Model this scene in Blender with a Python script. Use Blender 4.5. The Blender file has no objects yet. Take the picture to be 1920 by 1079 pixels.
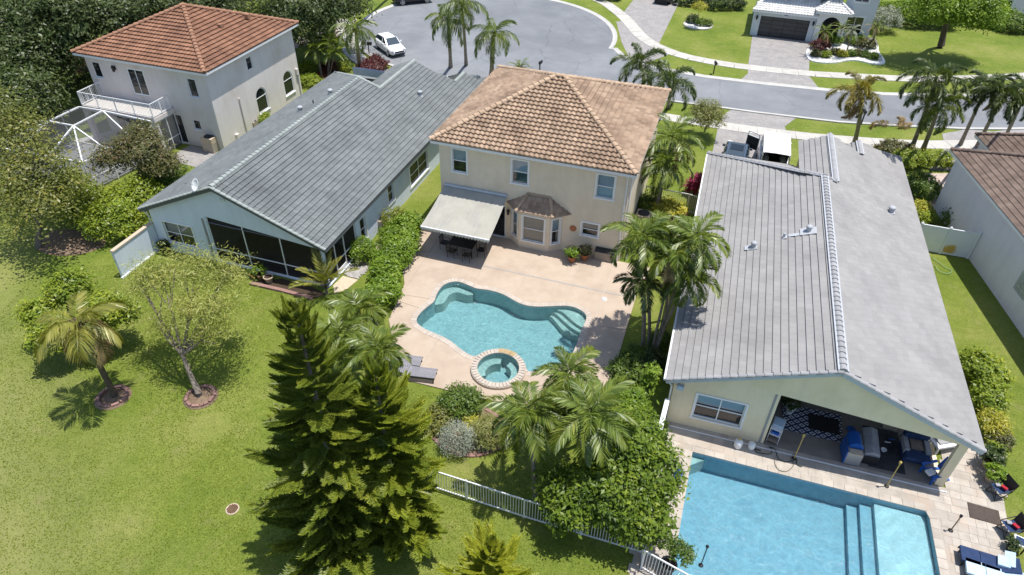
import bpy, bmesh, math, random
import numpy as np
from mathutils import Vector, Matrix
from mathutils.geometry import tessellate_polygon

rnd = random.Random(7)
rng = np.random.default_rng(7)
R = math.radians
PI = math.pi
scn = bpy.context.scene
COL = scn.collection

# ------------------------------------------------------------------ camera
CAMZ = 24.5
cam_d = bpy.data.cameras.new('camera')
cam_o = bpy.data.objects.new('camera', cam_d)
COL.objects.link(cam_o)
cam_o.matrix_world = Matrix.Translation((0, 0, CAMZ)) @ Matrix(((0.948498, -0.208759, 0.238269), (0.316359, 0.585247, -0.746595), (0.016412, 0.783522, 0.621148))).to_4x4()
cam_d.sensor_width = 36.0
cam_d.lens = 36.0 * 1286.0 / 1920.0
cam_d.clip_start = 0.5
cam_d.clip_end = 1000
scn.camera = cam_o
CAMP = Vector((0, 0, CAMZ))

# ------------------------------------------------------------------ light
SUN_DIR = Vector((0.221, 0.082, 1.0)).normalized()      # towards the sun
world = bpy.data.worlds.new('World')
scn.world = world
world.use_nodes = True
wn = world.node_tree
sky = wn.nodes.new('ShaderNodeTexSky')
sky.sky_type = 'NISHITA'
sky.sun_disc = False
sky.sun_elevation = math.asin(SUN_DIR.z)
sky.sun_rotation = math.atan2(SUN_DIR.x, SUN_DIR.y)
sky.air_density = 1.0
sky.dust_density = 1.0
wn.nodes['Background'].inputs['Strength'].default_value = 0.14
wn.links.new(sky.outputs[0], wn.nodes['Background'].inputs['Color'])
sun_d = bpy.data.lights.new('sun', 'SUN')
sun_d.energy = 4.6
sun_d.angle = R(0.5)
sun_d.color = (1.0, 0.96, 0.89)
sun_o = bpy.data.objects.new('sun', sun_d)
COL.objects.link(sun_o)
sun_o.location = (20, 20, 60)
sun_o.rotation_euler = SUN_DIR.to_track_quat('Z', 'Y').to_euler()
scn.view_settings.view_transform = 'Standard'
scn.view_settings.look = 'None'
scn.view_settings.gamma = 1.0
scn.view_settings.exposure = 0.28
scn.view_settings.use_curve_mapping = False

# ------------------------------------------------------------------ materials
MATS = {}
def _nt(name):
    m = bpy.data.materials.new(name)
    m.use_nodes = True
    nt = m.node_tree
    nt.nodes.clear()
    out = nt.nodes.new('ShaderNodeOutputMaterial')
    return m, nt, out

def noise(nt, vec, scale, detail=3, rough=0.55):
    n = nt.nodes.new('ShaderNodeTexNoise')
    n.inputs['Scale'].default_value = scale
    n.inputs['Detail'].default_value = detail
    n.inputs['Roughness'].default_value = rough
    nt.links.new(vec, n.inputs['Vector'])
    return n.outputs['Fac']

def ramp(nt, fac, stops):
    r = nt.nodes.new('ShaderNodeValToRGB')
    el = r.color_ramp.elements
    while len(el) < len(stops):
        el.new(0.5)
    for e, (p, c) in zip(el, stops):
        e.position = p
        e.color = (c[0], c[1], c[2], 1)
    nt.links.new(fac, r.inputs['Fac'])
    return r.outputs['Color']

def mixc(nt, fac, a, b, mode='MIX'):
    n = nt.nodes.new('ShaderNodeMix')
    n.data_type = 'RGBA'
    n.blend_type = mode
    for i, v in ((0, fac), (6, a), (7, b)):
        if hasattr(v, 'links'):
            nt.links.new(v, n.inputs[i])
        elif i == 0:
            n.inputs[0].default_value = v
        else:
            n.inputs[i].default_value = (v[0], v[1], v[2], 1)
    return n.outputs[2]

def mathn(nt, op, a, b=0.0):
    n = nt.nodes.new('ShaderNodeMath')
    n.operation = op
    for i, v in ((0, a), (1, b)):
        if hasattr(v, 'links'):
            nt.links.new(v, n.inputs[i])
        else:
            n.inputs[i].default_value = v
    return n.outputs[0]

def pos(nt):
    return nt.nodes.new('ShaderNodeNewGeometry').outputs['Position']

def mat(name, c1, c2=None, scale=2.0, rough=0.7, spec=0.3, metal=0.0, bump=0.0, bscale=20.0, fine=None, frand=0.0, island=False, c3=None, s3=0.3, streak=0.0):
    """general surface: c1/c2 mixed by noise, c3 large stains, fine grain, per piece variation"""
    if name in MATS:
        return MATS[name]
    m, nt, out = _nt(name)
    b = nt.nodes.new('ShaderNodeBsdfPrincipled')
    b.inputs['Roughness'].default_value = rough
    b.inputs['Specular IOR Level'].default_value = spec
    b.inputs['Metallic'].default_value = metal
    p = pos(nt)
    col = None
    if c2:
        f = noise(nt, p, scale, 5, 0.62)
        col = ramp(nt, f, [(0.32, c1), (0.68, c2)])
    if c3:
        f3 = noise(nt, p, s3, 4, 0.6)
        rr = ramp(nt, f3, [(0.5, (0, 0, 0)), (0.72, (1, 1, 1))])
        col = mixc(nt, rr, col if col else c1, c3)
    if streak:
        mp = nt.nodes.new('ShaderNodeMapping')
        mp.inputs['Scale'].default_value = (1.7, 1.7, 0.3)
        nt.links.new(p, mp.inputs['Vector'])
        st_ = ramp(nt, noise(nt, mp.outputs[0], 1.0, 6, 0.7), [(0.42, (1, 1, 1)), (0.75, (1 - streak, 1 - streak, 1 - streak * 0.9))])
        col = mixc(nt, 1.0, col if col else c1, st_, 'MULTIPLY')
    if frand:
        if island:
            rv = nt.nodes.new('ShaderNodeNewGeometry').outputs['Random Per Island']
        else:
            rv = nt.nodes.new('ShaderNodeObjectInfo').outputs['Random']
        k = ramp(nt, rv, [(0.0, (1 - frand,) * 3), (1.0, (1 + frand * 0.7,) * 3)])
        col = mixc(nt, 1.0, col if col else c1, k, 'MULTIPLY')
    if col:
        nt.links.new(col, b.inputs['Base Color'])
    else:
        b.inputs['Base Color'].default_value = (c1[0], c1[1], c1[2], 1)
    if bump:
        bp = nt.nodes.new('ShaderNodeBump')
        bp.inputs['Strength'].default_value = bump
        bp.inputs['Distance'].default_value = 0.02
        nt.links.new(noise(nt, p, bscale, 4), bp.inputs['Height'])
        nt.links.new(bp.outputs[0], b.inputs['Normal'])
    nt.links.new(b.outputs[0], out.inputs[0])
    MATS[name] = m
    return m

def leafmat(name, dark, light, tip=None, scale=1.1, trans=0.28, gloss=0.06):
    if name in MATS:
        return MATS[name]
    m, nt, out = _nt(name)
    g = nt.nodes.new('ShaderNodeNewGeometry')
    f = noise(nt, g.outputs['Position'], scale, 3)
    k_ = 1.3
    dark, light = tuple(c * k_ for c in dark), tuple(c * k_ for c in light)
    tip = tuple(c * k_ for c in tip) if tip else None
    gloss = gloss * 0.45
    f2 = mathn(nt, 'ADD', mathn(nt, 'MULTIPLY', f, 0.72), mathn(nt, 'MULTIPLY', g.outputs['Random Per Island'], 0.34))
    st = [(0.22, dark), (0.62, light)]
    if tip:
        st.append((0.8, tip))
    col = ramp(nt, f2, st)
    d = nt.nodes.new('ShaderNodeBsdfDiffuse')
    t = nt.nodes.new('ShaderNodeBsdfTranslucent')
    gl = nt.nodes.new('ShaderNodeBsdfGlossy')
    gl.inputs['Roughness'].default_value = 0.42
    mx = nt.nodes.new('ShaderNodeMixShader')
    mx.inputs[0].default_value = trans
    mx2 = nt.nodes.new('ShaderNodeMixShader')
    mx2.inputs[0].default_value = gloss
    nt.links.new(col, d.inputs[0])
    tc = mixc(nt, 1.0, col, (1.15, 1.2, 0.55), 'MULTIPLY')
    nt.links.new(tc, t.inputs[0])
    nt.links.new(d.outputs[0], mx.inputs[1])
    nt.links.new(t.outputs[0], mx.inputs[2])
    nt.links.new(mx.outputs[0], mx2.inputs[1])
    nt.links.new(gl.outputs[0], mx2.inputs[2])
    nt.links.new(mx2.outputs[0], out.inputs[0])
    MATS[name] = m
    return m

def clearmat(name, tint, gloss=0.12, rough=0.03, bump=0.0, bscale=3.0, net=0.0, nscale=1.0):
    """pane, screen or water: tinted transparency under a glossy coat"""
    if name in MATS:
        return MATS[name]
    m, nt, out = _nt(name)
    t = nt.nodes.new('ShaderNodeBsdfTransparent')
    t.inputs[0].default_value = (*tint, 1)
    g = nt.nodes.new('ShaderNodeBsdfGlossy')
    g.inputs['Roughness'].default_value = rough
    mx = nt.nodes.new('ShaderNodeMixShader')
    p = pos(nt)
    if bump:
        bp = nt.nodes.new('ShaderNodeBump')
        bp.inputs['Strength'].default_value = bump
        bp.inputs['Distance'].default_value = 0.10
        nt.links.new(noise(nt, p, bscale, 5, 0.65), bp.inputs['Height'])
        nt.links.new(bp.outputs[0], g.inputs['Normal'])
        fr = nt.nodes.new('ShaderNodeFresnel')
        fr.inputs['IOR'].default_value = 1.33
        nt.links.new(bp.outputs[0], fr.inputs['Normal'])
        nt.links.new(fr.outputs[0], mx.inputs[0])
    else:
        mx.inputs[0].default_value = gloss
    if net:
        # caustic light net painted into the transparent tint as bright noise ridges
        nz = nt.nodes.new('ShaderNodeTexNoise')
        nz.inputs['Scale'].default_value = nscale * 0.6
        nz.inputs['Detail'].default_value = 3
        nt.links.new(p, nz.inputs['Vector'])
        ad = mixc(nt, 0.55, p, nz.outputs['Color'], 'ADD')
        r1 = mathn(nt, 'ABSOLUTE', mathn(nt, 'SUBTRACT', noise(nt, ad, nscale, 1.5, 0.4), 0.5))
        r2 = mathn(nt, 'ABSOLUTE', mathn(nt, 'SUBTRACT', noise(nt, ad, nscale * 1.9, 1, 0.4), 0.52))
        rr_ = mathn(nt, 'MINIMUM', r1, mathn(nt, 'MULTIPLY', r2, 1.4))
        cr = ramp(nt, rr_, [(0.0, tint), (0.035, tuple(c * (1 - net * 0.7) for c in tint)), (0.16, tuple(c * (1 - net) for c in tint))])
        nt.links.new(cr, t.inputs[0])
    nt.links.new(t.outputs[0], mx.inputs[1])
    nt.links.new(g.outputs[0], mx.inputs[2])
    nt.links.new(mx.outputs[0], out.inputs[0])
    MATS[name] = m
    return m

def grassmat():
    m, nt, out = _nt('lawn_grass')
    b = nt.nodes.new('ShaderNodeBsdfPrincipled')
    b.inputs['Roughness'].default_value = 0.85
    b.inputs['Specular IOR Level'].default_value = 0.12
    p = pos(nt)
    c = ramp(nt, noise(nt, p, 0.22, 6, 0.62), [(0.3, (0.112, 0.165, 0.022)), (0.5, (0.165, 0.210, 0.036)), (0.72, (0.240, 0.255, 0.070))])
    c = mixc(nt, 0.75, c, ramp(nt, noise(nt, p, 2.6, 5, 0.7), [(0.3, (0.75, 0.82, 0.7)), (0.7, (1.25, 1.2, 1.3))]), 'MULTIPLY')
    c = mixc(nt, 0.9, c, ramp(nt, noise(nt, p, 14.0, 6, 0.85), [(0.34, (0.38, 0.45, 0.34)), (0.66, (1.6, 1.5, 1.6))]), 'MULTIPLY')
    # thin, dry patches
    d = ramp(nt, noise(nt, p, 0.75, 5, 0.7), [(0.56, (0, 0, 0)), (0.74, (0.5, 0.5, 0.5))])
    c = mixc(nt, d, c, (0.27, 0.24, 0.11))
    # turf colour grows paler and yellower towards the open end of the lawn
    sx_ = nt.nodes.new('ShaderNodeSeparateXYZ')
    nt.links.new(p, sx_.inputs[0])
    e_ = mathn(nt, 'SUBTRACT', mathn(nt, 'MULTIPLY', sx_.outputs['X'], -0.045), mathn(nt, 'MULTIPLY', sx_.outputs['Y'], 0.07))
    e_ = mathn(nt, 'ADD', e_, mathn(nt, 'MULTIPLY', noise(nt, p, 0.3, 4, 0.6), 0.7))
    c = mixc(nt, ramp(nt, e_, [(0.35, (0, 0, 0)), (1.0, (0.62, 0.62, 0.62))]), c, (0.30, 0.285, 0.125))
    nt.links.new(c, b.inputs['Base Color'])
    bp = nt.nodes.new('ShaderNodeBump')
    bp.inputs['Strength'].default_value = 0.9
    bp.inputs['Distance'].default_value = 0.06
    nt.links.new(noise(nt, p, 22.0, 4, 0.75), bp.inputs['Height'])
    nt.links.new(bp.outputs[0], b.inputs['Normal'])
    nt.links.new(b.outputs[0], out.inputs[0])
    MATS['lawn_grass'] = m
    return m

def pavermat(name, c1, c2, joint, sx=0.22, sy=0.11):
    m, nt, out = _nt(name)
    b = nt.nodes.new('ShaderNodeBsdfPrincipled')
    b.inputs['Roughness'].default_value = 0.85
    b.inputs['Specular IOR Level'].default_value = 0.2
    p = pos(nt)
    br = nt.nodes.new('ShaderNodeTexBrick')
    br.inputs['Scale'].default_value = 1.0
    br.inputs['Brick Width'].default_value = sx
    br.inputs['Row Height'].default_value = sy
    br.inputs['Mortar Size'].default_value = 0.008
    br.inputs['Color1'].default_value = (*c1, 1)
    br.inputs['Color2'].default_value = (*c2, 1)
    br.inputs['Mortar'].default_value = (*joint, 1)
    nt.links.new(p, br.inputs['Vector'])
    c = mixc(nt, 0.8, br.outputs['Color'], ramp(nt, noise(nt, p, 0.9, 5, 0.65), [(0.3, (0.78, 0.78, 0.8)), (0.7, (1.12, 1.1, 1.08))]), 'MULTIPLY')
    nt.links.new(c, b.inputs['Base Color'])
    nt.links.new(b.outputs[0], out.inputs[0])
    MATS[name] = m
    return m

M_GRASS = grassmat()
M_ASPH = mat('asphalt', (0.185, 0.195, 0.212), (0.225, 0.235, 0.252), 0.5, 0.9, 0.15, bump=0.3, bscale=60, c3=(0.165, 0.175, 0.19), s3=0.16)
def asphalt_wear(m):
    nt = m.node_tree
    b = [n for n in nt.nodes if n.type == 'BSDF_PRINCIPLED'][0]
    src = b.inputs['Base Color'].links[0].from_socket
    p = pos(nt)
    v = nt.nodes.new('ShaderNodeTexVoronoi')
    v.feature = 'DISTANCE_TO_EDGE'
    v.inputs['Scale'].default_value = 0.16
    nz = nt.nodes.new('ShaderNodeTexNoise')
    nz.inputs['Scale'].default_value = 0.7
    nz.inputs['Detail'].default_value = 6
    nt.links.new(p, nz.inputs['Vector'])
    nt.links.new(mixc(nt, 0.75, p, nz.outputs['Color'], 'ADD'), v.inputs['Vector'])
    cr = ramp(nt, v.outputs['Distance'], [(0.0, (1, 1, 1)), (0.006, (0, 0, 0))])
    c = mixc(nt, mixc(nt, 0.55, (0, 0, 0), cr), src, (0.09, 0.095, 0.10))
    v2 = noise(nt, p, 1.5, 3, 0.5)
    sp = ramp(nt, v2, [(0.70, (0, 0, 0)), (0.76, (0.5, 0.5, 0.5))])
    c = mixc(nt, sp, c, (0.10, 0.10, 0.105))
    w = noise(nt, p, 0.06, 3, 0.5)
    c = mixc(nt, 1.0, c, ramp(nt, w, [(0.35, (0.9, 0.9, 0.9)), (0.65, (1.1, 1.1, 1.09))]), 'MULTIPLY')
    nt.links.new(c, b.inputs['Base Color'])
asphalt_wear(M_ASPH)
M_CONC = mat('pale_concrete', (0.42, 0.40, 0.365), (0.52, 0.50, 0.46), 1.4, 0.85, 0.2, frand=0.07)
M_KERB = mat('kerb_concrete', (0.43, 0.42, 0.395), (0.51, 0.50, 0.475), 1.2, 0.85, 0.2)
M_PAVER = pavermat('driveway_pavers', (0.29, 0.275, 0.27), (0.36, 0.345, 0.335), (0.22, 0.21, 0.20))
M_PAVER_PINK = pavermat('pink_pavers', (0.46, 0.37, 0.33), (0.55, 0.46, 0.41), (0.36, 0.30, 0.27))
M_DECK = mat('peach_deck', (0.42, 0.335, 0.26), (0.485, 0.395, 0.315), 1.1, 0.8, 0.25, bump=0.15, bscale=40, frand=0.03, c3=(0.385, 0.305, 0.24), s3=0.5)
M_COPING = mat('coping_stone', (0.43, 0.37, 0.315), (0.50, 0.44, 0.38), 3.0, 0.75, 0.25, frand=0.1, island=True)
M_TRAV = mat('travertine', (0.37, 0.325, 0.28), (0.465, 0.42, 0.365), 2.2, 0.6, 0.3, frand=0.12, c3=(0.45, 0.36, 0.29), s3=0.9)
M_TRAV_S = mat('travertine_small', (0.37, 0.325, 0.28), (0.465, 0.42, 0.365), 2.2, 0.6, 0.3, frand=0.12, island=True)
M_WHITE = mat('white_paint', (0.74, 0.75, 0.76), (0.80, 0.80, 0.80), 2.0, 0.45, 0.4)
M_ALU = mat('white_aluminium', (0.78, 0.79, 0.80), None, rough=0.35, spec=0.5)
M_TANW = mat('tan_stucco', (0.74, 0.635, 0.49), (0.79, 0.685, 0.54), 1.3, 0.9, 0.15, bump=0.25, bscale=45, c3=(0.71, 0.60, 0.46), s3=0.6, streak=0.10)
M_CREAMW = mat('cream_stucco', (0.80, 0.68, 0.47), (0.85, 0.73, 0.52), 1.0, 0.9, 0.15, bump=0.25, bscale=45, c3=(0.74, 0.64, 0.42), s3=0.7, streak=0.10)
M_BLUEW = mat('pale_blue_stucco', (0.64, 0.71, 0.83), (0.69, 0.76, 0.87), 1.0, 0.9, 0.15, bump=0.25, bscale=45, streak=0.10)
M_PINKW = mat('pale_pink_stucco', (0.70, 0.645, 0.62), (0.76, 0.70, 0.67), 0.8, 0.9, 0.15, bump=0.25, bscale=45, c3=(0.63, 0.56, 0.50), s3=0.4, streak=0.10)
M_GREYW = mat('white_stucco', (0.72, 0.69, 0.77), (0.77, 0.745, 0.82), 0.8, 0.9, 0.15, bump=0.25, bscale=45, streak=0.10)
M_FWALL = mat('light_blue_grey_stucco', (0.56, 0.60, 0.64), (0.62, 0.65, 0.69), 0.8, 0.9, 0.15)
M_UNDER = mat('roof_underlay', (0.10, 0.09, 0.085), (0.13, 0.12, 0.11), 2.0, 0.9, 0.1)
M_TERRA = mat('terracotta_tile', (0.215, 0.112, 0.072), (0.295, 0.158, 0.102), 0.9, 0.85, 0.2, frand=0.22, island=True, c3=(0.20, 0.105, 0.07), s3=0.35)
M_TANT = mat('tan_tile', (0.315, 0.22, 0.155), (0.44, 0.325, 0.235), 1.2, 0.85, 0.2, frand=0.22, c3=(0.20, 0.135, 0.095), s3=0.6)
M_TANT_S = mat('tan_tile_small', (0.315, 0.22, 0.155), (0.44, 0.325, 0.235), 1.2, 0.85, 0.2, frand=0.22, island=True, c3=(0.20, 0.135, 0.095), s3=0.6)
M_TANCAP = mat('tan_ridge_cap', (0.40, 0.285, 0.195), (0.49, 0.36, 0.255), 1.2, 0.85, 0.2, frand=0.12, island=True)
M_GRT = mat('grey_green_tile', (0.18, 0.198, 0.202), (0.25, 0.268, 0.268), 1.0, 0.75, 0.3, frand=0.12, c3=(0.158, 0.172, 0.176), s3=0.5)
M_GRT_S = mat('grey_green_tile_small', (0.18, 0.198, 0.202), (0.25, 0.268, 0.268), 1.0, 0.75, 0.3, frand=0.12, island=True, c3=(0.165, 0.18, 0.185), s3=0.5)
M_GRT_DARK = mat('mildewed_tile', (0.035, 0.04, 0.04), (0.16, 0.18, 0.17), 0.8, 0.8, 0.25, frand=0.15, island=True)
M_GRCAP = mat('grey_green_cap', (0.27, 0.30, 0.29), (0.33, 0.36, 0.345), 1.0, 0.75, 0.3, frand=0.06, island=True)
M_SLT = mat('flat_grey_tile', (0.262, 0.255, 0.252), (0.308, 0.30, 0.295), 0.8, 0.8, 0.25, frand=0.06, c3=(0.235, 0.228, 0.226), s3=0.35)
M_SLT_S = mat('flat_grey_tile_small', (0.262, 0.255, 0.252), (0.308, 0.30, 0.295), 0.8, 0.8, 0.25, frand=0.06, c3=(0.235, 0.228, 0.226), s3=0.35, island=True)
M_SLCAP = mat('pale_mortar_cap', (0.29, 0.29, 0.30), (0.35, 0.35, 0.36), 1.0, 0.8, 0.25, frand=0.1, island=True)
M_SLMORT = mat('ridge_mortar', (0.38, 0.40, 0.43), (0.44, 0.46, 0.49), 3.0, 0.85, 0.2)
M_BRT = mat('brown_tile', (0.135, 0.098, 0.080), (0.22, 0.165, 0.135), 1.0, 0.85, 0.2, frand=0.2, island=True)
M_WHT = mat('white_tile', (0.60, 0.59, 0.57), (0.72, 0.71, 0.70), 1.0, 0.7, 0.3, frand=0.1, island=True)
M_FASC_B = mat('grey_blue_fascia', (0.44, 0.48, 0.52), (0.50, 0.54, 0.58), 2.0, 0.6, 0.3)
M_DARK = mat('dark_interior', (0.035, 0.037, 0.042), (0.06, 0.06, 0.065), 2.0, 0.8, 0.2)
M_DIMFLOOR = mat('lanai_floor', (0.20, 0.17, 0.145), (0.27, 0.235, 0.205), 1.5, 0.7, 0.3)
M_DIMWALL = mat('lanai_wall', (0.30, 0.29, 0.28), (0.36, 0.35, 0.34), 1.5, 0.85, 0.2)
M_BLIND = mat('window_blind', (0.55, 0.66, 0.76), (0.62, 0.72, 0.80), 1.5, 0.7, 0.3)
M_SHADE = mat('tan_roller_blind', (0.42, 0.36, 0.29), (0.48, 0.42, 0.34), 1.5, 0.8, 0.2)
M_GLASS = clearmat('window_glass', (0.62, 0.68, 0.72), 0.10, 0.02)
M_SCREEN = clearmat('insect_screen', (0.42, 0.42, 0.44), 0.03, 0.5)
M_CAGE = clearmat('cage_screen', (0.60, 0.62, 0.66), 0.12, 0.5)
M_BLACKG = mat('black_glass', (0.012, 0.016, 0.02), None, rough=0.06, spec=0.6)
M_DGLASS = mat('tinted_glass', (0.03, 0.055, 0.08), None, rough=0.06, spec=0.7)
M_BLACK = mat('black_metal', (0.018, 0.018, 0.02), None, rough=0.45, spec=0.4)
M_RUBBER = mat('rubber', (0.02, 0.02, 0.021), None, rough=0.8, spec=0.2)
M_CHROME = mat('alloy', (0.55, 0.56, 0.58), None, rough=0.25, metal=1.0)
M_CARW = mat('white_car_paint', (0.78, 0.79, 0.80), None, rough=0.18, spec=0.55)
M_CARD = mat('dark_car_paint', (0.018, 0.018, 0.022), None, rough=0.15, spec=0.6)
M_CARG = mat('slate_car_paint', (0.045, 0.06, 0.075), None, rough=0.15, spec=0.6)
M_LAMP = mat('lamp_lens', (0.7, 0.72, 0.75), None, rough=0.1, spec=0.6)
M_TAIL = mat('red_lens', (0.35, 0.02, 0.02), None, rough=0.15, spec=0.6)
M_TERRAC = mat('terracotta_pot', (0.40, 0.155, 0.07), (0.46, 0.20, 0.10), 6.0, 0.8, 0.2)
M_CLAYLT = mat('pale_clay', (0.50, 0.40, 0.30), (0.55, 0.45, 0.35), 6.0, 0.8, 0.2)
M_SOIL = mat('soil', (0.05, 0.036, 0.026), (0.085, 0.06, 0.043), 8.0, 0.95, 0.1, bump=0.5, bscale=30)
M_MULCH = mat('red_mulch', (0.22, 0.060, 0.030), (0.32, 0.10, 0.055), 7.0, 0.95, 0.1, bump=0.6, bscale=40)
M_BROWNMULCH = mat('brown_mulch', (0.16, 0.11, 0.075), (0.26, 0.19, 0.13), 5.0, 0.95, 0.1, bump=0.6, bscale=40)
M_ROCK = mat('white_gravel', (0.52, 0.51, 0.49), (0.80, 0.79, 0.77), 12.0, 0.9, 0.2, bump=0.8, bscale=25)
M_BEIGEROCK = mat('beige_gravel', (0.46, 0.38, 0.27), (0.60, 0.51, 0.39), 9.0, 0.9, 0.2, bump=0.8, bscale=25)
M_EDGE = mat('mauve_edging', (0.25, 0.145, 0.125), (0.33, 0.20, 0.175), 5.0, 0.9, 0.2, frand=0.2)
M_BARK = mat('grey_bark', (0.13, 0.105, 0.085), (0.22, 0.19, 0.165), 6.0, 0.95, 0.1, bump=0.8, bscale=18)
M_PALMBARK = mat('palm_bark', (0.17, 0.145, 0.12), (0.29, 0.26, 0.225), 5.0, 0.9, 0.15, bump=0.7, bscale=14)
M_DARKBARK = mat('dark_bark', (0.075, 0.058, 0.045), (0.13, 0.105, 0.085), 7.0, 0.95, 0.1, bump=0.8, bscale=18)
M_SHAFT = mat('green_crownshaft', (0.16, 0.20, 0.05), (0.22, 0.25, 0.08), 3.0, 0.5, 0.4)
M_CANVAS = mat('cream_canvas', (0.57, 0.535, 0.46), (0.63, 0.60, 0.53), 1.6, 0.9, 0.1)
M_STEEL = mat('grey_steel', (0.38, 0.40, 0.42), None, rough=0.4, metal=0.6)
M_WICKER = mat('grey_wicker', (0.20, 0.195, 0.22), (0.29, 0.285, 0.31), 20.0, 0.7, 0.2)
M_NAVY = mat('navy_cushion', (0.020, 0.038, 0.095), (0.03, 0.055, 0.13), 4.0, 0.8, 0.2)
M_BLUEPL = mat('blue_plastic', (0.012, 0.10, 0.42), (0.015, 0.12, 0.46), 3.0, 0.35, 0.45)
M_LBLUE = mat('pale_blue_cloth', (0.42, 0.55, 0.66), (0.50, 0.62, 0.72), 4.0, 0.9, 0.1)
M_GREYCL = mat('grey_cloth', (0.27, 0.27, 0.29), (0.36, 0.36, 0.37), 4.0, 0.9, 0.1)
M_TAUPE = mat('taupe_cloth', (0.20, 0.16, 0.13), (0.25, 0.205, 0.17), 4.0, 0.9, 0.1)
M_BLUEMET = mat('blue_enamel', (0.01, 0.09, 0.36), None, rough=0.2, spec=0.6)
M_BAMBOO = mat('bamboo', (0.50, 0.36, 0.10), (0.58, 0.43, 0.15), 9.0, 0.6, 0.3)
M_RED = mat('red_cloth', (0.32, 0.02, 0.035), (0.40, 0.035, 0.05), 5.0, 0.9, 0.1)
M_MAT = mat('brown_doormat', (0.070, 0.055, 0.048), (0.10, 0.08, 0.07), 9.0, 0.95, 0.1)
M_GARAGE = mat('charcoal_door', (0.058, 0.055, 0.057), (0.078, 0.074, 0.075), 3.0, 0.55, 0.35, frand=0.12)
M_PLASTER = mat('pool_plaster', (0.31, 0.43, 0.44), (0.37, 0.495, 0.50), 1.4, 0.8, 0.2)
M_PLASTER2 = mat('lap_pool_plaster', (0.24, 0.375, 0.46), (0.29, 0.435, 0.515), 1.0, 0.8, 0.2)
M_STEP = mat('step_plaster', (0.42, 0.48, 0.44), (0.48, 0.54, 0.50), 1.4, 0.8, 0.2)
M_LEDGE = mat('ledge_plaster', (0.43, 0.53, 0.57), (0.49, 0.59, 0.62), 1.4, 0.8, 0.2)
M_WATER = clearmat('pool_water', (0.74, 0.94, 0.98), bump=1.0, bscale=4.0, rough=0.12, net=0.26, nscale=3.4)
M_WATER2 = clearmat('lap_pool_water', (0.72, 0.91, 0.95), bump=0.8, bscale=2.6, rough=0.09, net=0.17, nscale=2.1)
M_GOLDT = mat('gold_mosaic', (0.36, 0.25, 0.11), (0.44, 0.32, 0.17), 9.0, 0.4, 0.4)
M_FENCE_W = mat('white_vinyl', (0.70, 0.73, 0.76), (0.76, 0.78, 0.80), 2.0, 0.4, 0.4)
M_WOOD = mat('brown_wood', (0.19, 0.11, 0.06), (0.26, 0.16, 0.095), 4.0, 0.85, 0.2)
M_BLOCK = mat('glass_block', (0.34, 0.37, 0.40), (0.42, 0.45, 0.48), 5.0, 0.2, 0.5, frand=0.15)

L_OAK = leafmat('oak_leaves', (0.018, 0.032, 0.010), (0.060, 0.085, 0.024), (0.10, 0.125, 0.04), 0.5)
L_OLIVE = leafmat('olive_leaves', (0.05, 0.066, 0.016), (0.14, 0.15, 0.032), (0.24, 0.20, 0.04), 0.5)
L_RUSSET = leafmat('russet_leaves', (0.045, 0.060, 0.016), (0.105, 0.105, 0.036), (0.17, 0.105, 0.06), 0.9)
L_LIME = leafmat('lime_leaves', (0.060, 0.105, 0.010), (0.185, 0.235, 0.022), (0.30, 0.31, 0.035), 0.8)
L_HEDGE = leafmat('hedge_leaves', (0.045, 0.095, 0.008), (0.135, 0.205, 0.018), (0.21, 0.27, 0.035), 1.2, gloss=0.05)
L_GREEN = leafmat('mid_green_leaves', (0.028, 0.060, 0.010), (0.090, 0.140, 0.022), (0.15, 0.19, 0.03), 0.9, gloss=0.05)
L_YELLOW = leafmat('yellow_croton_leaves', (0.10, 0.13, 0.015), (0.33, 0.31, 0.035), (0.50, 0.42, 0.06), 1.5)
L_FEATH = leafmat('feathery_leaves', (0.13, 0.155, 0.03), (0.25, 0.265, 0.06), (0.34, 0.32, 0.10), 0.7)
L_SILVER = leafmat('silver_leaves', (0.13, 0.15, 0.12), (0.25, 0.27, 0.22), (0.34, 0.36, 0.31), 1.5)
L_BURG = leafmat('burgundy_leaves', (0.030, 0.012, 0.012), (0.095, 0.028, 0.028), (0.15, 0.05, 0.04), 1.5)
L_PINKL = leafmat('pink_ti_leaves', (0.09, 0.012, 0.03), (0.28, 0.03, 0.085), (0.38, 0.09, 0.14), 1.5)
L_PALM = leafmat('palm_leaflets', (0.030, 0.062, 0.008), (0.125, 0.165, 0.020), (0.215, 0.23, 0.04), 0.8, gloss=0.12)
L_PALMY = leafmat('areca_leaflets', (0.045, 0.080, 0.012), (0.145, 0.190, 0.028), (0.22, 0.235, 0.05), 0.8, gloss=0.12)
L_PALMD = leafmat('foxtail_leaflets', (0.025, 0.046, 0.012), (0.080, 0.110, 0.028), (0.14, 0.16, 0.05), 0.8, gloss=0.10)
L_PALMDRY = leafmat('dry_frond', (0.20, 0.135, 0.065), (0.31, 0.225, 0.12), (0.36, 0.28, 0.17), 0.8, gloss=0.05)
L_COCO = leafmat('coconut_leaflets', (0.10, 0.12, 0.02), (0.22, 0.215, 0.04), (0.30, 0.26, 0.06), 0.8, gloss=0.10)
L_PINE = leafmat('pine_needles', (0.038, 0.070, 0.010), (0.150, 0.185, 0.022), (0.26, 0.27, 0.032), 0.6, trans=0.25, gloss=0.05)
L_PINEY = leafmat('young_pine_needles', (0.11, 0.145, 0.012), (0.29, 0.31, 0.026), (0.38, 0.38, 0.04), 0.8, trans=0.3, gloss=0.05)
L_DARKSH = leafmat('dark_shrub_leaves', (0.012, 0.026, 0.008), (0.045, 0.070, 0.018), (0.08, 0.11, 0.03), 1.0)

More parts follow.
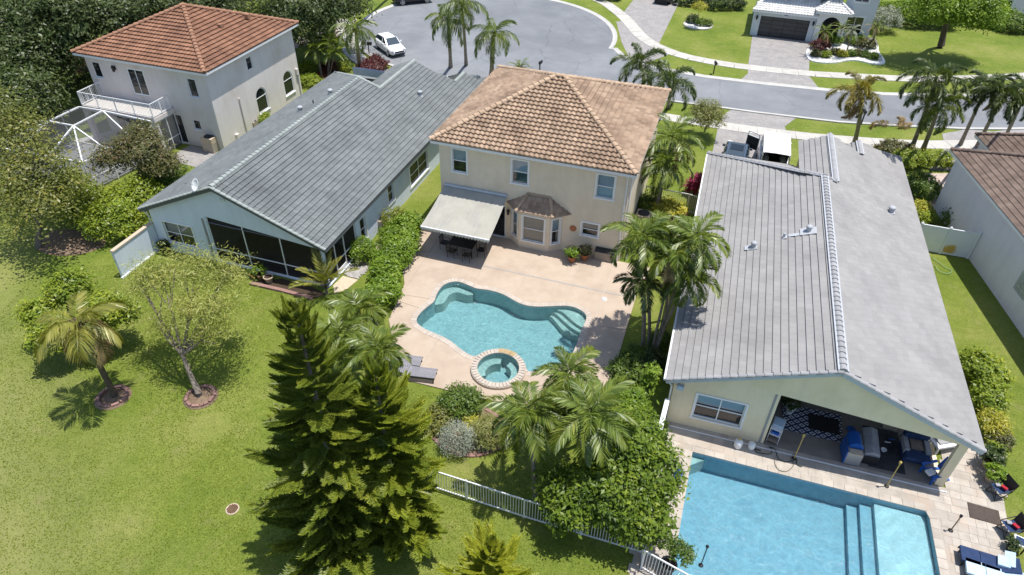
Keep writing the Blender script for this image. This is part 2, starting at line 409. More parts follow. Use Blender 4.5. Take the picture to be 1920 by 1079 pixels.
# ------------------------------------------------------------------ object helpers
def link(o, parent=None, **props):
    COL.objects.link(o)
    if parent is not None:
        o.parent = parent
    for k, v in props.items():
        if v:
            o[k] = v
    return o

def thing(name, label, cat, loc=(0, 0, 0), rz=0.0, group=None):
    o = bpy.data.objects.new(name, None)
    o.empty_display_size = 0.3
    o.location = loc if len(loc) == 3 else (loc[0], loc[1], 0)
    o.rotation_euler = (0, 0, rz)
    return link(o, None, label=label, category=cat, group=group)

def tag(o, label, cat, group=None):
    o['label'] = label
    o['category'] = cat
    if group:
        o['group'] = group
    return o

def copy_tree(o, parent=None):
    c = o.copy()
    COL.objects.link(c)
    c.parent = parent
    for ch in list(o.children):
        copy_tree(ch, c)
    return c

class MB:
    """collects simple shapes, then links them as one mesh object"""
    def __init__(self):
        self.v, self.f, self.s = [], [], []
    def add(self, verts, faces, smooth=False):
        n = len(self.v)
        self.v += [tuple(p) for p in verts]
        self.f += [tuple(i + n for i in f) for f in faces]
        self.s += [smooth] * len(faces)
        return self
    def box(self, c, s, rz=0.0, rot=None):
        hx, hy, hz = s[0] / 2, s[1] / 2, s[2] / 2
        pts = [(x, y, z) for z in (-hz, hz) for x, y in ((-hx, -hy), (hx, -hy), (hx, hy), (-hx, hy))]
        Mx = rot if rot is not None else Matrix.Rotation(rz, 3, 'Z')
        pts = [Mx @ Vector(p) + Vector(c) for p in pts]
        return self.add(pts, [(3, 2, 1, 0), (4, 5, 6, 7), (0, 1, 5, 4), (1, 2, 6, 5), (2, 3, 7, 6), (3, 0, 4, 7)])
    def bar(self, a, b, w, h=None):
        a, b = Vector(a), Vector(b)
        d = b - a
        q = d.to_track_quat('X', 'Z').to_matrix()
        return self.box((a + b) / 2, (d.length, w, h or w), rot=q)
    def tube(self, pts, rad, n=8, cap=True):
        pts = [Vector(p) for p in pts]
        if not hasattr(rad, '__len__'):
            rad = [rad] * len(pts)
        vs, fs = [], []
        for i, p in enumerate(pts):
            d = (pts[min(i + 1, len(pts) - 1)] - pts[max(i - 1, 0)]).normalized()
            q = d.to_track_quat('Z', 'Y').to_matrix()
            for k in range(n):
                a = 2 * PI * k / n
                vs.append(p + q @ Vector((math.cos(a) * rad[i], math.sin(a) * rad[i], 0)))
        for i in range(len(pts) - 1):
            for k in range(n):
                fs.append((i * n + k, i * n + (k + 1) % n, (i + 1) * n + (k + 1) % n, (i + 1) * n + k))
        self.add(vs, fs, True)
        if cap:
            self.add(vs[:n], [tuple(range(n - 1, -1, -1))])
            self.add(vs[-n:], [tuple(range(n))])
        return self
    def lathe(self, prof, n=16, c=(0, 0, 0)):
        vs = [(c[0] + r * math.cos(2 * PI * k / n), c[1] + r * math.sin(2 * PI * k / n), c[2] + z) for r, z in prof for k in range(n)]
        fs = [(i * n + k, i * n + (k + 1) % n, (i + 1) * n + (k + 1) % n, (i + 1) * n + k) for i in range(len(prof) - 1) for k in range(n)]
        return self.add(vs, fs, True)
    def prism(self, poly, z0, z1, holes=(), bottom=False):
        loops = [list(poly)] + [list(h) for h in holes]
        flat = [p for l in loops for p in l]
        tri = tessellate_polygon([[Vector((p[0], p[1], 0)) for p in l] for l in loops])
        t2 = []
        for t in tri:
            a, b, c = (flat[i] for i in t)
            cr = (b[0] - a[0]) * (c[1] - a[1]) - (b[1] - a[1]) * (c[0] - a[0])
            if abs(cr) > 1e-9:
                t2.append(t if cr > 0 else (t[0], t[2], t[1]))
        self.add([(p[0], p[1], z1) for p in flat], t2)
        if bottom:
            self.add([(p[0], p[1], z0) for p in flat], [(a, c, b) for a, b, c in t2])
        if z0 != z1:
            for li, l in enumerate(loops):
                ar = sum(l[i][0] * l[(i + 1) % len(l)][1] - l[(i + 1) % len(l)][0] * l[i][1] for i in range(len(l)))
                ccw = (ar > 0) == (li == 0)
                for i in range(len(l)):
                    p, q = l[i], l[(i + 1) % len(l)]
                    if not ccw:
                        p, q = q, p
                    self.add([(p[0], p[1], z0), (q[0], q[1], z0), (q[0], q[1], z1), (p[0], p[1], z1)], [(0, 1, 2, 3)])
        return self
    def mesh(self, name, m):
        me = bpy.data.meshes.new(name)
        me.from_pydata(self.v, [], self.f)
        me.polygons.foreach_set('use_smooth', self.s)
        me.materials.append(m)
        me.update()
        return me
    def build(self, name, m, parent=None, **props):
        o = bpy.data.objects.new(name, self.mesh(name, m))
        return link(o, parent, **props)

def np_mesh(name, V, k, m, smooth=False):
    """V: (N*k,3) array, every k verts a face"""
    n = len(V) // k
    me = bpy.data.meshes.new(name)
    me.vertices.add(len(V))
    me.vertices.foreach_set('co', np.ascontiguousarray(V, dtype=np.float32).ravel())
    me.loops.add(n * k)
    me.loops.foreach_set('vertex_index', np.arange(n * k, dtype=np.int32))
    me.polygons.add(n)
    me.polygons.foreach_set('loop_start', np.arange(n, dtype=np.int32) * k)
    try:
        me.polygons.foreach_set('loop_total', np.full(n, k, dtype=np.int32))
    except Exception:
        pass
    me.materials.append(m)
    me.update(calc_edges=True)
    return me

def merged(name, mesh, mats4, m):
    """one mesh from many copies of a small one"""
    n = len(mesh.vertices)
    co = np.empty(n * 3, dtype=np.float32)
    mesh.vertices.foreach_get('co', co)
    co = co.reshape(n, 3)
    A = np.array([[list(r) for r in M] for M in mats4])
    V = np.einsum('kij,nj->kni', A[:, :3, :3], co) + A[:, None, :3, 3]
    lv = np.empty(len(mesh.loops), dtype=np.int32)
    mesh.loops.foreach_get('vertex_index', lv)
    ls = np.empty(len(mesh.polygons), dtype=np.int32)
    mesh.polygons.foreach_get('loop_start', ls)
    K = len(mats4)
    me = bpy.data.meshes.new(name)
    me.vertices.add(K * n)
    me.vertices.foreach_set('co', V.astype(np.float32).ravel())
    L = (lv[None, :] + (np.arange(K) * n)[:, None]).astype(np.int32).ravel()
    me.loops.add(len(L))
    me.loops.foreach_set('vertex_index', L)
    S = (ls[None, :] + (np.arange(K) * len(lv))[:, None]).astype(np.int32).ravel()
    me.polygons.add(len(S))
    me.polygons.foreach_set('loop_start', S)
    me.polygons.foreach_set('use_smooth', [False] * len(S))
    me.materials.append(m)
    me.update(calc_edges=True)
    return me

def inpoly(x, y, poly):
    c = False
    j = len(poly) - 1
    for i in range(len(poly)):
        xi, yi = poly[i][0], poly[i][1]
        xj, yj = poly[j][0], poly[j][1]
        if (yi > y) != (yj > y) and x < (xj - xi) * (y - yi) / (yj - yi) + xi:
            c = not c
        j = i
    return c

def pieces(name, mesh, mats4, parent, m_small, stuffname, root=None, cap=300):
    """nearest 300 as separate parts sharing one mesh, the rest joined"""
    rm = root.matrix_basis if root is not None else Matrix()
    order = sorted(range(len(mats4)), key=lambda i: (rm @ mats4[i].translation - CAMP).length)
    for i in order[:cap]:
        o = bpy.data.objects.new(name, mesh)
        o.matrix_basis = mats4[i]
        link(o, parent)
    if len(order) > cap:
        me = merged(stuffname, mesh, [mats4[i] for i in order[cap:]], m_small)
        link(bpy.data.objects.new(stuffname, me), parent, kind='stuff')

def smooth_curve(pts, n=6, closed=True):
    """Catmull-Rom through 2D points"""
    out = []
    N = len(pts)
    rngi = range(N) if closed else range(N - 1)
    for i in rngi:
        if closed:
            p0, p1, p2, p3 = pts[(i - 1) % N], pts[i], pts[(i + 1) % N], pts[(i + 2) % N]
        else:
            p0, p1, p2, p3 = pts[max(i - 1, 0)], pts[i], pts[i + 1], pts[min(i + 2, N - 1)]
        for k in range(n):
            t = k / n
            out.append(tuple(0.5 * (2 * p1[j] + (p2[j] - p0[j]) * t + (2 * p0[j] - 5 * p1[j] + 4 * p2[j] - p3[j]) * t * t + (3 * p1[j] - p0[j] - 3 * p2[j] + p3[j]) * t ** 3) for j in (0, 1)))
    if not closed:
        out.append(tuple(pts[-1][:2]))
    return out

def ribbon(pts, half, off=0.0):
    """left and right edges of a strip along a polyline"""
    Lf, Rt = [], []
    for i, p in enumerate(pts):
        a, b = pts[max(i - 1, 0)], pts[min(i + 1, len(pts) - 1)]
        d = Vector((b[0] - a[0], b[1] - a[1])).normalized()
        nrm = Vector((-d.y, d.x))
        Lf.append((p[0] + nrm.x * (off + half), p[1] + nrm.y * (off + half)))
        Rt.append((p[0] + nrm.x * (off - half), p[1] + nrm.y * (off - half)))
    return Lf, Rt

def resample(pts, step):
    out = [Vector(pts[0][:2])]
    acc = 0.0
    for i in range(len(pts) - 1):
        a, b = Vector(pts[i][:2]), Vector(pts[i + 1][:2])
        d = (b - a).length
        t = step - acc
        while t <= d:
            out.append(a + (b - a) * (t / d))
            t += step
        acc = (acc + d) % step if d else acc
    return out

# ------------------------------------------------------------------ setting: ground, road, paths
POOL_C = smooth_curve([(-13.30, 24.83), (-13.42, 25.44), (-13.27, 26.21), (-13.10, 26.73), (-13.22, 27.37), (-13.21, 28.17), (-12.94, 28.64), (-12.47, 28.87), (-11.87, 28.78), (-11.27, 28.64), (-10.65, 28.72), (-10.01, 28.71), (-9.42, 28.57), (-8.79, 28.29), (-8.22, 28.15), (-7.63, 28.22), (-6.84, 28.52), (-6.15, 28.82), (-5.56, 28.89), (-5.00, 28.68), (-4.71, 28.33), (-4.67, 27.82), (-4.71, 27.23), (-4.68, 26.55), (-4.68, 25.76), (-4.75, 24.97), (-5.14, 24.21), (-5.84, 23.63), (-6.43, 23.25), (-7.07, 23.53), (-8.23, 23.63), (-9.42, 23.35), (-10.22, 23.60), (-10.92, 23.98), (-11.52, 24.19), (-12.08, 24.30), (-12.76, 24.48)], 4)
SPA_C = ((-7.93, 22.88, 0.10))[:2]
SPA_R = 1.07
def circ(c, r, n=40):
    return [(c[0] + r * math.cos(2 * PI * k / n), c[1] + r * math.sin(2 * PI * k / n)) for k in range(n)]
def outward(poly, d):
    out = []
    ar = sum(poly[i][0] * poly[(i + 1) % len(poly)][1] - poly[(i + 1) % len(poly)][0] * poly[i][1] for i in range(len(poly)))
    sg = 1 if ar > 0 else -1
    N = len(poly)
    for i in range(N):
        a, b = Vector(poly[i - 1][:2]), Vector(poly[(i + 1) % N][:2])
        t = (b - a).normalized()
        out.append((poly[i][0] + sg * t.y * d, poly[i][1] - sg * t.x * d))
    return out
# the pool's outline with the bite the spa takes out of it
_near = [math.hypot(p[0] - SPA_C[0], p[1] - SPA_C[1]) <= SPA_R + 0.30 for p in POOL_C]
_k = next(i for i in range(len(_near)) if _near[i] and not _near[i - 1])
_rot = POOL_C[_k:] + POOL_C[:_k]
_keep = [p for p in _rot if math.hypot(p[0] - SPA_C[0], p[1] - SPA_C[1]) > SPA_R + 0.30]
_a0 = math.atan2(_keep[-1][1] - SPA_C[1], _keep[-1][0] - SPA_C[0])
_a1 = math.atan2(_keep[0][1] - SPA_C[1], _keep[0][0] - SPA_C[0])
if _a1 < _a0:
    _a1 += 2 * PI
POOL_C = _keep + [(SPA_C[0] + (SPA_R + 0.30) * math.cos(_a0 + (_a1 - _a0) * k / 14), SPA_C[1] + (SPA_R + 0.30) * math.sin(_a0 + (_a1 - _a0) * k / 14)) for k in range(1, 14)]
POOL_CO = outward(POOL_C, 0.02)
PR = [(1.84, 21.0), (1.78, 13.2), (11.62, 13.2), (11.47, 21.1)]      # lap pool, clockwise from far left
POOL_HOLE = outward(POOL_C, 0.05)
SPA_HOLE = circ(SPA_C, SPA_R + 0.05)

g = MB()
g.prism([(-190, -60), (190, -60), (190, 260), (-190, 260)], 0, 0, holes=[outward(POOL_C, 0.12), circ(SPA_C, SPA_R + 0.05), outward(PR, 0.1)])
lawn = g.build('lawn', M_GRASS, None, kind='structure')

CC = (-26.3, 71.3)
CR = 13.95
arc = []
for k in range(0, 61):
    a = R(-63 - (300) * k / 60)
    arc.append((CC[0] + CR * math.cos(a), CC[1] + CR * math.sin(a)))
ROAD = [(40, 72.0), (30, 66.6), (23, 63.6), (19.4, 62.3), (14.8, 61.1), (9.35, 59.95), (2.8, 59.5), (0, 59.45), (-8, 59.2), (-14, 58.95), (-19, 58.8)] + arc + \
       [(-11.9, 70.6), (-10.6, 68.6), (-8.6, 67.3), (-5.6, 66.6), (-2.4, 66.2), (3, 66.4), (9.1, 66.95), (13.7, 67.8), (20, 69.8), (30, 74.2), (40, 79.5)]
g = MB()
g.prism(ROAD, 0.004, 0.004)
g.build('road', M_ASPH, None, kind='structure')
def kerb_run(pts, name):
    pts = [tuple(p) for p in pts]
    Lf, Rt = ribbon(pts, 0.24, 0.0)
    L2, _ = ribbon(pts, 0.0, 0.24)
    _, R2 = ribbon(pts, 0.0, -0.24)
    vs, fs = [], []
    for i in range(len(pts)):
        # road side low, lawn side a low roll-up lip
        vs += [(*Lf[i], 0.02), (*pts[i], 0.03), (*Rt[i], 0.10), (*Rt[i], -0.02)]
        if i:
            o = (i - 1) * 4
            fs += [(o, o + 1, o + 5, o + 4), (o + 1, o + 2, o + 6, o + 5), (o + 2, o + 3, o + 7, o + 6)]
    m = MB().add(vs, fs)
    return m.build(name, M_KERB, None, kind='structure')
kp = ROAD[::-1]
kerb_run(kp[::1], 'kerb')

sw_root = bpy.data.objects.new('sidewalk', None)
link(sw_root, None, kind='structure')
def sidewalk(pts, half=0.72, step=1.5):
    pts = smooth_curve(pts, 5, closed=False)
    q = resample(pts, step)
    for a, b in zip(q[:-1], q[1:]):
        d = (b - a).normalized()
        nrm = Vector((-d.y, d.x)) * half
        a2, b2 = a + d * 0.012, b - d * 0.012
        m = MB().prism([(a2 - nrm)[:2], (b2 - nrm)[:2], (b2 + nrm)[:2], (a2 + nrm)[:2]], -0.05, 0.045 + rnd.uniform(-0.004, 0.004))
        m.build('paving_slab', M_CONC, sw_root)
sidewalk([(-24.5, 92.0), (-17.5, 87.0), (-16.0, 85.6), (-12.9, 81.0), (-10.7, 76.6), (-9.0, 74.0), (-7.3, 72.4), (-4.9, 71.0), (-1.4, 70.3), (1.4, 70.2), (7.1, 70.6), (10.0, 71.2), (16.9, 72.9), (24.1, 76.0), (32, 80.5), (42, 87)])
sidewalk([(-9, 55.8), (-4.2, 55.75), (0, 55.75), (2.3, 55.75), (5.5, 55.95), (8.0, 56.2), (10.3, 56.6), (13.8, 57.3), (17.3, 58.4), (24, 61.2), (34, 66.2)])
sidewalk([(-42.6, 69.0), (-41.2, 66.8), (-38.8, 63.2), (-36.5, 60.0), (-33.8, 57.8), (-31.0, 56.2), (-27, 55.0), (-20, 54.6), (-14, 55.0)], 0.8)

def sheet(name, pts, z, m):
    return MB().prism(pts, z, z).build(name, m, None, kind='structure')
sheet('driveway', [(0.6, 59.2), (-0.1, 57.5), (-0.12, 56.5), (-0.12, 46.5), (5.5, 46.5), (5.5, 55.3), (5.1, 57.4), (6.0, 59.5)], 0.02, M_PAVER)
sheet('driveway', [(0.9, 66.45), (1.5, 68.5), (1.4, 70.9), (1.3, 80.6), (7.35, 80.6), (7.2, 77.9), (7.1, 70.0), (8.0, 67.0)], 0.02, M_PAVER)
sheet('driveway', [(-13.3, 90.5), (-13.5, 83.6), (-13.0, 80.0), (-13.6, 79.4), (-11.6, 72.6), (-10.2, 69.0), (-8.3, 67.6), (-6.4, 71.0), (-7.9, 73.7), (-7.9, 90.5)], 0.016, M_PAVER)
sheet('driveway', [(17.43, 60.57), (19.43, 62.15), (21.57, 62.53), (24.23, 64.21), (24.46, 62.24), (23.54, 58.09), (18.13, 54.01), (15.57, 53.30), (17.28, 58.01)], 0.02, M_PAVER)
sheet('driveway', [(15.09, 52.66), (17.36, 53.49), (17.37, 52.55), (16.11, 47.94), (14.84, 47.48), (15.00, 50.32)], 0.02, M_PAVER_PINK)
sheet('driveway', [(-47.0, 57.0), (-41.6, 66.0), (-41.2, 69.8), (-39.4, 64.9), (-44.3, 55.0)], 0.02, M_PAVER_PINK)
sheet('bare_ground', smooth_curve([(-37.91, 23.43), (-38.49, 25.05), (-37.17, 25.72), (-35.16, 25.69), (-34.20, 24.94), (-34.82, 23.84), (-36.18, 23.17)], 3), 0.008, M_BROWNMULCH)
sheet('walkway', [(-38.31, 36.06), (-38.11, 37.82), (-35.10, 37.48), (-34.66, 36.25), (-35.18, 35.05), (-36.97, 35.17)], 0.02, M_PAVER)
# pale back lane seen between the oaks
sheet('back_lane', [(-84, 30), (-68, 47), (-62, 62), (-57, 80), (-52, 104), (-60, 106), (-68, 82), (-75, 64), (-92, 44)], 0.006, mat('pale_lane', (0.42, 0.42, 0.43), (0.50, 0.50, 0.50), 0.5, 0.9, 0.2))

# ------------------------------------------------------------------ setting: pool decks
def bisect_gap(bm, p, n, gp):
    n = Vector(n).normalized()
    for s in (gp, -gp):
        geom = bm.verts[:] + bm.edges[:] + bm.faces[:]
        bmesh.ops.bisect_plane(bm, geom=geom, plane_co=Vector(p) + n * s, plane_no=n, dist=1e-5)
    kill = [f for f in bm.faces if abs((f.calc_center_median() - Vector(p)).dot(n)) < gp * 0.98]
    bmesh.ops.delete(bm, geom=kill, context='FACES')

DECK = [(-17.9, 33.98), (-17.3, 31.2), (-15.3, 27.6), (-14.75, 24.5), (-13.5, 22.6), (-12.05, 20.75), (-9.6, 20.8), (-7.3, 20.9), (-4.9, 21.4), (-3.1, 22.2), (-2.45, 24.6), (-2.5, 31.5), (-2.0, 33.98)]
md = MB().prism(DECK, 0.06, 0.06, holes=[POOL_HOLE, SPA_HOLE])
me = md.mesh('deck', M_DECK)
bm = bmesh.new()
bm.from_mesh(me)
bmesh.ops.remove_doubles(bm, verts=bm.verts[:], dist=1e-4)
dl0, dl1 = (-14.73, 30.85, 0.00), (-3.75, 30.73, 0.00)
DRAIN_Y = 0.5 * (dl0[1] + dl1[1])
for p, n in [((0, DRAIN_Y, 0), (0, 1, 0)), ((-14.0, 0, 0), (1, 0.04, 0)), ((-11.6, 0, 0), (1, 0, 0)), ((-8.9, 0, 0), (1, 0, 0)), ((-6.3, 0, 0), (1, 0, 0)), ((-4.3, 0, 0), (1, 0.0, 0)), ((0, 24.3, 0), (0.12, 1, 0)), ((0, 28.2, 0), (-0.1, 1, 0))]:
    bisect_gap(bm, p, n, 0.011 if n[1] != 1 or p[1] != DRAIN_Y else 0.05)
deck_root = bpy.data.objects.new('pool_deck', None)
link(deck_root, None, kind='structure')
seen = set()
for f0 in bm.faces[:]:
    if f0.index in seen:
        continue
    pass
bm.faces.ensure_lookup_table()
bm.faces.index_update()
done = set()
for f0 in bm.faces:
    if f0.index in done:
        continue
    st, isl = [f0], []
    done.add(f0.index)
    while st:
        f = st.pop()
        isl.append(f)
        for e in f.edges:
            for f2 in e.link_faces:
                if f2.index not in done:
                    done.add(f2.index)
                    st.append(f2)
    if sum(f.calc_area() for f in isl) < 0.02:
        continue
    s = MB()
    for f in isl:
        s.add([v.co for v in f.verts], [tuple(range(len(f.verts)))])
        for lp in f.loops:
            if len(lp.edge.link_faces) == 1:
                a, b = lp.vert.co, lp.link_loop_next.vert.co
                s.add([(a.x, a.y, -0.1), (b.x, b.y, -0.1), tuple(b), tuple(a)], [(0, 1, 2, 3)])
    s.build('deck_slab', M_DECK, deck_root)
bm.free()
MB().prism(DECK, 0.035, 0.035, holes=[POOL_HOLE, SPA_HOLE]).build('deck_base', M_CONC, deck_root)
MB().box((-8.7, DRAIN_Y, 0.052), (12.2, 0.055, 0.03)).build('drain_strip', M_KERB, deck_root)

def coping(name, loop, w, z, h, m, parent, step=0.16):
    pts = resample(list(loop) + [loop[0]], step)
    ar = sum(loop[i][0] * loop[(i + 1) % len(loop)][1] - loop[(i + 1) % len(loop)][0] * loop[i][1] for i in range(len(loop)))
    sg = 1 if ar > 0 else -1
    c = MB()
    for a, b in zip(pts, pts[1:] + pts[:1]):
        d = (b - a)
        if d.length < 0.02:
            continue
        d.normalize()
        nr = Vector((d.y, -d.x)) * sg
        a2, b2 = a + d * 0.006, b - d * 0.006
        i0, o0 = -0.03, w
        z2 = z + rnd.uniform(-0.003, 0.003)
        c.prism([(a2 + nr * i0)[:2], (b2 + nr * i0)[:2], (b2 + nr * o0)[:2], (a2 + nr * o0)[:2]], z2 - h, z2)
    return c.build(name, m, parent, kind='stuff')

# free-form pool
pool = bpy.data.objects.new('swimming_pool', None)
link(pool, None, label='free-form turquoise swimming pool in the peach deck behind the tan house', category='swimming pool')
def pool_shell(parent, poly, zf, zt, m):
    s = MB()
    s.prism(poly, zf, zf)
    N = len(poly)
    ar = sum(poly[i][0] * poly[(i + 1) % N][1] - poly[(i + 1) % N][0] * poly[i][1] for i in range(N))
    for i in range(N):
        p, q = poly[i], poly[(i + 1) % N]
        if ar > 0:
            p, q = q, p
        s.add([(*p[:2], zf), (*q[:2], zf), (*q[:2], zt), (*p[:2], zt)], [(0, 1, 2, 3)])
    return s.build('basin', m, parent)
pool_shell(pool, POOL_CO, -0.98, 0.03, M_PLASTER)
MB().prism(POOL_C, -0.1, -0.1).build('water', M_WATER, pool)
coping('coping', POOL_C, 0.27, 0.075, 0.05, M_COPING, pool)
bench = [(-13.12, 26.92), (-12.93, 27.06), (-12.72, 27.32), (-12.72, 27.97), (-12.46, 28.36), (-12.10, 28.40), (-11.72, 28.36), (-11.43, 28.49)]
top_b = [p for p in outward(POOL_C, 0.1) if p[0] < bench[-1][0] - 0.0 and p[1] > bench[0][1]]
MB().prism(smooth_curve(bench, 4, closed=False) + top_b[::-1] if (top_b and (Vector(top_b[-1]) - Vector(bench[-1])).length < (Vector(top_b[0]) - Vector(bench[-1])).length) else smooth_curve(bench, 4, closed=False) + top_b, -0.98, -0.36).build('bench', M_STEP, pool)
for zz, ln in ((-0.22, [(-6.49, 28.67), (-6.11, 28.55), (-5.62, 28.18), (-5.16, 27.86), (-4.71, 27.65)]), (-0.42, [(-6.99, 28.57), (-6.52, 28.54), (-5.92, 28.08), (-5.34, 27.66), (-4.70, 27.37)]), (-0.64, [(-7.57, 28.52), (-7.00, 28.59), (-6.33, 28.08), (-5.75, 27.52), (-4.88, 27.20)])):
    ln = smooth_curve(ln, 4, closed=False)
    side = [p for p in outward(POOL_C, 0.1) if p[0] > ln[0][0] - 0.05 and p[1] > ln[-1][1] - 0.1]
    if (Vector(side[0]) - Vector(ln[-1])).length > (Vector(side[-1]) - Vector(ln[-1])).length:
        side = side[::-1]
    MB().prism(ln + side, -0.985 + zz * 0.01, zz).build('step', M_STEP, pool)

# raised spa
spa = bpy.data.objects.new('spa', None)
link(spa, None, label='round raised spa with coping rim joined to the free-form pool', category='hot tub')
pool_shell(spa, circ(SPA_C, SPA_R), -0.72, 0.22, M_PLASTER)
s = MB()
N = 48
o1, o2 = circ(SPA_C, SPA_R + 0.30, N), circ(SPA_C, SPA_R + 0.012, N)
s.prism(o1, -1.3, 0.20, holes=[o2])
s.build('spa_wall', M_COPING, spa)
coping('coping', circ(SPA_C, SPA_R, 60), 0.27, 0.245, 0.06, M_COPING, spa)
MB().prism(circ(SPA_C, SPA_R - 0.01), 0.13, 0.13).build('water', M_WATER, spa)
for a0, a1 in ((R(100), R(215)), (R(-50), R(70))):
    o3 = [(SPA_C[0] + (SPA_R - 0.01) * math.cos(a0 + (a1 - a0) * k / 12), SPA_C[1] + (SPA_R - 0.01) * math.sin(a0 + (a1 - a0) * k / 12)) for k in range(13)]
    i3 = [(SPA_C[0] + (SPA_R - 0.42) * math.cos(a0 + (a1 - a0) * k / 12), SPA_C[1] + (SPA_R - 0.42) * math.sin(a0 + (a1 - a0) * k / 12)) for k in range(13)]
    MB().prism(o3 + i3[::-1], -0.72, -0.16).build('bench', M_STEP, spa)
s = MB()
for k in range(7):
    a = R(90 - 22 + k * 6.2)
    s.box((SPA_C[0] + (SPA_R + 0.14) * math.cos(a), SPA_C[1] + (SPA_R + 0.14) * math.sin(a), 0.25), (0.30, 0.105, 0.025), rz=a)
s.build('spillway', M_GOLDT, spa)

# lap pool by the right house and its travertine patio
lap = bpy.data.objects.new('lap_pool', None)
link(lap, None, label='rectangular blue pool with tanning ledge beside the travertine patio', category='swimming pool')
PRi = outward(PR, 0.0)
pool_shell(lap, PRi, -1.05, 0.03, M_PLASTER2)
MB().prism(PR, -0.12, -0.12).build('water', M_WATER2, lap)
for x0, z in ((9.35, -0.30), (8.85, -0.54), (8.4, -0.78)):
    MB().prism([(x0 + 0.02, 13.25), (11.55, 13.25), (11.44, 21.05), (x0 + 0.12, 21.05)], -1.045 + z * 0.003, z).build('step' if z < -0.5 else 'tanning_ledge', M_LEDGE if z > -0.5 else M_PLASTER2, lap)
MB().prism([(1.85, 21.0), (1.855, 20.45), (2.45, 20.97)], -1.04, -0.30).build('corner_bench', M_STEP, lap)
patio = bpy.data.objects.new('patio', None)
link(patio, None, kind='structure')
PAT = [(0.62, 22.5), (0.55, 17.0), (0.3, 15.6), (0.3, 12.4), (14.4, 12.4), (14.6, 17.2), (14.3, 19.4), (14.6, 23.6), (14.3, 25.2), (12.4, 25.2), (12.4, 22.6)]
MB().prism(PAT, -0.02, 0.038, holes=[outward(PR, 0.04)]).build('patio_base', M_TRAV, patio)
tile_ms = [MB().box((0, 0, 0.0), (w - 0.012, h - 0.012, 0.04)).mesh('paving_tile', M_TRAV) for w, h in ((0.61, 0.405), (0.405, 0.405), (0.305, 0.405))]
mats_by = [[], [], []]
yy = 12.42
row = 0
PRo = outward(PR, 0.33)
while yy < 25.2:
    xx = 0.3 - rnd.random() * 0.5
    while xx < 14.7:
        k = rnd.choice((0, 0, 1, 2))
        w = (0.61, 0.405, 0.305)[k]
        cx, cy = xx + w / 2, yy + 0.2
        cs = [(cx - w / 2.05, cy - 0.195), (cx + w / 2.05, cy - 0.195), (cx - w / 2.05, cy + 0.195), (cx + w / 2.05, cy + 0.195)]
        if inpoly(cx, cy, PAT) and not any(inpoly(px, py, PRo) for px, py in cs):
            mats_by[k].append(Matrix.Translation((cx, cy, 0.028 + rnd.uniform(-0.002, 0.003))))
        xx += w
    yy += 0.405
for k in range(3):
    pieces('paving_tile', tile_ms[k], mats_by[k], patio, M_TRAV_S, 'paving_tiles', cap=(150, 80, 60)[k])
coping('coping', PR, 0.31, 0.055, 0.05, M_TRAV_S, lap, step=0.45)

# ------------------------------------------------------------------ roofs and houses
def S_tile(w, c, waves, amp, m, name, lip=0.035):
    """curved clay tile: x across, y up the slope, front edge open and raised"""
    nx = 4 * waves
    t = MB()
    vs = []
    for yv, zl in ((0, lip), (c * 1.06, 0.004)):
        for i in range(nx + 1):
            u = i / nx
            vs.append((-w / 2 + w * u, yv, zl + amp * (0.5 - 0.5 * math.cos(2 * PI * waves * u))))
    fs = [(i, i + 1, nx + 2 + i, nx + 1 + i) for i in range(nx)]
    b = len(vs)
    for i in range(nx + 1):
        vs.append((vs[i][0], 0.004, -0.005))
    fs += [(b + i, b + i + 1, i + 1, i) for i in range(nx)]
    t.add(vs, fs)
    return t.mesh(name, m)

def F_tile(w, c, m, name, th=0.062):
    t = MB()
    g = 0.002
    vs = [(-w / 2 + g, 0, th + 0.012), (w / 2 - g, 0, th + 0.012), (w / 2 - g, c * 1.04, 0.012), (-w / 2 + g, c * 1.04, 0.012),
          (-w / 2 + g, 0.002, -0.004), (w / 2 - g, 0.002, -0.004), (w / 2 - g, c, -0.004), (-w / 2 + g, c, -0.004)]
    t.add(vs, [(0, 1, 2, 3), (4, 5, 1, 0), (5, 6, 2, 1), (7, 4, 0, 3)])
    return t.mesh(name, m)

def slope_tiles(corners, w, c, stagger=0.0, margin=0.0):
    """tile transforms on a planar slope; first two corners are the eave, left to right seen from outside"""
    P = [Vector(p) for p in corners]
    e = (P[1] - P[0]).normalized()
    n = e.cross(P[2] - P[0]).normalized()
    if n.z < 0:
        n = -n
    t = n.cross(e).normalized()
    st = [((p - P[0]).dot(e), (p - P[0]).dot(t)) for p in P]
    smin, smax = min(s for s, _ in st), max(s for s, _ in st)
    tmax = max(q for _, q in st)
    out = []
    j = 0
    while j * c < tmax - 0.05:
        s = smin + w / 2 + (stagger * w if j % 2 else 0)
        while s < smax + w:
            if inpoly(s, j * c + c * 0.5, st):
                p = P[0] + e * s + t * (j * c)
                out.append(Matrix(((e.x, t.x, n.x, p.x), (e.y, t.y, n.y, p.y), (e.z, t.z, n.z, p.z), (0, 0, 0, 1))))
            s += w
        j += 1
    return out

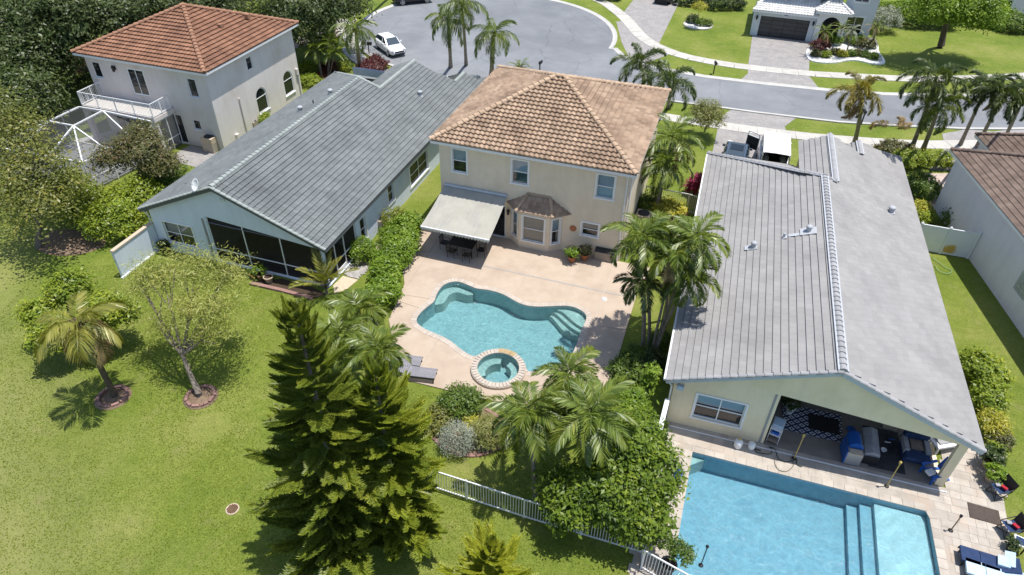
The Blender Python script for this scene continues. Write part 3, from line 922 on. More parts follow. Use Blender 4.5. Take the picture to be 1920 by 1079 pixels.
def cap_run(a, b, m, parent, r=0.13, step=0.34, name='ridge_tiles', mortar=None, lift=0.0, lap=0.03):
    """overlapping half-round cap tiles along a ridge or hip"""
    a, b = Vector(a), Vector(b)
    d = (b - a)
    L = d.length
    d.normalize()
    side = d.cross(Vector((0, 0, 1))).normalized()
    up = side.cross(d).normalized()
    mbx = MB()
    k = 0
    while k * step < L - 0.05:
        p0 = a + d * (k * step)
        p1 = a + d * min(k * step + step * 1.05, L + 0.05)
        vs = []
        for p, rr, zz in ((p0, r * 1.12, lift + lap), (p1, r * 0.96, lift)):
            for i in range(7):
                an = PI * i / 6
                vs.append(p + side * math.cos(an) * rr + up * (math.sin(an) * rr * 0.8 + zz - 0.02))
        mbx.add(vs, [(i, i + 1, i + 8, i + 7) for i in range(6)] + [tuple(range(7))])
        k += 1
    mbx.build(name, m, parent, kind='stuff')
    if mortar:
        q = MB()
        for s in (-1, 1):
            o = side * s * (r + 0.03)
            q.bar(a + o + up * (lift + 0.0), b + o + up * (lift + 0.0), 0.075, 0.06)
        q.build('ridge_mortar', mortar, parent)

def deckpoly(polys, m, parent, name='roof', dz=0.0):
    q = MB()
    for p in polys:
        q.add([(v[0], v[1], v[2] + dz) for v in p], [tuple(range(len(p)))])
    return q.build(name, m, parent)

def wall_face(parent, name, org, udir, outline, holes, m, depth=0.14, back=True):
    """vertical wall with real openings. outline and holes in (u, z); outward normal is u x up"""
    org, ud = Vector(org), Vector(udir).normalized()
    nrm = Vector((ud.y, -ud.x, 0))
    loops = [outline] + holes
    flat = [p for l in loops for p in l]
    tri = tessellate_polygon([[Vector((p[0], p[1], 0)) for p in l] for l in loops])
    q = MB()
    P3 = lambda p, dd=0.0: org + ud * p[0] + Vector((0, 0, p[1])) - nrm * dd
    tt = []
    for a, b, c in tri:
        A, B, Cc = flat[a], flat[b], flat[c]
        cr = (B[0] - A[0]) * (Cc[1] - A[1]) - (B[1] - A[1]) * (Cc[0] - A[0])
        if abs(cr) > 1e-9:
            tt.append((a, b, c) if cr > 0 else (a, c, b))
    q.add([P3(p) for p in flat], tt)
    if back:
        q.add([P3(p, depth) for p in flat], [(a, c, b) for a, b, c in tt])
    for l in holes:
        for i in range(len(l)):
            p, r_ = l[i], l[(i + 1) % len(l)]
            q.add([P3(p), P3(r_), P3(r_, depth), P3(p, depth)], [(0, 1, 2, 3)])
    return q.build(name, m, parent)

def rect(u0, z0, u1, z1):
    return [(u0, z0), (u1, z0), (u1, z1), (u0, z1)]

def archhole(u0, z0, u1, z1, n=10):
    r = (u1 - u0) / 2
    c = (u0 + u1) / 2
    zc = z1 - r
    return [(u0, z0), (u1, z0)] + [(c + r * math.cos(PI * k / n), zc + r * math.sin(PI * k / n)) for k in range(n + 1)]

def window(parent, org, udir, hole, blind=None, mull_v=0, rail=0.5, fw=0.05, surround=0.0, depth=0.10, glass=None, sill=True, fm=None, backm=None, blind_from=0.0):
    """window set in an opening: frame with mullions > pane, blind, sill"""
    fm = fm or M_ALU
    org, ud = Vector(org), Vector(udir).normalized()
    nrm = Vector((ud.y, -ud.x, 0))
    us, zs = [p[0] for p in hole], [p[1] for p in hole]
    u0, u1, z0, z1 = min(us), max(us), min(zs), max(zs)
    P3 = lambda u, z, d: org + ud * u + Vector((0, 0, z)) - nrm * d
    fr = MB()
    N = len(hole)
    cu, cz = (u0 + u1) / 2, (z0 + z1) / 2
    d0, d1 = depth * 0.45, depth * 0.9
    for i in range(N):
        a, b = hole[i], hole[(i + 1) % N]
        sa = lambda p: (p[0] + (cu - p[0]) / max(abs(cu - u0), 1e-6) * fw, p[1] + (cz - p[1]) / max(abs(cz - z0), 1e-6) * fw)
        a2, b2 = sa(a), sa(b)
        fr.add([P3(*a, d0), P3(*b, d0), P3(*b2, d0), P3(*a2, d0)], [(0, 1, 2, 3)])
        fr.add([P3(*a2, d0), P3(*b2, d0), P3(*b2, d1), P3(*a2, d1)], [(0, 1, 2, 3)])
    hd = depth * 0.5
    for k in range(mull_v):
        u = u0 + (u1 - u0) * (k + 1) / (mull_v + 1)
        fr.box(P3(u, cz, hd), (0.05, 0.03, z1 - z0 - 0.02), rz=math.atan2(ud.y, ud.x))
    if rail:
        fr.box(P3(cu, z0 + (z1 - z0) * rail, hd - 0.004), (u1 - u0 - 0.02, 0.03, 0.045), rz=math.atan2(ud.y, ud.x))
    if surround:
        s = surround
        rz = math.atan2(ud.y, ud.x)
        fr.box(P3(cu, z1 + s / 2, -0.018), (u1 - u0 + 2 * s, 0.045, s), rz=rz)
        fr.box(P3(cu, z0 - s / 2, -0.024), (u1 - u0 + 2 * s + 0.06, 0.06, s), rz=rz)
        for uu in (u0 - s / 2, u1 + s / 2):
            fr.box(P3(uu, cz, -0.016), (s, 0.04, z1 - z0), rz=rz)
    f = fr.build('window', fm, parent)
    MB().add([P3(*p, depth * 0.75) for p in hole], [tuple(range(N))]).build('pane', glass or M_GLASS, f)
    if sill and not surround:
        MB().box(P3(cu, z0 - 0.03, -0.03), (u1 - u0 + 0.12, 0.09, 0.06), rz=math.atan2(ud.y, ud.x)).build('sill', fm, f)
    MB().add([P3(*p, depth + 0.16) for p in hole], [tuple(range(N))]).build('room_behind', backm or M_DARK, f)
    if blind:
        zb = z0 + (z1 - z0) * blind_from
        MB().add([P3(u0, zb, depth + 0.06), P3(u1, zb, depth + 0.06), P3(u1, z1, depth + 0.06), P3(u0, z1, depth + 0.06)], [(0, 1, 2, 3)]).build('blind', blind, f)
    return f

def vent_cap(parent, p, m, r=0.13, h=0.26, name='vent'):
    q = MB()
    q.lathe([(0.24, 0.0), (0.22, 0.03), (r, 0.05), (r, h), (r * 1.25, h), (r * 1.25, h + 0.07), (r * 0.7, h + 0.13), (0.001, h + 0.15)], 12, p)
    return q.build(name, m, parent)

# ------------------------------------------------------------------ tan two-storey house (centre)
tan = thing('tan_house', 'tan two-storey house with brown hip roof, awning and bay window by the pool', 'house')
X0, X1, Y0, Y1, ZE = -15.95, -3.74, 33.56, 45.8, 6.2
AP = Vector(((X0 + X1) / 2, (Y0 + Y1) / 2, 8.62))
A, B, C_, D = Vector((X0, Y0, ZE)), Vector((X1, Y0, ZE)), Vector((X1, Y1, ZE)), Vector((X0, Y1, ZE))
AP0, AP1 = AP + Vector((-0.28, 0, 0)), AP + Vector((0.28, 0, 0))
roof = deckpoly([(A, B, AP1, AP0), (B, C_, AP1), (C_, D, AP0, AP1), (D, A, AP0)], mat('tan_underlay', (0.17, 0.12, 0.085), (0.21, 0.15, 0.11), 2.0, 0.9, 0.1), tan)
tl = S_tile(0.287, 0.325, 1, 0.10, M_TANT, 'roof_tile', lip=0.11)
T = slope_tiles((A, B, AP1, AP0), 0.30, 0.325) + slope_tiles((B, C_, AP1), 0.30, 0.325) + slope_tiles((C_, D, AP0, AP1), 0.30, 0.325) + slope_tiles((D, A, AP0), 0.30, 0.325)
pieces('roof_tile', tl, T, roof, M_TANT_S, 'roof_tiles')
for p, q in ((A, AP0), (B, AP1), (C_, AP1), (D, AP0), (AP0, AP1)):
    cap_run(p, q, M_TANCAP, roof, r=0.15, step=0.38, lift=0.09, lap=0.04)
for p in ((-16.11, 40.50, 5.72), (-15.14, 45.00, 6.15), (-6.28, 40.90, 6.31)):
    q = Vector(p)
    MB().lathe([(0.2, -0.1), (0.18, 0.08), (0.12, 0.2), (0.02, 0.24)], 10, (q.x, q.y, q.z)).build('vent', M_TANCAP, roof)
f = MB()
for p, q in ((A, B), (B, C_), (C_, D), (D, A)):
    f.bar(p + Vector((0, 0, -0.09)), q + Vector((0, 0, -0.09)), 0.03, 0.16)
f.build('fascia', M_WHITE, tan)
MB().prism([(X0 + 0.02, Y0 + 0.02), (X1 - 0.02, Y0 + 0.02), (X1 - 0.02, Y1 - 0.02), (X0 + 0.02, Y1 - 0.02)], ZE - 0.14, ZE - 0.05, bottom=True).build('soffit', M_WHITE, tan)
WX0, WX1, WY0, WY1 = -15.6, -4.1, 34.0, 45.4
def wn_hole(x0, z0, x1, z1):
    return rect(x0 - WX0, z0, x1 - WX0, z1)
h1, h2, h3 = wn_hole(-14.76, 4.18, -13.86, 5.68), wn_hole(-11.0, 4.14, -10.02, 5.66), wn_hole(-5.93, 4.18, -4.93, 5.66)
h4, hdoor = wn_hole(-6.55, 1.45, -5.55, 2.32), wn_hole(-14.5, 0.06, -11.35, 2.4)
wall_face(tan, 'wall', (WX0, WY0, 0), (1, 0, 0), rect(0, -0.05, WX1 - WX0, ZE - 0.1), [h1, h2, h3, h4, hdoor], M_TANW)
for h, bl, bf in ((h1, M_BLIND, 0.45), (h2, M_BLIND, 0.42), (h3, M_BLIND, 0.0)):
    window(tan, (WX0, WY0, 0), (1, 0, 0), h, blind=bl, blind_from=bf, surround=0.09)
window(tan, (WX0, WY0, 0), (1, 0, 0), h4, blind=M_SHADE, blind_from=0.5, surround=0.1)
# sliding glass door under the awning
f = MB()
u0, u1 = -14.5, -11.35
for u in (u0 + 0.04, (u0 + u1) / 2, u1 - 0.04):
    f.box((u, WY0 + 0.07, 1.23), (0.08, 0.06, 2.3))
f.box(((u0 + u1) / 2, WY0 + 0.07, 2.36), (u1 - u0, 0.055, 0.07))
f.box(((u0 + u1) / 2, WY0 + 0.06, 0.1), (u1 - u0, 0.10, 0.06))
sd = f.build('sliding_door', M_ALU, tan)
MB().box(((u0 + u1) / 2, WY0 + 0.085, 1.23), (u1 - u0 - 0.06, 0.008, 2.2)).build('pane', M_GLASS, sd)
MB().box(((u0 + u1) / 2, WY0 + 0.9, 1.2), (u1 - u0 - 0.02, 1.4, 2.4)).build('room_behind', M_DARK, sd)
for org, ud, ln in (((WX1, WY0, 0), (0, 1, 0), WY1 - WY0), ((WX1, WY1, 0), (-1, 0, 0), WX1 - WX0), ((WX0, WY1, 0), (0, -1, 0), WY1 - WY0)):
    wall_face(tan, 'wall', org, ud, rect(0, -0.05, ln, ZE - 0.1), [], M_TANW)
f = MB()
f.tube([(WX1 - 0.12, WY0 - 0.07, ZE - 0.2), (WX1 - 0.12, WY0 - 0.07, 0.1)], 0.045, 6)
f.tube([(WX1 + 0.07, WY0 + 0.3, ZE - 0.2), (WX1 + 0.07, WY0 + 0.3, 0.1)], 0.045, 6)
f.build('downpipe', M_WHITE, tan)
# bay window
BAY = [(-11.05, 34.0), (-10.3, 33.42), (-8.42, 33.42), (-7.72, 34.0)]
EV = [(-11.3, 34.0), (-10.45, 33.2), (-8.2, 33.2), (-7.2, 34.0)]
for i in range(3):
    a, b = Vector((*BAY[i], 0)), Vector((*BAY[i + 1], 0))
    L_ = (b - a).length
    h = rect(0.22 if i == 1 else 0.2, 0.62, L_ - (0.3 if i == 1 else 0.2), 2.35)
    wall_face(tan, 'bay_wall', a, b - a, rect(0, 0.0, L_, 2.68), [h], M_TANW, depth=0.1)
    window(tan, a, b - a, h, blind=M_SHADE if i == 1 else M_BLIND, blind_from=0.02 if i == 1 else 0.5, rail=0.5, surround=0.08)
rid = (Vector((-9.95, 34.02, 3.55)), Vector((-8.6, 34.02, 3.55)))
E3 = [Vector((*p, 2.72)) for p in EV]
bay_roof = deckpoly([(E3[0], E3[1], rid[0]), (E3[1], E3[2], rid[1], rid[0]), (E3[2], E3[3], rid[1])], M_TANCAP, tan, 'bay_roof')
deckpoly([[p for p in E3]], M_WHITE, tan, 'bay_soffit', dz=-0.02)
T = slope_tiles((E3[0], E3[1], rid[0]), 0.22, 0.26) + slope_tiles((E3[1], E3[2], rid[1], rid[0]), 0.22, 0.26) + slope_tiles((E3[2], E3[3], rid[1]), 0.22, 0.26)
pieces('roof_tile', S_tile(0.22, 0.26, 1, 0.035, M_TANT, 'roof_tile'), T, bay_roof, M_TANT_S, 'roof_tiles')
for p, q in ((E3[1], rid[0]), (E3[2], rid[1]), (rid[0], rid[1])):
    cap_run(p, q, M_TANCAP, bay_roof, r=0.1, step=0.3, lift=0.05)
# retractable awning
AF0, AF1 = (-15.49, 30.75, 2.15), (-11.19, 30.40, 2.15)
AB0, AB1 = (-15.32, 33.94, 3.25), (-11.24, 33.94, 3.16)
aw = thing('awning', 'cream fabric awning stretched over the patio from the tan house wall', 'awning', (AB0[0], 33.95, 3.2))
f = MB()
nx, ny = 16, 10
def awp(i, j, dz=0.0):
    u, v = i / nx, j / ny
    a = Vector((AB0[0] + (AB1[0] - AB0[0]) * u, 33.9, 3.14))
    b = Vector((AF0[0] + (AF1[0] - AF0[0]) * u, 0.5 * (AF0[1] + AF1[1]), 2.15))
    p = a.lerp(b, v)
    p.z -= 0.10 * math.sin(PI * v) - 0.012 * math.cos(u * PI * 16) + dz
    return p - Vector(aw.location)
vs = [awp(i, j) for j in range(ny + 1) for i in range(nx + 1)]
f.add(vs, [(j * (nx + 1) + i, (j + 1) * (nx + 1) + i, (j + 1) * (nx + 1) + i + 1, j * (nx + 1) + i + 1) for j in range(ny) for i in range(nx)], True)
M_AWN = mat('awning_canvas', (0.355, 0.34, 0.295), (0.405, 0.39, 0.345), 1.6, 0.9, 0.1)
def awning_stain(m):
    nt = m.node_tree
    b = [n for n in nt.nodes if n.type == 'BSDF_PRINCIPLED'][0]
    src = b.inputs['Base Color'].links[0].from_socket
    p = nt.nodes.new('ShaderNodeNewGeometry').outputs['Position']
    mp = nt.nodes.new('ShaderNodeMapping')
    mp.inputs['Scale'].default_value = (13.0, 1.0, 1.0)
    nt.links.new(p, mp.inputs['Vector'])
    n1 = noise(nt, mp.outputs[0], 1.0, 5, 0.7)
    n2 = noise(nt, p, 0.7, 3)
    s = mathn(nt, 'MULTIPLY', n1, n2)
    r = ramp(nt, s, [(0.25, (0, 0, 0)), (0.40, (0.55, 0.55, 0.55))])
    nt.links.new(mixc(nt, r, src, (0.22, 0.23, 0.24)), b.inputs['Base Color'])
awning_stain(M_AWN)
f.build('canopy', M_AWN, aw)
f = MB()
nv = 22
for k in range(nv):
    a, b = awp(nx * k / nv, ny), awp(nx * (k + 1) / nv, ny)
    c = (a + b) / 2
    f.add([a, b, b - Vector((0, 0, 0.14)), c - Vector((0, 0, 0.24)), a - Vector((0, 0, 0.14))], [(0, 4, 3, 2, 1)])
f.build('valance', M_CANVAS, aw)
f = MB()
f.bar(awp(0, ny, 0.03), awp(nx, ny, 0.03), 0.07)
for i in (2, nx - 2):
    f.bar(awp(i, 0.3, 0.3), awp(i + (2 if i < 5 else -2), 5, 0.2), 0.05)
    f.bar(awp(i + (2 if i < 5 else -2), 5, 0.2), awp(i, ny, 0.04), 0.045)
f.build('folding_arm', M_ALU, aw)
MB().tube([awp(0, 0, -0.05), awp(nx, 0, -0.05)], 0.09, 8).build('roller_case', M_FASC_B, aw)

# wall things of the tan house
o = MB().lathe([(0.001, 0), (0.12, 0.0), (0.2, 0.03), (0.21, 0.0), (0.19, -0.01)], 16)
pl = o.build('wall_plate', M_TERRAC)
pl.rotation_euler = (PI / 2, 0, 0)
pl.location = (-7.08, 33.985, 1.76)
tag(pl, 'round terracotta plate hung on the tan wall beside the bay window', 'wall ornament')
def wall_lantern(loc, label, rz=0, s=1.0):
    t = thing('wall_lantern', label, 'lamp', loc, rz)
    MB().box((0, -0.015 * s, 0), (0.12 * s, 0.03, 0.2 * s)).build('bracket', M_BLACK, t)
    MB().lathe([(0.02 * s, 0.2 * s), (0.11 * s, 0.08 * s), (0.09 * s, 0.07 * s), (0.07 * s, -0.16 * s), (0.02, -0.2 * s)], 8, (0, -0.14 * s, 0)).build('lantern', M_BLACK, t)
    return t
wall_lantern((-11.15, 33.98, 2.12), 'black lantern on the tan wall between sliding door and bay window')

# ------------------------------------------------------------------ single-storey gable houses (grey and right)
def ranch(root, W, rx, ah, y1, yb, r2x, r2y, r3, tile, tile_s, capm, deckm, wallm, tw, tc, stag, mortar=None, capr=0.13, r3m=None, fasc=None, uo0=4.4, uo1=11.75):
    EH = 2.9
    pr = (ah - EH) / (W - rx)                     # right slope fall per metre
    zr = lambda x: ah - pr * (x - rx)
    V = Vector
    x3, y3, z3 = r3
    left = [V((0, yb, EH)), V((0, 0, EH)), V((rx, 0, ah)), V((rx, y1, ah))]
    right = [V((W, 0, EH)), V((W, 25.9, EH)), V((x3, y3, zr(x3))), V((x3, y3 - 1.9, zr(x3))), V((x3 - 1.35, r2y, zr(x3 - 1.35))), V((r2x, r2y, zr(r2x))), V((r2x, y1, zr(r2x))), V((rx, y1, ah)), V((rx, 0, ah))]
    z2 = zr(r2x)
    xl2 = r2x - 1.75
    wing2 = [V((xl2, r2y, z2 - pr * 1.75)), V((xl2, y1 + 0.6, z2 - pr * 1.75)), V((r2x, y1 + 0.15, z2)), V((r2x, r2y, z2))]
    back = [V((xl2 - 0.1, yb, EH)), V((0, yb, EH)), V((rx, y1, ah)), V((xl2 - 0.1, y1 + 0.15 + (ah - z2), z2 + 0.1))]
    zx3 = zr(x3)
    wing3 = [V((x3 - 1.6, y3, zx3 - pr * 1.6)), V((x3 - 1.6, y3 - 1.7, zx3 - pr * 1.6)), V((x3, y3 - 1.9, zx3 + 0.03)), V((x3, y3, zx3 + 0.03))]
    roof = deckpoly([left, right, wing2, back, wing3], deckm, root)
    T = slope_tiles(left, tw, tc, stag) + slope_tiles(right, tw, tc, stag) + slope_tiles(wing2, tw, tc, stag) + slope_tiles(back, tw, tc, stag)
    pieces('roof_tile', tile, T, roof, tile_s, 'roof_tiles', root=root)
    T3 = slope_tiles(wing3, tw, tc, stag)
    link(bpy.data.objects.new('roof_tiles', merged('roof_tiles', tile, T3, r3m or tile_s)), roof, kind='stuff')
    cap_run(left[2], left[3], capm, roof, r=capr, lift=0.06, mortar=mortar)
    cap_run(left[0], left[3], capm, roof, r=capr * 0.9, lift=0.05, mortar=mortar)
    cap_run(wing2[3], wing2[2], capm, roof, r=capr * 0.9, lift=0.05, mortar=mortar)
    cap_run((rx, y1, ah), (r2x, y1 + 0.1, z2), capm, roof, r=capr * 0.9, lift=0.05)
    cap_run(wing3[3], wing3[2], capm, roof, r=capr * 0.9, lift=0.05, mortar=mortar)
    cap_run(left[1], left[2], capm, roof, r=0.09, lift=0.03, name='rake_tiles')
    cap_run(right[0], left[2], capm, roof, r=0.09, lift=0.03, name='rake_tiles')
    # rake boards, gutters
    f = MB()
    for a, b in ((left[1], left[2]), (left[2], right[0])):
        dz = V((0, -0.015, -0.11))
        f.bar(a + dz, b + dz, 0.035, 0.19)
    f.bar(right[0] + V((0, 0, -0.1)), right[1] + V((0, 0, -0.1)), 0.03, 0.16)
    f.bar(left[1] + V((0, 0, -0.1)), left[0] + V((0, 0, -0.1)), 0.03, 0.16)
    f.build('fascia', fasc or M_WHITE, root)
    g = MB()
    g.bar((-0.07, 0.0, EH - 0.03), (-0.07, yb, EH - 0.03), 0.11, 0.10)
    g.tube([(-0.06, 0.1, EH - 0.06), (0.16, 0.22, EH - 0.35), (0.28, 0.22, EH - 0.5), (0.28, 0.22, 0.1)], 0.045, 6)
    g.build('gutter', M_WHITE, root)
    sof = MB()
    sof.add([(0.02, 0.02, EH - 0.13), (0.42, 0.02, EH - 0.13), (0.42, yb, EH - 0.13), (0.02, yb, EH - 0.13)], [(0, 1, 2, 3)])
    sof.add([(W - 0.42, 0.02, EH - 0.13), (W - 0.02, 0.02, EH - 0.13), (W - 0.02, 25.5, EH - 0.13), (W - 0.42, 25.5, EH - 0.13)], [(0, 1, 2, 3)])
    sof.build('soffit', M_WHITE, root)
    # walls
    wy, wx0, wx1 = 0.27, 0.38, W - 0.4
    zg = lambda x: (EH + (ah - EH) * x / rx if x < rx else zr(x)) - 0.15
    openg = [(uo0 - wx0, 0.06), (uo1 - wx0, 0.06), (uo1 - wx0, 2.62), (uo0 - wx0, 3.18)]
    return dict(EH=EH, wy=wy, wx0=wx0, wx1=wx1, zg=zg, openg=openg, roof=roof, W=W, rx=rx, ah=ah, yb=yb)

# grey roofed house on the left
GO = (-31.1, 25.65, 0)
grey = thing('grey_roof_house', 'pale blue single-storey house with long grey tiled gable roof and screened porch', 'house', GO)
g_ = ranch(grey, 12.3, 5.7, 5.45, 16.6, 22.5, 7.25, 22.6, (10.6, 24.6, 0), S_tile(0.315, 0.325, 2, 0.07, M_GRT, 'roof_tile', lip=0.075), M_GRT_S, M_GRCAP, M_UNDER, M_BLUEW, 0.33, 0.325, 0.0, r3m=M_GRT_DARK, fasc=mat('dark_fascia', (0.10, 0.11, 0.115), None, rough=0.6))
wx0, wx1, wy, zg = g_['wx0'], g_['wx1'], g_['wy'], g_['zg']
hw = rect(0.72, 0.68, 2.78, 2.16)
out = [(0, 0), (wx1 - wx0, 0), (wx1 - wx0, zg(wx1)), (5.7 - wx0, zg(5.7)), (0, zg(wx0))]
wall_face(grey, 'gable_wall', (wx0, wy, 0), (1, 0, 0), out, [hw, g_['openg']], M_BLUEW, depth=0.18)
window(grey, (wx0, wy, 0), (1, 0, 0), hw, blind=M_SHADE, blind_from=0.45, mull_v=1, rail=0.5, surround=0.1, depth=0.14)
hs1, hs2, hs3 = rect(4.0, 0.5, 4.7, 2.1), rect(7.75, 1.05, 8.55, 2.4), rect(11.0, 0.55, 13.95, 2.1)
side_open = rect(0.12, 0.06, 3.55, 2.4)
wall_face(grey, 'side_wall', (wx1, wy, 0), (0, 1, 0), rect(0, 0, 24.5, 2.78), [side_open, hs1, hs2, hs3], M_BLUEW, depth=0.18)
for h, mv in ((hs1, 0), (hs2, 0), (hs3, 1)):
    window(grey, (wx1, wy, 0), (0, 1, 0), h, mull_v=mv, surround=0.1, depth=0.14)
wall_face(grey, 'side_wall', (wx0, 22.2, 0), (0, -1, 0), rect(0, 0, 22.2 - wy, 2.78), [], M_BLUEW)
wall_face(grey, 'end_wall', (wx1, 24.77, 0), (-1, 0, 0), rect(0, 0, wx1 - wx0, 2.7), [], M_BLUEW)
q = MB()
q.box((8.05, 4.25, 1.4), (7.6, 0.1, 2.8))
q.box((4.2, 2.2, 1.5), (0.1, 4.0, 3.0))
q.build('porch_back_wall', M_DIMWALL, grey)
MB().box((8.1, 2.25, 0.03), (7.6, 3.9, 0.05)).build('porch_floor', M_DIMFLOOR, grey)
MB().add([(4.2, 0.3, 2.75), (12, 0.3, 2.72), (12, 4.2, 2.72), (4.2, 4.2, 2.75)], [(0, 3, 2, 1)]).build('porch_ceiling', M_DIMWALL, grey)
# bug screens
q = MB()
yy = wy + 0.09
for x, zt in ((6.75, 3.0), (9.15, 2.81), (4.43, 3.15), (11.72, 2.62)):
    q.box((x, yy, zt / 2 + 0.03), (0.055, 0.06, zt))
for z in (0.09, 0.92):
    q.box((8.08, yy, z), (7.3, 0.05, 0.055))
q.bar((4.43, yy, 3.16), (11.72, yy, 2.60), 0.05)
scr = q.build('porch_screen', M_ALU, grey)
MB().add([(4.43, yy + 0.01, 0.08), (11.72, yy + 0.01, 0.08), (11.72, yy + 0.01, 2.6), (4.43, yy + 0.01, 3.15)], [(0, 1, 2, 3)]).build('screen_mesh', M_SCREEN, scr)
q = MB()
xx = wx1 - 0.09
for y in (0.42, 1.45, 2.45, 3.75):
    q.box((xx, y + 0.02, 1.22), (0.06, 0.06, 2.35))
for y0_, y1_ in ((0.42, 1.45), (1.45, 2.45), (2.45, 3.75)):
    q.box((xx, (y0_ + y1_) / 2, 0.95), (0.05, y1_ - y0_ - 0.06, 0.055))
q.box((xx, 2.1, 2.37), (0.05, 3.4, 0.06))
q.box((xx, 1.97, 0.22), (0.05, 0.94, 0.26))
scr = q.build('porch_screen', M_ALU, grey)
MB().add([(xx - 0.01, 0.42, 0.08), (xx - 0.01, 3.75, 0.08), (xx - 0.01, 3.75, 2.37), (xx - 0.01, 0.42, 2.37)], [(0, 1, 2, 3)]).build('screen_mesh', M_SCREEN, scr)
for xx_, y_, s in ((3.8, 11.7, 1), (4.85, 14.0, 1), (9.6, 18.4, 1)):
    z_ = (2.9 + 2.55 * xx_ / 5.7) if xx_ < 5.7 else 5.45 - 0.386 * (xx_ - 5.7)
    vent_cap(g_['roof'], (xx_, y_, z_), M_SLMORT, r=0.15, h=0.3)
MB().tube([(4.3, 12.6, 4.75), (4.3, 12.6, 5.15)], 0.05, 6).build('vent_pipe', M_BLACK, g_['roof'])
# satellite dish at the gable
q = thing('satellite_dish', 'pale satellite dish on a mast at the peak of the blue gable', 'satellite dish', (GO[0] + 5.05, GO[1] + 0.1, 5.15))
d = MB().lathe([(0.001, 0.0), (0.15, 0.015), (0.28, 0.05), (0.36, 0.095), (0.345, 0.105), (0.27, 0.06), (0.001, 0.012)], 18)
do = d.build('dish', M_WHITE, q)
do.rotation_euler = (R(52), R(-38), 0)
do.location = (-0.15, -0.2, 0.35)
m_ = MB().tube([(0.3, 0.1, -0.1), (0.12, -0.05, 0.1), (-0.1, -0.14, 0.32)], 0.028, 6)
m_.tube([(-0.14, -0.18, 0.3), (-0.4, -0.55, 0.62)], 0.015, 5)
m_.box((-0.42, -0.57, 0.64), (0.07, 0.09, 0.08))
m_.build('mast', M_STEEL, q)
q = thing('floodlight', 'small white twin floodlight under the peak of the blue gable', 'lamp', (GO[0] + 6.1, GO[1] + 0.25, 4.75))
m_ = MB().box((0, -0.03, 0), (0.12, 0.06, 0.12))
m_.lathe([(0.03, 0), (0.07, -0.12), (0.001, -0.12)], 8, (-0.12, -0.1, 0.02)).lathe([(0.03, 0), (0.07, -0.12), (0.001, -0.12)], 8, (0.12, -0.1, 0.02))
m_.bar((-0.12, -0.1, 0.02), (0.12, -0.1, 0.02), 0.03)
m_.build('lamp_heads', M_WHITE, q)

# privacy wall running out from the grey house
q = thing('garden_wall', 'white stucco garden wall running out from the corner of the blue house', 'wall', (-30.89, 26.01, 0.00))
a, b = Vector((-30.92, 26.00, 0.00)), Vector((-30.91, 22.77, 0.00))
dv = (b - a)
q2 = MB().bar((0, 0, 0.9), (dv.x, dv.y, 0.9), 0.16, 1.8)
q2.build('wall_panel', M_BLUEW, q)
MB().bar((0, 0, 1.83), (dv.x, dv.y, 1.83), 0.24, 0.07).build('coping', M_CLAYLT, q)
MB().bar((0.1, -0.12, 0.05), (dv.x + 0.1, dv.y - 0.12, 0.05), 0.12, 0.10).build('footing', M_WHITE, q)

# right house
RO = (0.10, 22.1, 0)
right = thing('flat_tile_house', 'cream single-storey house with flat grey tile roof and open furnished lanai', 'house', RO, R(1.15))
r_ = ranch(right, 12.5, 6.5, 5.42, 16.4, 22.3, 7.2, 22.9, (9.3, 24.4, 0), F_tile(0.40, 0.335, M_SLT, 'roof_tile'), M_SLT_S, M_SLCAP, M_SLCAP, M_CREAMW, 0.40, 0.335, 0.5, mortar=M_SLMORT, capr=0.14, fasc=M_FASC_B, uo0=4.72, uo1=11.75)
wx0, wx1, wy, zg = r_['wx0'], r_['wx1'], r_['wy'], r_['zg']
hw = rect(1.45 - wx0, 0.74, 3.55 - wx0, 2.2)
out = [(0, 0), (wx1 - wx0, 0), (wx1 - wx0, zg(wx1)), (6.5 - wx0, zg(6.5)), (0, zg(wx0))]
r_['openg'][2] = (11.75 - wx0, 2.68)
r_['openg'][3] = (4.72 - wx0, 3.22)
wall_face(right, 'gable_wall', (wx0, wy, 0), (1, 0, 0), out, [hw, r_['openg']], M_CREAMW, depth=0.2)
window(right, (wx0, wy, 0), (1, 0, 0), hw, blind=M_BLIND, blind_from=0.5, mull_v=1, rail=0.5, surround=0.08, depth=0.14)
wall_face(right, 'side_wall', (wx1, wy, 0), (0, 1, 0), rect(0, 0, 25.0, 2.78), [rect(0.45, 0.06, 3.8, 2.45)], M_CREAMW, depth=0.2)
wall_face(right, 'side_wall', (wx0, 22.0, 0), (0, -1, 0), rect(0, 0, 22.0 - wy, 2.78), [], M_CREAMW)
wall_face(right, 'end_wall', (wx1, 25.2, 0), (-1, 0, 0), rect(0, 0, 6.0, 2.7), [], M_CREAMW)
wall_face(right, 'end_wall', (wx0 + 6, 22.0, 0), (-1, 0, 0), rect(0, 0, 6.0, 2.7), [], M_CREAMW)
q = MB()
q.box((8.2, 4.6, 1.5), (7.4, 0.1, 3.0))
q.box((4.55, 2.4, 1.6), (0.1, 4.3, 3.2))
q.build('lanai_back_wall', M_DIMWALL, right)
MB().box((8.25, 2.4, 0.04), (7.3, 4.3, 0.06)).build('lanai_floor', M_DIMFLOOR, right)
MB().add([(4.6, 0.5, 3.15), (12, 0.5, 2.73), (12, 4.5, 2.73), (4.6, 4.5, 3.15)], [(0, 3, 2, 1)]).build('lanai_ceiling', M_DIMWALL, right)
q = MB()
for x0_, x1_ in ((6.0, 7.4), (7.45, 8.85)):
    q.box(((x0_ + x1_) / 2, 4.53, 1.15), (x1_ - x0_, 0.05, 2.1))
w_ = q.build('sliding_door', M_ALU, right)
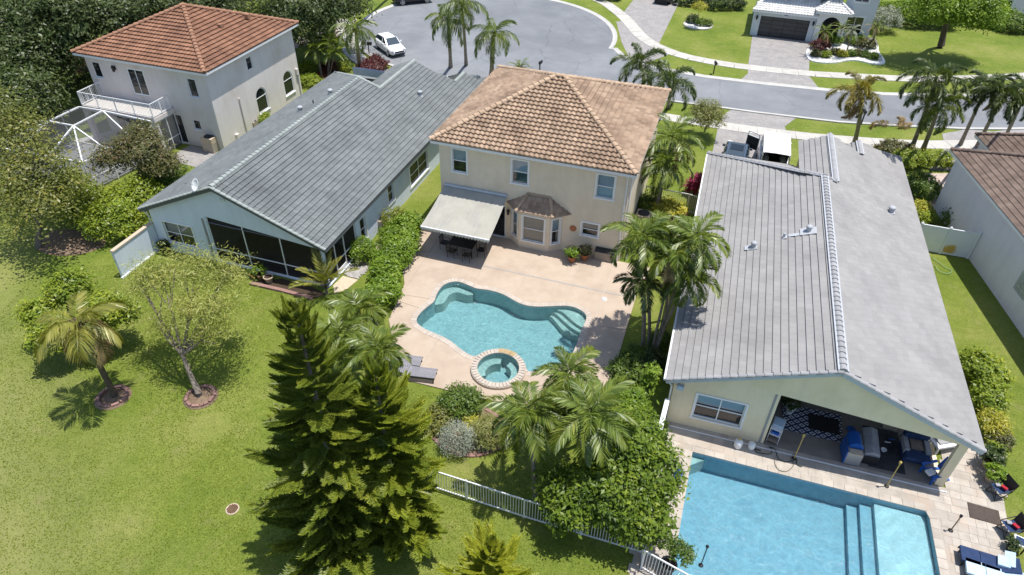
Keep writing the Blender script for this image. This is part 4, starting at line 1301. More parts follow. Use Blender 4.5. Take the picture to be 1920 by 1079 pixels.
MB().box((6.7, 4.49, 1.15), (1.25, 0.03, 1.95)).box((8.15, 4.49, 1.15), (1.25, 0.03, 1.95)).build('pane', M_BLACKG, w_)
q = MB().bar((0.6, -0.01, 0.075), (12.2, -0.01, 0.075), 0.05, 0.03).build('drain_strip', M_WHITE, right)
for xx_, y_ in ((3.05, 9.7), (5.55, 10.6)):
    vent_cap(r_['roof'], (xx_, y_, 2.95 + 2.52 * xx_ / 6.5), M_SLMORT, r=0.13, h=0.26)
vent_cap(r_['roof'], (10.6, 16.6, 5.45 - 0.42 * 4.1), M_SLMORT, r=0.16, h=0.26)
nb = lambda x: 2.96 + 2.52 * x / 6.5
for x_, y_, w_, l_ in ((5.55, 10.6, 0.75, 0.65), (4.9, 10.4, 0.5, 0.25), (4.5, 10.3, 0.22, 0.3), (2.95, 9.7, 0.6, 0.42)):
    q = MB()
    q.add([(x_ - w_ / 2, y_ - l_ / 2, nb(x_ - w_ / 2) + 0.045), (x_ + w_ / 2, y_ - l_ / 2, nb(x_ + w_ / 2) + 0.045), (x_ + w_ / 2, y_ + l_ / 2, nb(x_ + w_ / 2) + 0.045), (x_ - w_ / 2, y_ + l_ / 2, nb(x_ - w_ / 2) + 0.045)], [(0, 1, 2, 3)])
    q.build('roof_patch', M_SLMORT, r_['roof'])
MB().tube([(4.45, 10.3, 4.6), (4.45, 10.3, 4.95)], 0.06, 6).build('vent_pipe', M_SLMORT, r_['roof'])
q = thing('floodlight', 'grey box floodlight under the left eave of the cream house', 'lamp', (0.75, 22.25, 2.55))
MB().box((0.0, -0.05, 0), (0.3, 0.14, 0.26)).build('housing', M_FASC_B, q)
MB().box((0.0, -0.13, 0), (0.24, 0.03, 0.2)).build('lens', M_LBLUE, q)
q = thing('side_gate', 'white vinyl panel fence edge beside the left corner of the cream house', 'fence', (0.33, 22.0, 0))
MB().bar((0, 0, 0.9), (-0.05, -1.9, 0.9), 0.12, 1.8).build('panel', M_FENCE_W, q)
MB().bar((0, 0, 1.83), (-0.05, -1.9, 1.83), 0.2, 0.06).build('top_rail', M_FENCE_W, q)

# ------------------------------------------------------------------ white two-storey house with terracotta roof
wh = thing('terracotta_roof_house', 'pale pink two-storey house with terracotta hip roof and rear balcony', 'house')
X0, X1, Y0, Y1, ZE = -46.2, -34.65, 37.45, 49.25, 6.2
A, B, C_, D = Vector((X0, Y0, ZE)), Vector((X1, Y0, ZE)), Vector((X1, Y1, ZE)), Vector((X0, Y1, ZE))
AP = Vector(((X0 + X1) / 2, (Y0 + Y1) / 2, 8.55))
M_TERRACAP = mat('terracotta_cap', (0.28, 0.15, 0.095), (0.34, 0.19, 0.125), 1.0, 0.85, 0.2, frand=0.12, island=True)
roof = deckpoly([(A, B, AP), (B, C_, AP), (C_, D, AP), (D, A, AP)], M_TERRACAP, wh)
T = []
for p, q in ((A, B), (B, C_), (C_, D), (D, A)):
    T += slope_tiles((p, q, AP), 0.3, 0.37)
pieces('roof_tile', S_tile(0.3, 0.37, 1, 0.06, M_TERRA, 'roof_tile', lip=0.11), T, roof, M_TERRA, 'roof_tiles', cap=0)
for p in (A, B, C_, D):
    cap_run(p, AP, M_TERRACAP, roof, r=0.16, step=0.4, lift=0.09, lap=0.04)
for xx_, yy_ in ((-37.3, 43.2), (-36.9, 46.0)):
    MB().box((xx_, yy_, 7.45), (0.35, 0.35, 0.35)).build('vent', M_TERRACAP, roof)
f = MB()
for p, q in ((A, B), (B, C_), (C_, D), (D, A)):
    f.bar(p + Vector((0, 0, -0.09)), q + Vector((0, 0, -0.09)), 0.03, 0.16)
f.build('fascia', M_WHITE, wh)
MB().prism([(X0 + 0.02, Y0 + 0.02), (X1 - 0.02, Y0 + 0.02), (X1 - 0.02, Y1 - 0.02), (X0 + 0.02, Y1 - 0.02)], ZE - 0.14, ZE - 0.05, bottom=True).build('soffit', M_WHITE, wh)
wx0, wx1, wy0, wy1 = -45.75, -35.1, 37.9, 48.8
H = lambda a, b, c, d: rect(a - wx0, b, c - wx0, d)
ha, hb, hc, hd, he = H(-45.3, 4.35, -44.55, 5.55), H(-42.15, 3.45, -40.6, 5.5), H(-36.85, 4.05, -36.1, 5.45), H(-37.38, 1.42, -36.7, 2.2), H(-39.25, 0.05, -38.3, 2.4)
hf = H(-44.8, 0.1, -41.4, 2.3)
wall_face(wh, 'rear_wall', (wx0, wy0, 0), (1, 0, 0), rect(0, -0.05, wx1 - wx0, ZE - 0.1), [ha, hb, hc, hd, he, hf], M_PINKW)
for h in (ha, hc, hd):
    window(wh, (wx0, wy0, 0), (1, 0, 0), h, rail=0, fw=0.07, glass=M_BLACKG)
window(wh, (wx0, wy0, 0), (1, 0, 0), hb, rail=0, mull_v=1, fw=0.12, glass=M_BLACKG, sill=False)
window(wh, (wx0, wy0, 0), (1, 0, 0), he, rail=0, fw=0.08, glass=M_BLACKG, sill=False)
window(wh, (wx0, wy0, 0), (1, 0, 0), hf, rail=0, mull_v=3, fw=0.08, glass=M_BLACKG, sill=False)
s1, s2, s3 = rect(4.6, 4.55, 5.25, 5.5), archhole(4.75, 0.95, 6.15, 2.9), archhole(8.55, 0.95, 9.9, 2.9)
wall_face(wh, 'side_wall', (wx1, wy0, 0), (0, 1, 0), rect(0, -0.05, wy1 - wy0, ZE - 0.1), [s1, s2, s3], M_PINKW)
window(wh, (wx1, wy0, 0), (0, 1, 0), s1, rail=0, fw=0.05, glass=M_BLACKG, sill=False)
for s in (s2, s3):
    window(wh, (wx1, wy0, 0), (0, 1, 0), s, rail=0.62, fw=0.09, glass=M_BLACKG)
wall_face(wh, 'wall', (wx0, wy1, 0), (0, -1, 0), rect(0, 0, wy1 - wy0, ZE - 0.1), [], M_PINKW)
wall_face(wh, 'wall', (wx1, wy1, 0), (-1, 0, 0), rect(0, 0, wx1 - wx0, ZE - 0.1), [], M_PINKW)
MB().tube([(wx1 + 0.08, 40.7, 3.1), (wx1 + 0.08, 40.7, 0.2)], 0.06, 6).tube([(wx1 + 0.08, 48.5, 2.6), (wx1 + 0.08, 48.5, 0)], 0.06, 6).box((wx1 + 0.1, 48.4, 2.4), (0.16, 0.25, 0.5)).box((wx1 + 0.1, 39.5, 0.5), (0.2, 0.3, 0.4)).build('utility_pipe', M_PINKW, wh)
# balcony on a covered porch
bx0, bx1, by0, bz = -45.2, -38.7, 35.75, 2.95
MB().box(((bx0 + bx1) / 2, (by0 + wy0) / 2, bz - 0.17), (bx1 - bx0, wy0 - by0, 0.3)).build('balcony_slab', M_PINKW, wh)
MB().box(((bx0 + bx1) / 2, (by0 + wy0) / 2 + 0.02, bz + 0.005), (bx1 - bx0 - 0.1, wy0 - by0 - 0.06, 0.03)).build('balcony_floor', mat('balcony_tiles', (0.50, 0.47, 0.43), (0.58, 0.54, 0.50), 3.0, 0.7, 0.3), wh)
q = MB()
for x, y in ((bx0 + 0.15, by0 + 0.15), (bx1 - 0.25, by0 + 0.15)):
    q.box((x, y, (bz - 0.32) / 2), (0.4, 0.3, bz - 0.33))
q.build('porch_column', M_PINKW, wh)
rl = bpy.data.objects.new('balcony_railing', None)
link(rl, wh)
q = MB()
rail_pts = [(bx0 + 0.05, wy0 - 0.02), (bx0 + 0.05, by0 + 0.05), (bx1 - 0.05, by0 + 0.05), (bx1 - 0.05, wy0 - 0.3)]
for (xa, ya), (xb, yb) in zip(rail_pts[:-1], rail_pts[1:]):
    for z in (bz + 0.12, bz + 1.05):
        q.bar((xa, ya, z), (xb, yb, z), 0.05, 0.05)
for x, y in rail_pts + [(bx0 + 0.05, 36.9), (bx1 - 0.05, 36.7)] + [(bx0 + (bx1 - bx0) * k / 4, by0 + 0.05) for k in (1, 2, 3)]:
    q.box((x, y, bz + 0.55), (0.06, 0.06, 1.06))
q.build('handrail', M_ALU, rl)
bal = MB().box((0, 0, 0), (0.022, 0.022, 0.9)).mesh('baluster', M_ALU)
for (xa, ya), (xb, yb) in zip(rail_pts[:-1], rail_pts[1:]):
    L_ = math.hypot(xb - xa, yb - ya)
    n = int(L_ / 0.13)
    for k in range(1, n):
        o = bpy.data.objects.new('baluster', bal)
        o.location = (xa + (xb - xa) * k / n, ya + (yb - ya) * k / n, bz + 0.58)
        link(o, rl)
# screened side of the porch
q = MB()
for y in (by0 + 0.35, 36.9, wy0 - 0.1):
    q.box((bx1 - 0.1, y, 1.3), (0.06, 0.06, 2.55))
for z in (0.9, 2.55):
    q.box((bx1 - 0.1, 36.95, z), (0.05, 1.8, 0.06))
scr = q.build('porch_screen', M_ALU, wh)
MB().add([(bx1 - 0.11, by0 + 0.3, 0.05), (bx1 - 0.11, wy0 - 0.05, 0.05), (bx1 - 0.11, wy0 - 0.05, 2.55), (bx1 - 0.11, by0 + 0.3, 2.55)], [(0, 1, 2, 3)]).build('screen_mesh', M_CAGE, scr)
wall_lantern((-43.1, 37.88, 5.35), 'dark carriage lantern on the pink wall above the balcony', s=1.3)
# pool cage
cage = thing('pool_cage', 'white framed screen enclosure with faceted roof below the pink balcony', 'pool cage', (-42.0, 33.0, 0))
cv = lambda p: Vector(p) - Vector(cage.location)
top = [(-45.2, 35.5, 2.95), (-43.0, 35.5, 3.0), (-38.75, 35.5, 2.85)]
mid = [(-45.3, 32.9, 2.95), (-43.1, 32.9, 2.95)]
low = [(-47.2, 29.6, 2.2), (-39.7, 29.9, 2.2), (-38.85, 35.55, 2.2), (-47.2, 35.4, 2.2)]
q = MB()
edges = [(top[0], top[1]), (top[1], top[2]), (mid[0], mid[1]), (top[0], mid[0]), (top[1], mid[1]), (mid[1], low[1]), (mid[0], low[0]), (low[0], low[1]), (low[1], low[2]), (top[0], low[3]), (low[3], low[0]),
         (top[1], (-39.1, 33.8, 2.2)), (mid[1], (-39.4, 31.8, 2.2)), (mid[1], (-42.5, 29.75, 2.2)), (mid[0], (-45.2, 29.68, 2.2)), (top[2], low[2])]
for a, b in edges:
    q.bar(cv(a), cv(b), 0.08, 0.10)
for p in (low[0], low[1], low[2], low[3], (-39.4, 31.8, 2.2), (-39.1, 33.8, 2.2), (-42.5, 29.75, 2.2), (-45.2, 29.68, 2.2)):
    q.bar(cv(p), cv((p[0], p[1], 0)), 0.07)
for a, b in ((low[0], low[1]), (low[1], low[2])):
    q.bar(cv((a[0], a[1], 0.95)), cv((b[0], b[1], 0.95)), 0.05)
q.build('frame', M_ALU, cage)
q = MB()
for poly in ((top[0], mid[0], mid[1], top[1]), (top[1], mid[1], low[1], low[2]), (top[1], low[2], top[2]), (mid[1], mid[0], low[0], low[1]), (mid[0], top[0], low[3], low[0])):
    q.add([cv(p) - Vector((0, 0, 0.03)) for p in poly], [tuple(range(len(poly)))])
for a, b in ((low[0], low[1]), (low[1], low[2]), (low[3], low[0])):
    q.add([cv(a), cv(b), cv((b[0], b[1], 0)), cv((a[0], a[1], 0))], [(0, 1, 2, 3)])
q.build('screen_mesh', M_CAGE, cage)
sheet('cage_patio', [(-47.0, 29.8), (-39.9, 30.1), (-39.0, 35.6), (-39.0, 37.85), (-45.5, 37.85), (-47, 35.4)], 0.02, M_CONC)

# ------------------------------------------------------------------ house with brown roof at the right edge
EP = (15.08, 47.53, 0.00)
EQ = (16.30, 41.74, 0.00)
ev = Vector((EQ[0] - EP[0], EQ[1] - EP[1], 0)).normalized()
er = math.atan2(ev.y, ev.x) + PI / 2                     # local -y runs along the wall towards the camera
brown = thing('brown_roof_house', 'white house with dark brown tiled roof at the right edge behind the vinyl fence', 'house', (EP[0], EP[1], 0), er)
ZE2 = 4.15
wall_face(brown, 'side_wall', (0, 0, 0), (0, -1, 0), rect(0, 0, 24, ZE2 - 0.05), [rect(10.6, 1.35, 11.8, 2.55)], M_GREYW)
wall_face(brown, 'end_wall', (12, 0, 0), (-1, 0, 0), rect(0, 0, 12, ZE2 - 0.05), [], M_GREYW)
gbl = bpy.data.objects.new('glass_block_window', None)
link(gbl, brown)
bm_ = MB().box((0, 0, 0), (0.06, 0.185, 0.185)).mesh('glass_block', M_BLOCK)
for i in range(6):
    for j in range(6):
        o = bpy.data.objects.new('glass_block', bm_)
        o.location = (0.05, -10.7 - i * 0.2, 1.45 + j * 0.2)
        link(o, gbl)
MB().box((0.1, -11.2, 1.95), (0.03, 1.2, 1.2)).build('grout', M_CONC, gbl)
A, B = Vector((-0.35, 0.4, ZE2)), Vector((-0.35, -24, ZE2))
R0, R1 = Vector((6.0, -5.5, ZE2 + 2.5)), Vector((6.0, -24, ZE2 + 2.5))
C_ = Vector((12.3, 0.4, ZE2))
roof = deckpoly([(A, B, R1, R0), (C_, A, R0)], M_BRT, brown)
T = slope_tiles((A, B, R1, R0), 0.33, 0.34) + slope_tiles((C_, A, R0), 0.33, 0.34)
pieces('roof_tile', S_tile(0.33, 0.34, 2, 0.035, M_BRT, 'roof_tile', lip=0.04), T, roof, M_BRT, 'roof_tiles', root=brown, cap=0)
cap_run(A, R0, M_BRT, roof, r=0.14, lift=0.06)
cap_run(R1, R0, M_BRT, roof, r=0.14, lift=0.06)
MB().bar(A + Vector((0, 0, -0.1)), B + Vector((0, 0, -0.1)), 0.03, 0.17).build('fascia', M_WHITE, brown)
# garage wing with its own hip
Aw, Bw, Cw = Vector((3.75, 5.7, 3.0)), Vector((3.75, -1.0, 3.0)), Vector((9.2, 5.7, 3.0))
Rw0, Rw1 = Vector((6.45, 3.2, 4.3)), Vector((6.45, -1, 4.3))
wr = deckpoly([(Aw, Bw, Rw1, Rw0), (Cw, Aw, Rw0)], M_BRT, brown, 'wing_roof')
T = slope_tiles((Aw, Bw, Rw1, Rw0), 0.33, 0.34) + slope_tiles((Cw, Aw, Rw0), 0.33, 0.34)
link(bpy.data.objects.new('roof_tiles', merged('roof_tiles', S_tile(0.33, 0.34, 2, 0.035, M_BRT, 'roof_tile', lip=0.04), T, M_BRT)), wr, kind='stuff')
cap_run(Aw, Rw0, M_BRT, wr, r=0.14, lift=0.06)
cap_run(Rw1, Rw0, M_BRT, wr, r=0.14, lift=0.06)
MB().bar(Aw + Vector((0, 0, -0.1)), Bw + Vector((0, 0, -0.1)), 0.03, 0.16).build('fascia', M_WHITE, brown)
wall_face(brown, 'wing_wall', (4.1, 5.3, 0), (0, -1, 0), rect(0, 0, 5.2, 2.95), [], M_GREYW)
wall_face(brown, 'wing_wall', (8.8, 5.3, 0), (-1, 0, 0), rect(0, 0, 4.7, 2.95), [], M_GREYW)

# vinyl fence between the two houses
vf = thing('vinyl_fence', 'white vinyl fence panels with one rust stain between cream and white houses', 'fence', (13.2, 41.67, 0))
for x in (-0.15, 1.45, 3.02):
    p = MB().box((x, 0, 0.95), (0.13, 0.13, 1.9))
    p.add([(x - 0.08, -0.08, 1.9), (x + 0.08, -0.08, 1.9), (x + 0.08, 0.08, 1.9), (x - 0.08, 0.08, 1.9), (x, 0, 2.02)], [(0, 1, 4), (1, 2, 4), (2, 3, 4), (3, 0, 4)])
    p.build('post', M_FENCE_W, vf)
MB().box((0.65, 0, 0.9), (1.45, 0.05, 1.7)).build('panel', M_FENCE_W, vf)
M_STAIN = mat('stained_vinyl', (0.70, 0.73, 0.76), None, rough=0.4)
def rust(m):
    nt = m.node_tree
    b = [n for n in nt.nodes if n.type == 'BSDF_PRINCIPLED'][0]
    p = nt.nodes.new('ShaderNodeNewGeometry').outputs['Position']
    dd = nt.nodes.new('ShaderNodeVectorMath')
    dd.operation = 'DISTANCE'
    nt.links.new(p, dd.inputs[0])
    dd.inputs[1].default_value = (15.05, 41.64, 0.35)
    k = mathn(nt, 'ADD', dd.outputs['Value'], mathn(nt, 'MULTIPLY', noise(nt, p, 4.0, 4), 0.7))
    r = ramp(nt, k, [(0.62, (1, 1, 1)), (0.82, (0, 0, 0))])
    nt.links.new(mixc(nt, r, (0.72, 0.74, 0.77), (0.55, 0.36, 0.10)), b.inputs['Base Color'])
rust(M_STAIN)
MB().box((2.24, 0, 0.9), (1.42, 0.05, 1.7)).build('panel', M_STAIN, vf)
for x in (0.65, 2.24):
    MB().box((x, 0, 1.78), (1.44, 0.075, 0.12)).build('rail', M_FENCE_W, vf)
    MB().box((x, 0, 0.1), (1.44, 0.075, 0.12)).build('rail', M_FENCE_W, vf)

# ------------------------------------------------------------------ house across the road with the charcoal garage door
FY = 80.38
fh = thing('garage_house', 'pale house with white tiled roof and charcoal garage door across the road', 'house', (4.2, FY, 0))
L = lambda x, y, z: (x - 4.2, y - FY, z)
gx0, gx1 = 1.0, 7.35
wall_face(fh, 'garage_wall', L(gx0, FY, 0), (1, 0, 0), rect(0, 0, gx1 - gx0, 2.75), [rect(0.75, 0.02, 5.75, 2.12)], M_FWALL, depth=0.25)
wall_face(fh, 'wall', L(gx0, FY + 8, 0), (0, -1, 0), rect(0, 0, 8, 2.75), [], M_FWALL)
gd = bpy.data.objects.new('garage_door', None)
link(gd, fh)
pm = MB().box((0, 0, 0), (1.2, 0.05, 0.40))
pm.box((0, -0.03, 0), (1.0, 0.02, 0.26))
pmm = pm.mesh('door_panel', M_GARAGE)
for i in range(4):
    for j in range(5):
        o = bpy.data.objects.new('door_panel', pmm)
        o.location = L(gx0 + 0.75 + 0.625 + i * 1.25, FY + 0.16, 0.24 + j * 0.42)
        link(o, gd)
MB().box(L(gx0 + 3.25, FY + 0.21, 1.07), (5.02, 0.03, 2.12)).build('door_backing', M_BLACK, gd)
ga = [Vector(L(*p)) for p in ((0.75, FY - 0.45, 2.75), (7.4, FY - 0.45, 2.75), (7.4, FY + 4.5, 4.6), (2.4, FY + 4.5, 4.6))]
gr = deckpoly([ga], M_WHT, fh, 'garage_roof')
T = slope_tiles(ga, 0.3, 0.36)
pieces('roof_tile', S_tile(0.3, 0.36, 1, 0.07, M_WHT, 'roof_tile', lip=0.06), T, gr, M_WHT, 'roof_tiles', root=fh, cap=0)
MB().bar(ga[0] + Vector((0, 0, -0.1)), ga[1] + Vector((0, 0, -0.1)), 0.04, 0.18).build('fascia', M_WHITE, fh)
# arched entry
ah_ = archhole(0.55, 0.05, 2.35, 2.75)
wall_face(fh, 'entry_wall', L(7.37, FY - 0.1, 0), (1, 0, 0), rect(0, 0, 2.85, 3.2), [ah_], M_WHITE, depth=0.3)
wall_face(fh, 'entry_wall', L(7.37, FY + 1.4, 0), (0, -1, 0), rect(0, 0, 1.5, 3.2), [], M_FWALL)
wall_face(fh, 'entry_wall', L(10.22, FY - 0.1, 0), (0, 1, 0), rect(0, 0, 1.5, 3.2), [], M_FWALL)
MB().box(L(8.8, FY + 1.6, 1.4), (2.6, 0.1, 2.8)).build('front_door', M_DARK, fh)
eo = [Vector(L(*p)) for p in ((7.0, FY - 0.5, 3.25), (10.6, FY - 0.5, 3.25), (10.6, FY + 1.6, 3.25), (7.0, FY + 1.6, 3.25))]
ep, ep1 = Vector(L(8.5, FY + 1.4, 4.1)), Vector(L(9.1, FY + 1.4, 4.1))
er_ = deckpoly([(eo[0], eo[1], ep1, ep), (eo[1], eo[2], ep1), (eo[3], eo[0], ep)], M_WHT, fh, 'entry_roof')
T = slope_tiles((eo[0], eo[1], ep1, ep), 0.3, 0.36) + slope_tiles((eo[1], eo[2], ep1), 0.3, 0.36) + slope_tiles((eo[3], eo[0], ep), 0.3, 0.36)
link(bpy.data.objects.new('roof_tiles', merged('roof_tiles', S_tile(0.3, 0.36, 1, 0.07, M_WHT, 'roof_tile', lip=0.06), T, M_WHT)), er_, kind='stuff')
for a, b in ((eo[0], ep), (eo[1], ep1)):
    cap_run(a, b, M_WHT, er_, r=0.13, lift=0.08)
q = MB()
q.bar(eo[0] + Vector((0, 0, -0.1)), eo[1] + Vector((0, 0, -0.1)), 0.04, 0.18)
q.bar(eo[1] + Vector((0, 0, -0.1)), eo[2] + Vector((0, 0, -0.1)), 0.04, 0.18)
q.build('fascia', M_WHITE, fh)
# two-storey body
hwl, hwu = rect(0.2, 1.2, 1.5, 2.7), rect(0.75, 4.1, 2.1, 5.5)
wall_face(fh, 'front_wall', L(9.85, FY + 1.55, 0), (1, 0, 0), rect(0, 0, 3.1, 6.0), [rect(0.55, 0.9, 2.2, 2.6), hwu], M_FWALL)
window(fh, L(9.85, FY + 1.55, 0), (1, 0, 0), rect(0.55, 0.9, 2.2, 2.6), mull_v=1, surround=0.12)
window(fh, L(9.85, FY + 1.55, 0), (1, 0, 0), hwu, mull_v=1, surround=0.12)
wall_face(fh, 'side_wall', L(12.95, FY + 1.55, 0), (0, 1, 0), rect(0, 0, 9, 6.0), [], M_FWALL)
wall_face(fh, 'front_wall', L(2.6, FY + 4.6, 0), (1, 0, 0), rect(0, 0, 7.2, 6.0), [], M_FWALL)
mr = [Vector(L(*p)) for p in ((2.2, FY + 1.0, 6.0), (13.4, FY + 1.0, 6.0), (13.4, FY + 11, 6.0), (2.2, FY + 11, 6.0))]
deckpoly([(mr[0], mr[1], Vector(L(7.8, FY + 6, 8.2))), (mr[1], mr[2], Vector(L(7.8, FY + 6, 8.2))), (mr[2], mr[3], Vector(L(7.8, FY + 6, 8.2))), (mr[3], mr[0], Vector(L(7.8, FY + 6, 8.2)))], M_WHT, fh, 'main_roof')
wall_lantern((1.35, FY - 0.02, 1.95), 'black lantern left of the charcoal garage door', s=1.2)
wall_lantern((7.1, FY - 0.02, 1.95), 'black lantern right of the charcoal garage door', s=1.2)
q = MB().box((0, 0, 0), (0.42, 0.03, 0.16)).build('house_number_plaque', M_BLACK)
q.location = (4.25, FY - 0.03, 2.45)
tag(q, 'small dark plaque centred above the charcoal garage door', 'plaque')

# far corner house
fc = thing('corner_house', 'white house with dark panes behind the oak in the far right corner', 'house', (30.0, 97.6, 0))
h1 = rect(1.1, 1.0, 2.5, 2.9)
wall_face(fc, 'wall', (-3.0, 0, 0), (1, 0.12, 0), rect(0, 0, 14, 3.2), [h1, rect(4.6, 1.0, 6.0, 2.9)], M_GREYW)
window(fc, (-3.0, 0, 0), (1, 0.12, 0), h1, mull_v=1, surround=0.1)
window(fc, (-3.0, 0, 0), (1, 0.12, 0), rect(4.6, 1.0, 6.0, 2.9), mull_v=1, surround=0.1)
wall_face(fc, 'wall', (-3.0, 9, 0), (0, -1, 0), rect(0, 0, 9, 3.2), [], M_GREYW)
deckpoly([[Vector((-3.5, -0.5, 3.15)), Vector((11.5, 1.3, 3.15)), Vector((4, 6, 5.5))], [Vector((-3.5, 10, 3.15)), Vector((-3.5, -0.5, 3.15)), Vector((4, 6, 5.5))]], M_BRT, fc)
# boundary walls behind the oaks
def bwall(name, label, a, b, h, m):
    q = thing(name, label, 'wall', (a[0], a[1], 0))
    d = (b[0] - a[0], b[1] - a[1])
    MB().bar((0, 0, h / 2), (d[0], d[1], h / 2), 0.2, h).build('wall_panel', m, q)
    MB().bar((0, 0, h + 0.04), (d[0], d[1], h + 0.04), 0.3, 0.1).build('coping', M_CLAYLT, q)
bwall('boundary_wall', 'brown capped boundary wall running behind the dark oaks left of the pink house', (-63.0, 36.0), (-51.5, 56), 1.9, M_WOOD)
bwall('boundary_wall', 'white boundary wall with tan coping behind the terracotta roof', (-50.5, 73.5), (-47.2, 82.0), 1.9, M_GREYW)

# ------------------------------------------------------------------ vegetation builders
def unit(n):
    v = rng.normal(size=(n, 3))
    return v / np.linalg.norm(v, axis=1, keepdims=True)

def leaf_quads(C, size, aspect=0.42, up=0.5, out=None):
    n = len(C)
    d = unit(n)
    nr = unit(n) * 0.9 + np.array([0, 0, up])
    if out is not None:
        nr = nr + out * 0.8
    nr /= np.linalg.norm(nr, axis=1, keepdims=True) + 1e-9
    d = d - nr * np.sum(d * nr, axis=1, keepdims=True)
    d /= np.linalg.norm(d, axis=1, keepdims=True) + 1e-9
    s = np.cross(nr, d)
    l = size * rng.uniform(0.45, 1.45, (n, 1))
    w = l * aspect
    V = np.stack([C - d * l * 0.5, C + s * w * 0.5 - nr * l * 0.08, C + d * l * 0.5 - nr * l * 0.12, C - s * w * 0.5 - nr * l * 0.08], axis=1)
    return V.reshape(-1, 3)

def crown_points(blobs, n, clump=0.22, k=14, shell=0.7, low=-0.5):
    """points in leaf clumps over the shells of several ellipsoids"""
    vol = np.array([b[1][0] * b[1][1] + b[1][0] * b[1][2] for b in blobs])
    vol = vol / vol.sum()
    P, O = [], []
    for (c, r), f in zip(blobs, vol):
        m = max(3, int(n * f / k))
        u = unit(m * 2)
        u = u[u[:, 2] > low][:m]
        rad = rng.uniform(shell, 1.06, (len(u), 1)) * (1 + 0.16 * np.sin(u[:, :1] * 5 + c[0]) * np.cos(u[:, 1:2] * 4 + c[1]))
        cc = np.array(c) + u * rad * np.array(r)
        pts = cc[:, None, :] + rng.normal(size=(len(u), k, 3)) * clump * np.array([1, 1, 0.7])
        P.append(pts.reshape(-1, 3))
        O.append(np.repeat(u, k, axis=0))
    return np.concatenate(P), np.concatenate(O)

def foliage(name, blobs, n, m, parent, leaf=0.16, clump=0.22, k=14, aspect=0.45, shell=0.7, low=-0.5, up=1.1):
    n, leaf, k = int(n * 1.75), leaf * 1.12, int(k * 1.9)
    P, O = crown_points(blobs, n, clump, k, shell, low)
    kp_ = P[:, 2] > 0.03
    P, O = P[kp_], O[kp_]
    me = np_mesh(name, leaf_quads(P, leaf, aspect, up, O), 4, m)
    return link(bpy.data.objects.new(name, me), parent)

def tree(name, label, base, blobs, m, n=6000, leaf=0.2, bark=None, trunk_r=0.16, lean=(0, 0), fork=0.45, clump=0.3, k=14, cat='tree', group=None, shell=0.6, low=-0.5, aspect=0.45, limbs=True, trunk_top=None):
    """blobs in world metres: ((x,y,z),(rx,ry,rz))"""
    b = Vector((base[0], base[1], 0))
    t = thing(name, label, cat, b, group=group)
    lb = [((c[0] - b.x, c[1] - b.y, c[2]), r) for c, r in blobs]
    zc = sum(c[2] for c, _ in lb) / len(lb)
    tr = MB()
    top = Vector(trunk_top) - b if trunk_top else Vector((sum(c[0] for c, _ in lb) / len(lb) * 0.5 + lean[0], sum(c[1] for c, _ in lb) / len(lb) * 0.5 + lean[1], zc * fork))
    mid = top * 0.5 + Vector((0.1 * rnd.uniform(-1, 1), 0.1 * rnd.uniform(-1, 1), 0))
    tr.tube([(0, 0, -0.1), (0.02, 0, 0.25), mid, top], [trunk_r * 1.6, trunk_r * 1.1, trunk_r * 0.9, trunk_r * 0.75], 8)
    if limbs:
        for c, r in lb:
            e = Vector(c) + Vector((0, 0, r[2] * 0.2))
            mm = top.lerp(e, 0.55) + Vector((rnd.uniform(-.2, .2), rnd.uniform(-.2, .2), -0.1 * r[2]))
            tr.tube([top - Vector((0, 0, 0.1)), mm, e], [trunk_r * 0.6, trunk_r * 0.4, trunk_r * 0.15], 6)
            for _ in range(3):
                q = e + Vector((rnd.uniform(-1, 1) * r[0], rnd.uniform(-1, 1) * r[1], rnd.uniform(-0.3, 0.8) * r[2])) * 0.8
                tr.tube([mm, mm.lerp(q, 0.5) + Vector((0, 0, 0.1)), q], [trunk_r * 0.28, trunk_r * 0.17, trunk_r * 0.05], 5)
    tr.build('trunk', bark or M_BARK, t)
    foliage('crown', lb, n, m, t, leaf, clump, k, aspect, shell, low)
    return t

def shrub(name, label, c, r, m, n=900, leaf=0.11, group=None, cat='shrub', clump=0.12, k=10, aspect=0.5, shell=0.72, extra=(), low=-0.4):
    """c: ground point; r: (rx, ry, height)"""
    t = thing(name, label, cat, (c[0], c[1], 0), rnd.uniform(0, 0.3), group=group)
    bl = [((0, 0, r[2] * 0.48), (r[0], r[1], r[2] * 0.52))] + list(extra)
    foliage('foliage', bl, n, m, t, leaf, clump, k, aspect, shell, low)
    s = MB()
    for kk in range(4):
        a = kk * 1.6 + 0.3
        s.tube([(0.04 * math.cos(a), 0.04 * math.sin(a), 0), (r[0] * 0.45 * math.cos(a), r[1] * 0.45 * math.sin(a), r[2] * 0.7)], [0.03, 0.012], 5)
    s.build('stem', M_DARKBARK, t)
    return t

def quad_strip(pts, width_vec, ws):
    out = []
    for i in range(len(pts) - 1):
        a, b = pts[i], pts[i + 1]
        out += [a - width_vec * ws[i], a + width_vec * ws[i], b + width_vec * ws[i + 1], b - width_vec * ws[i + 1]]
    return out

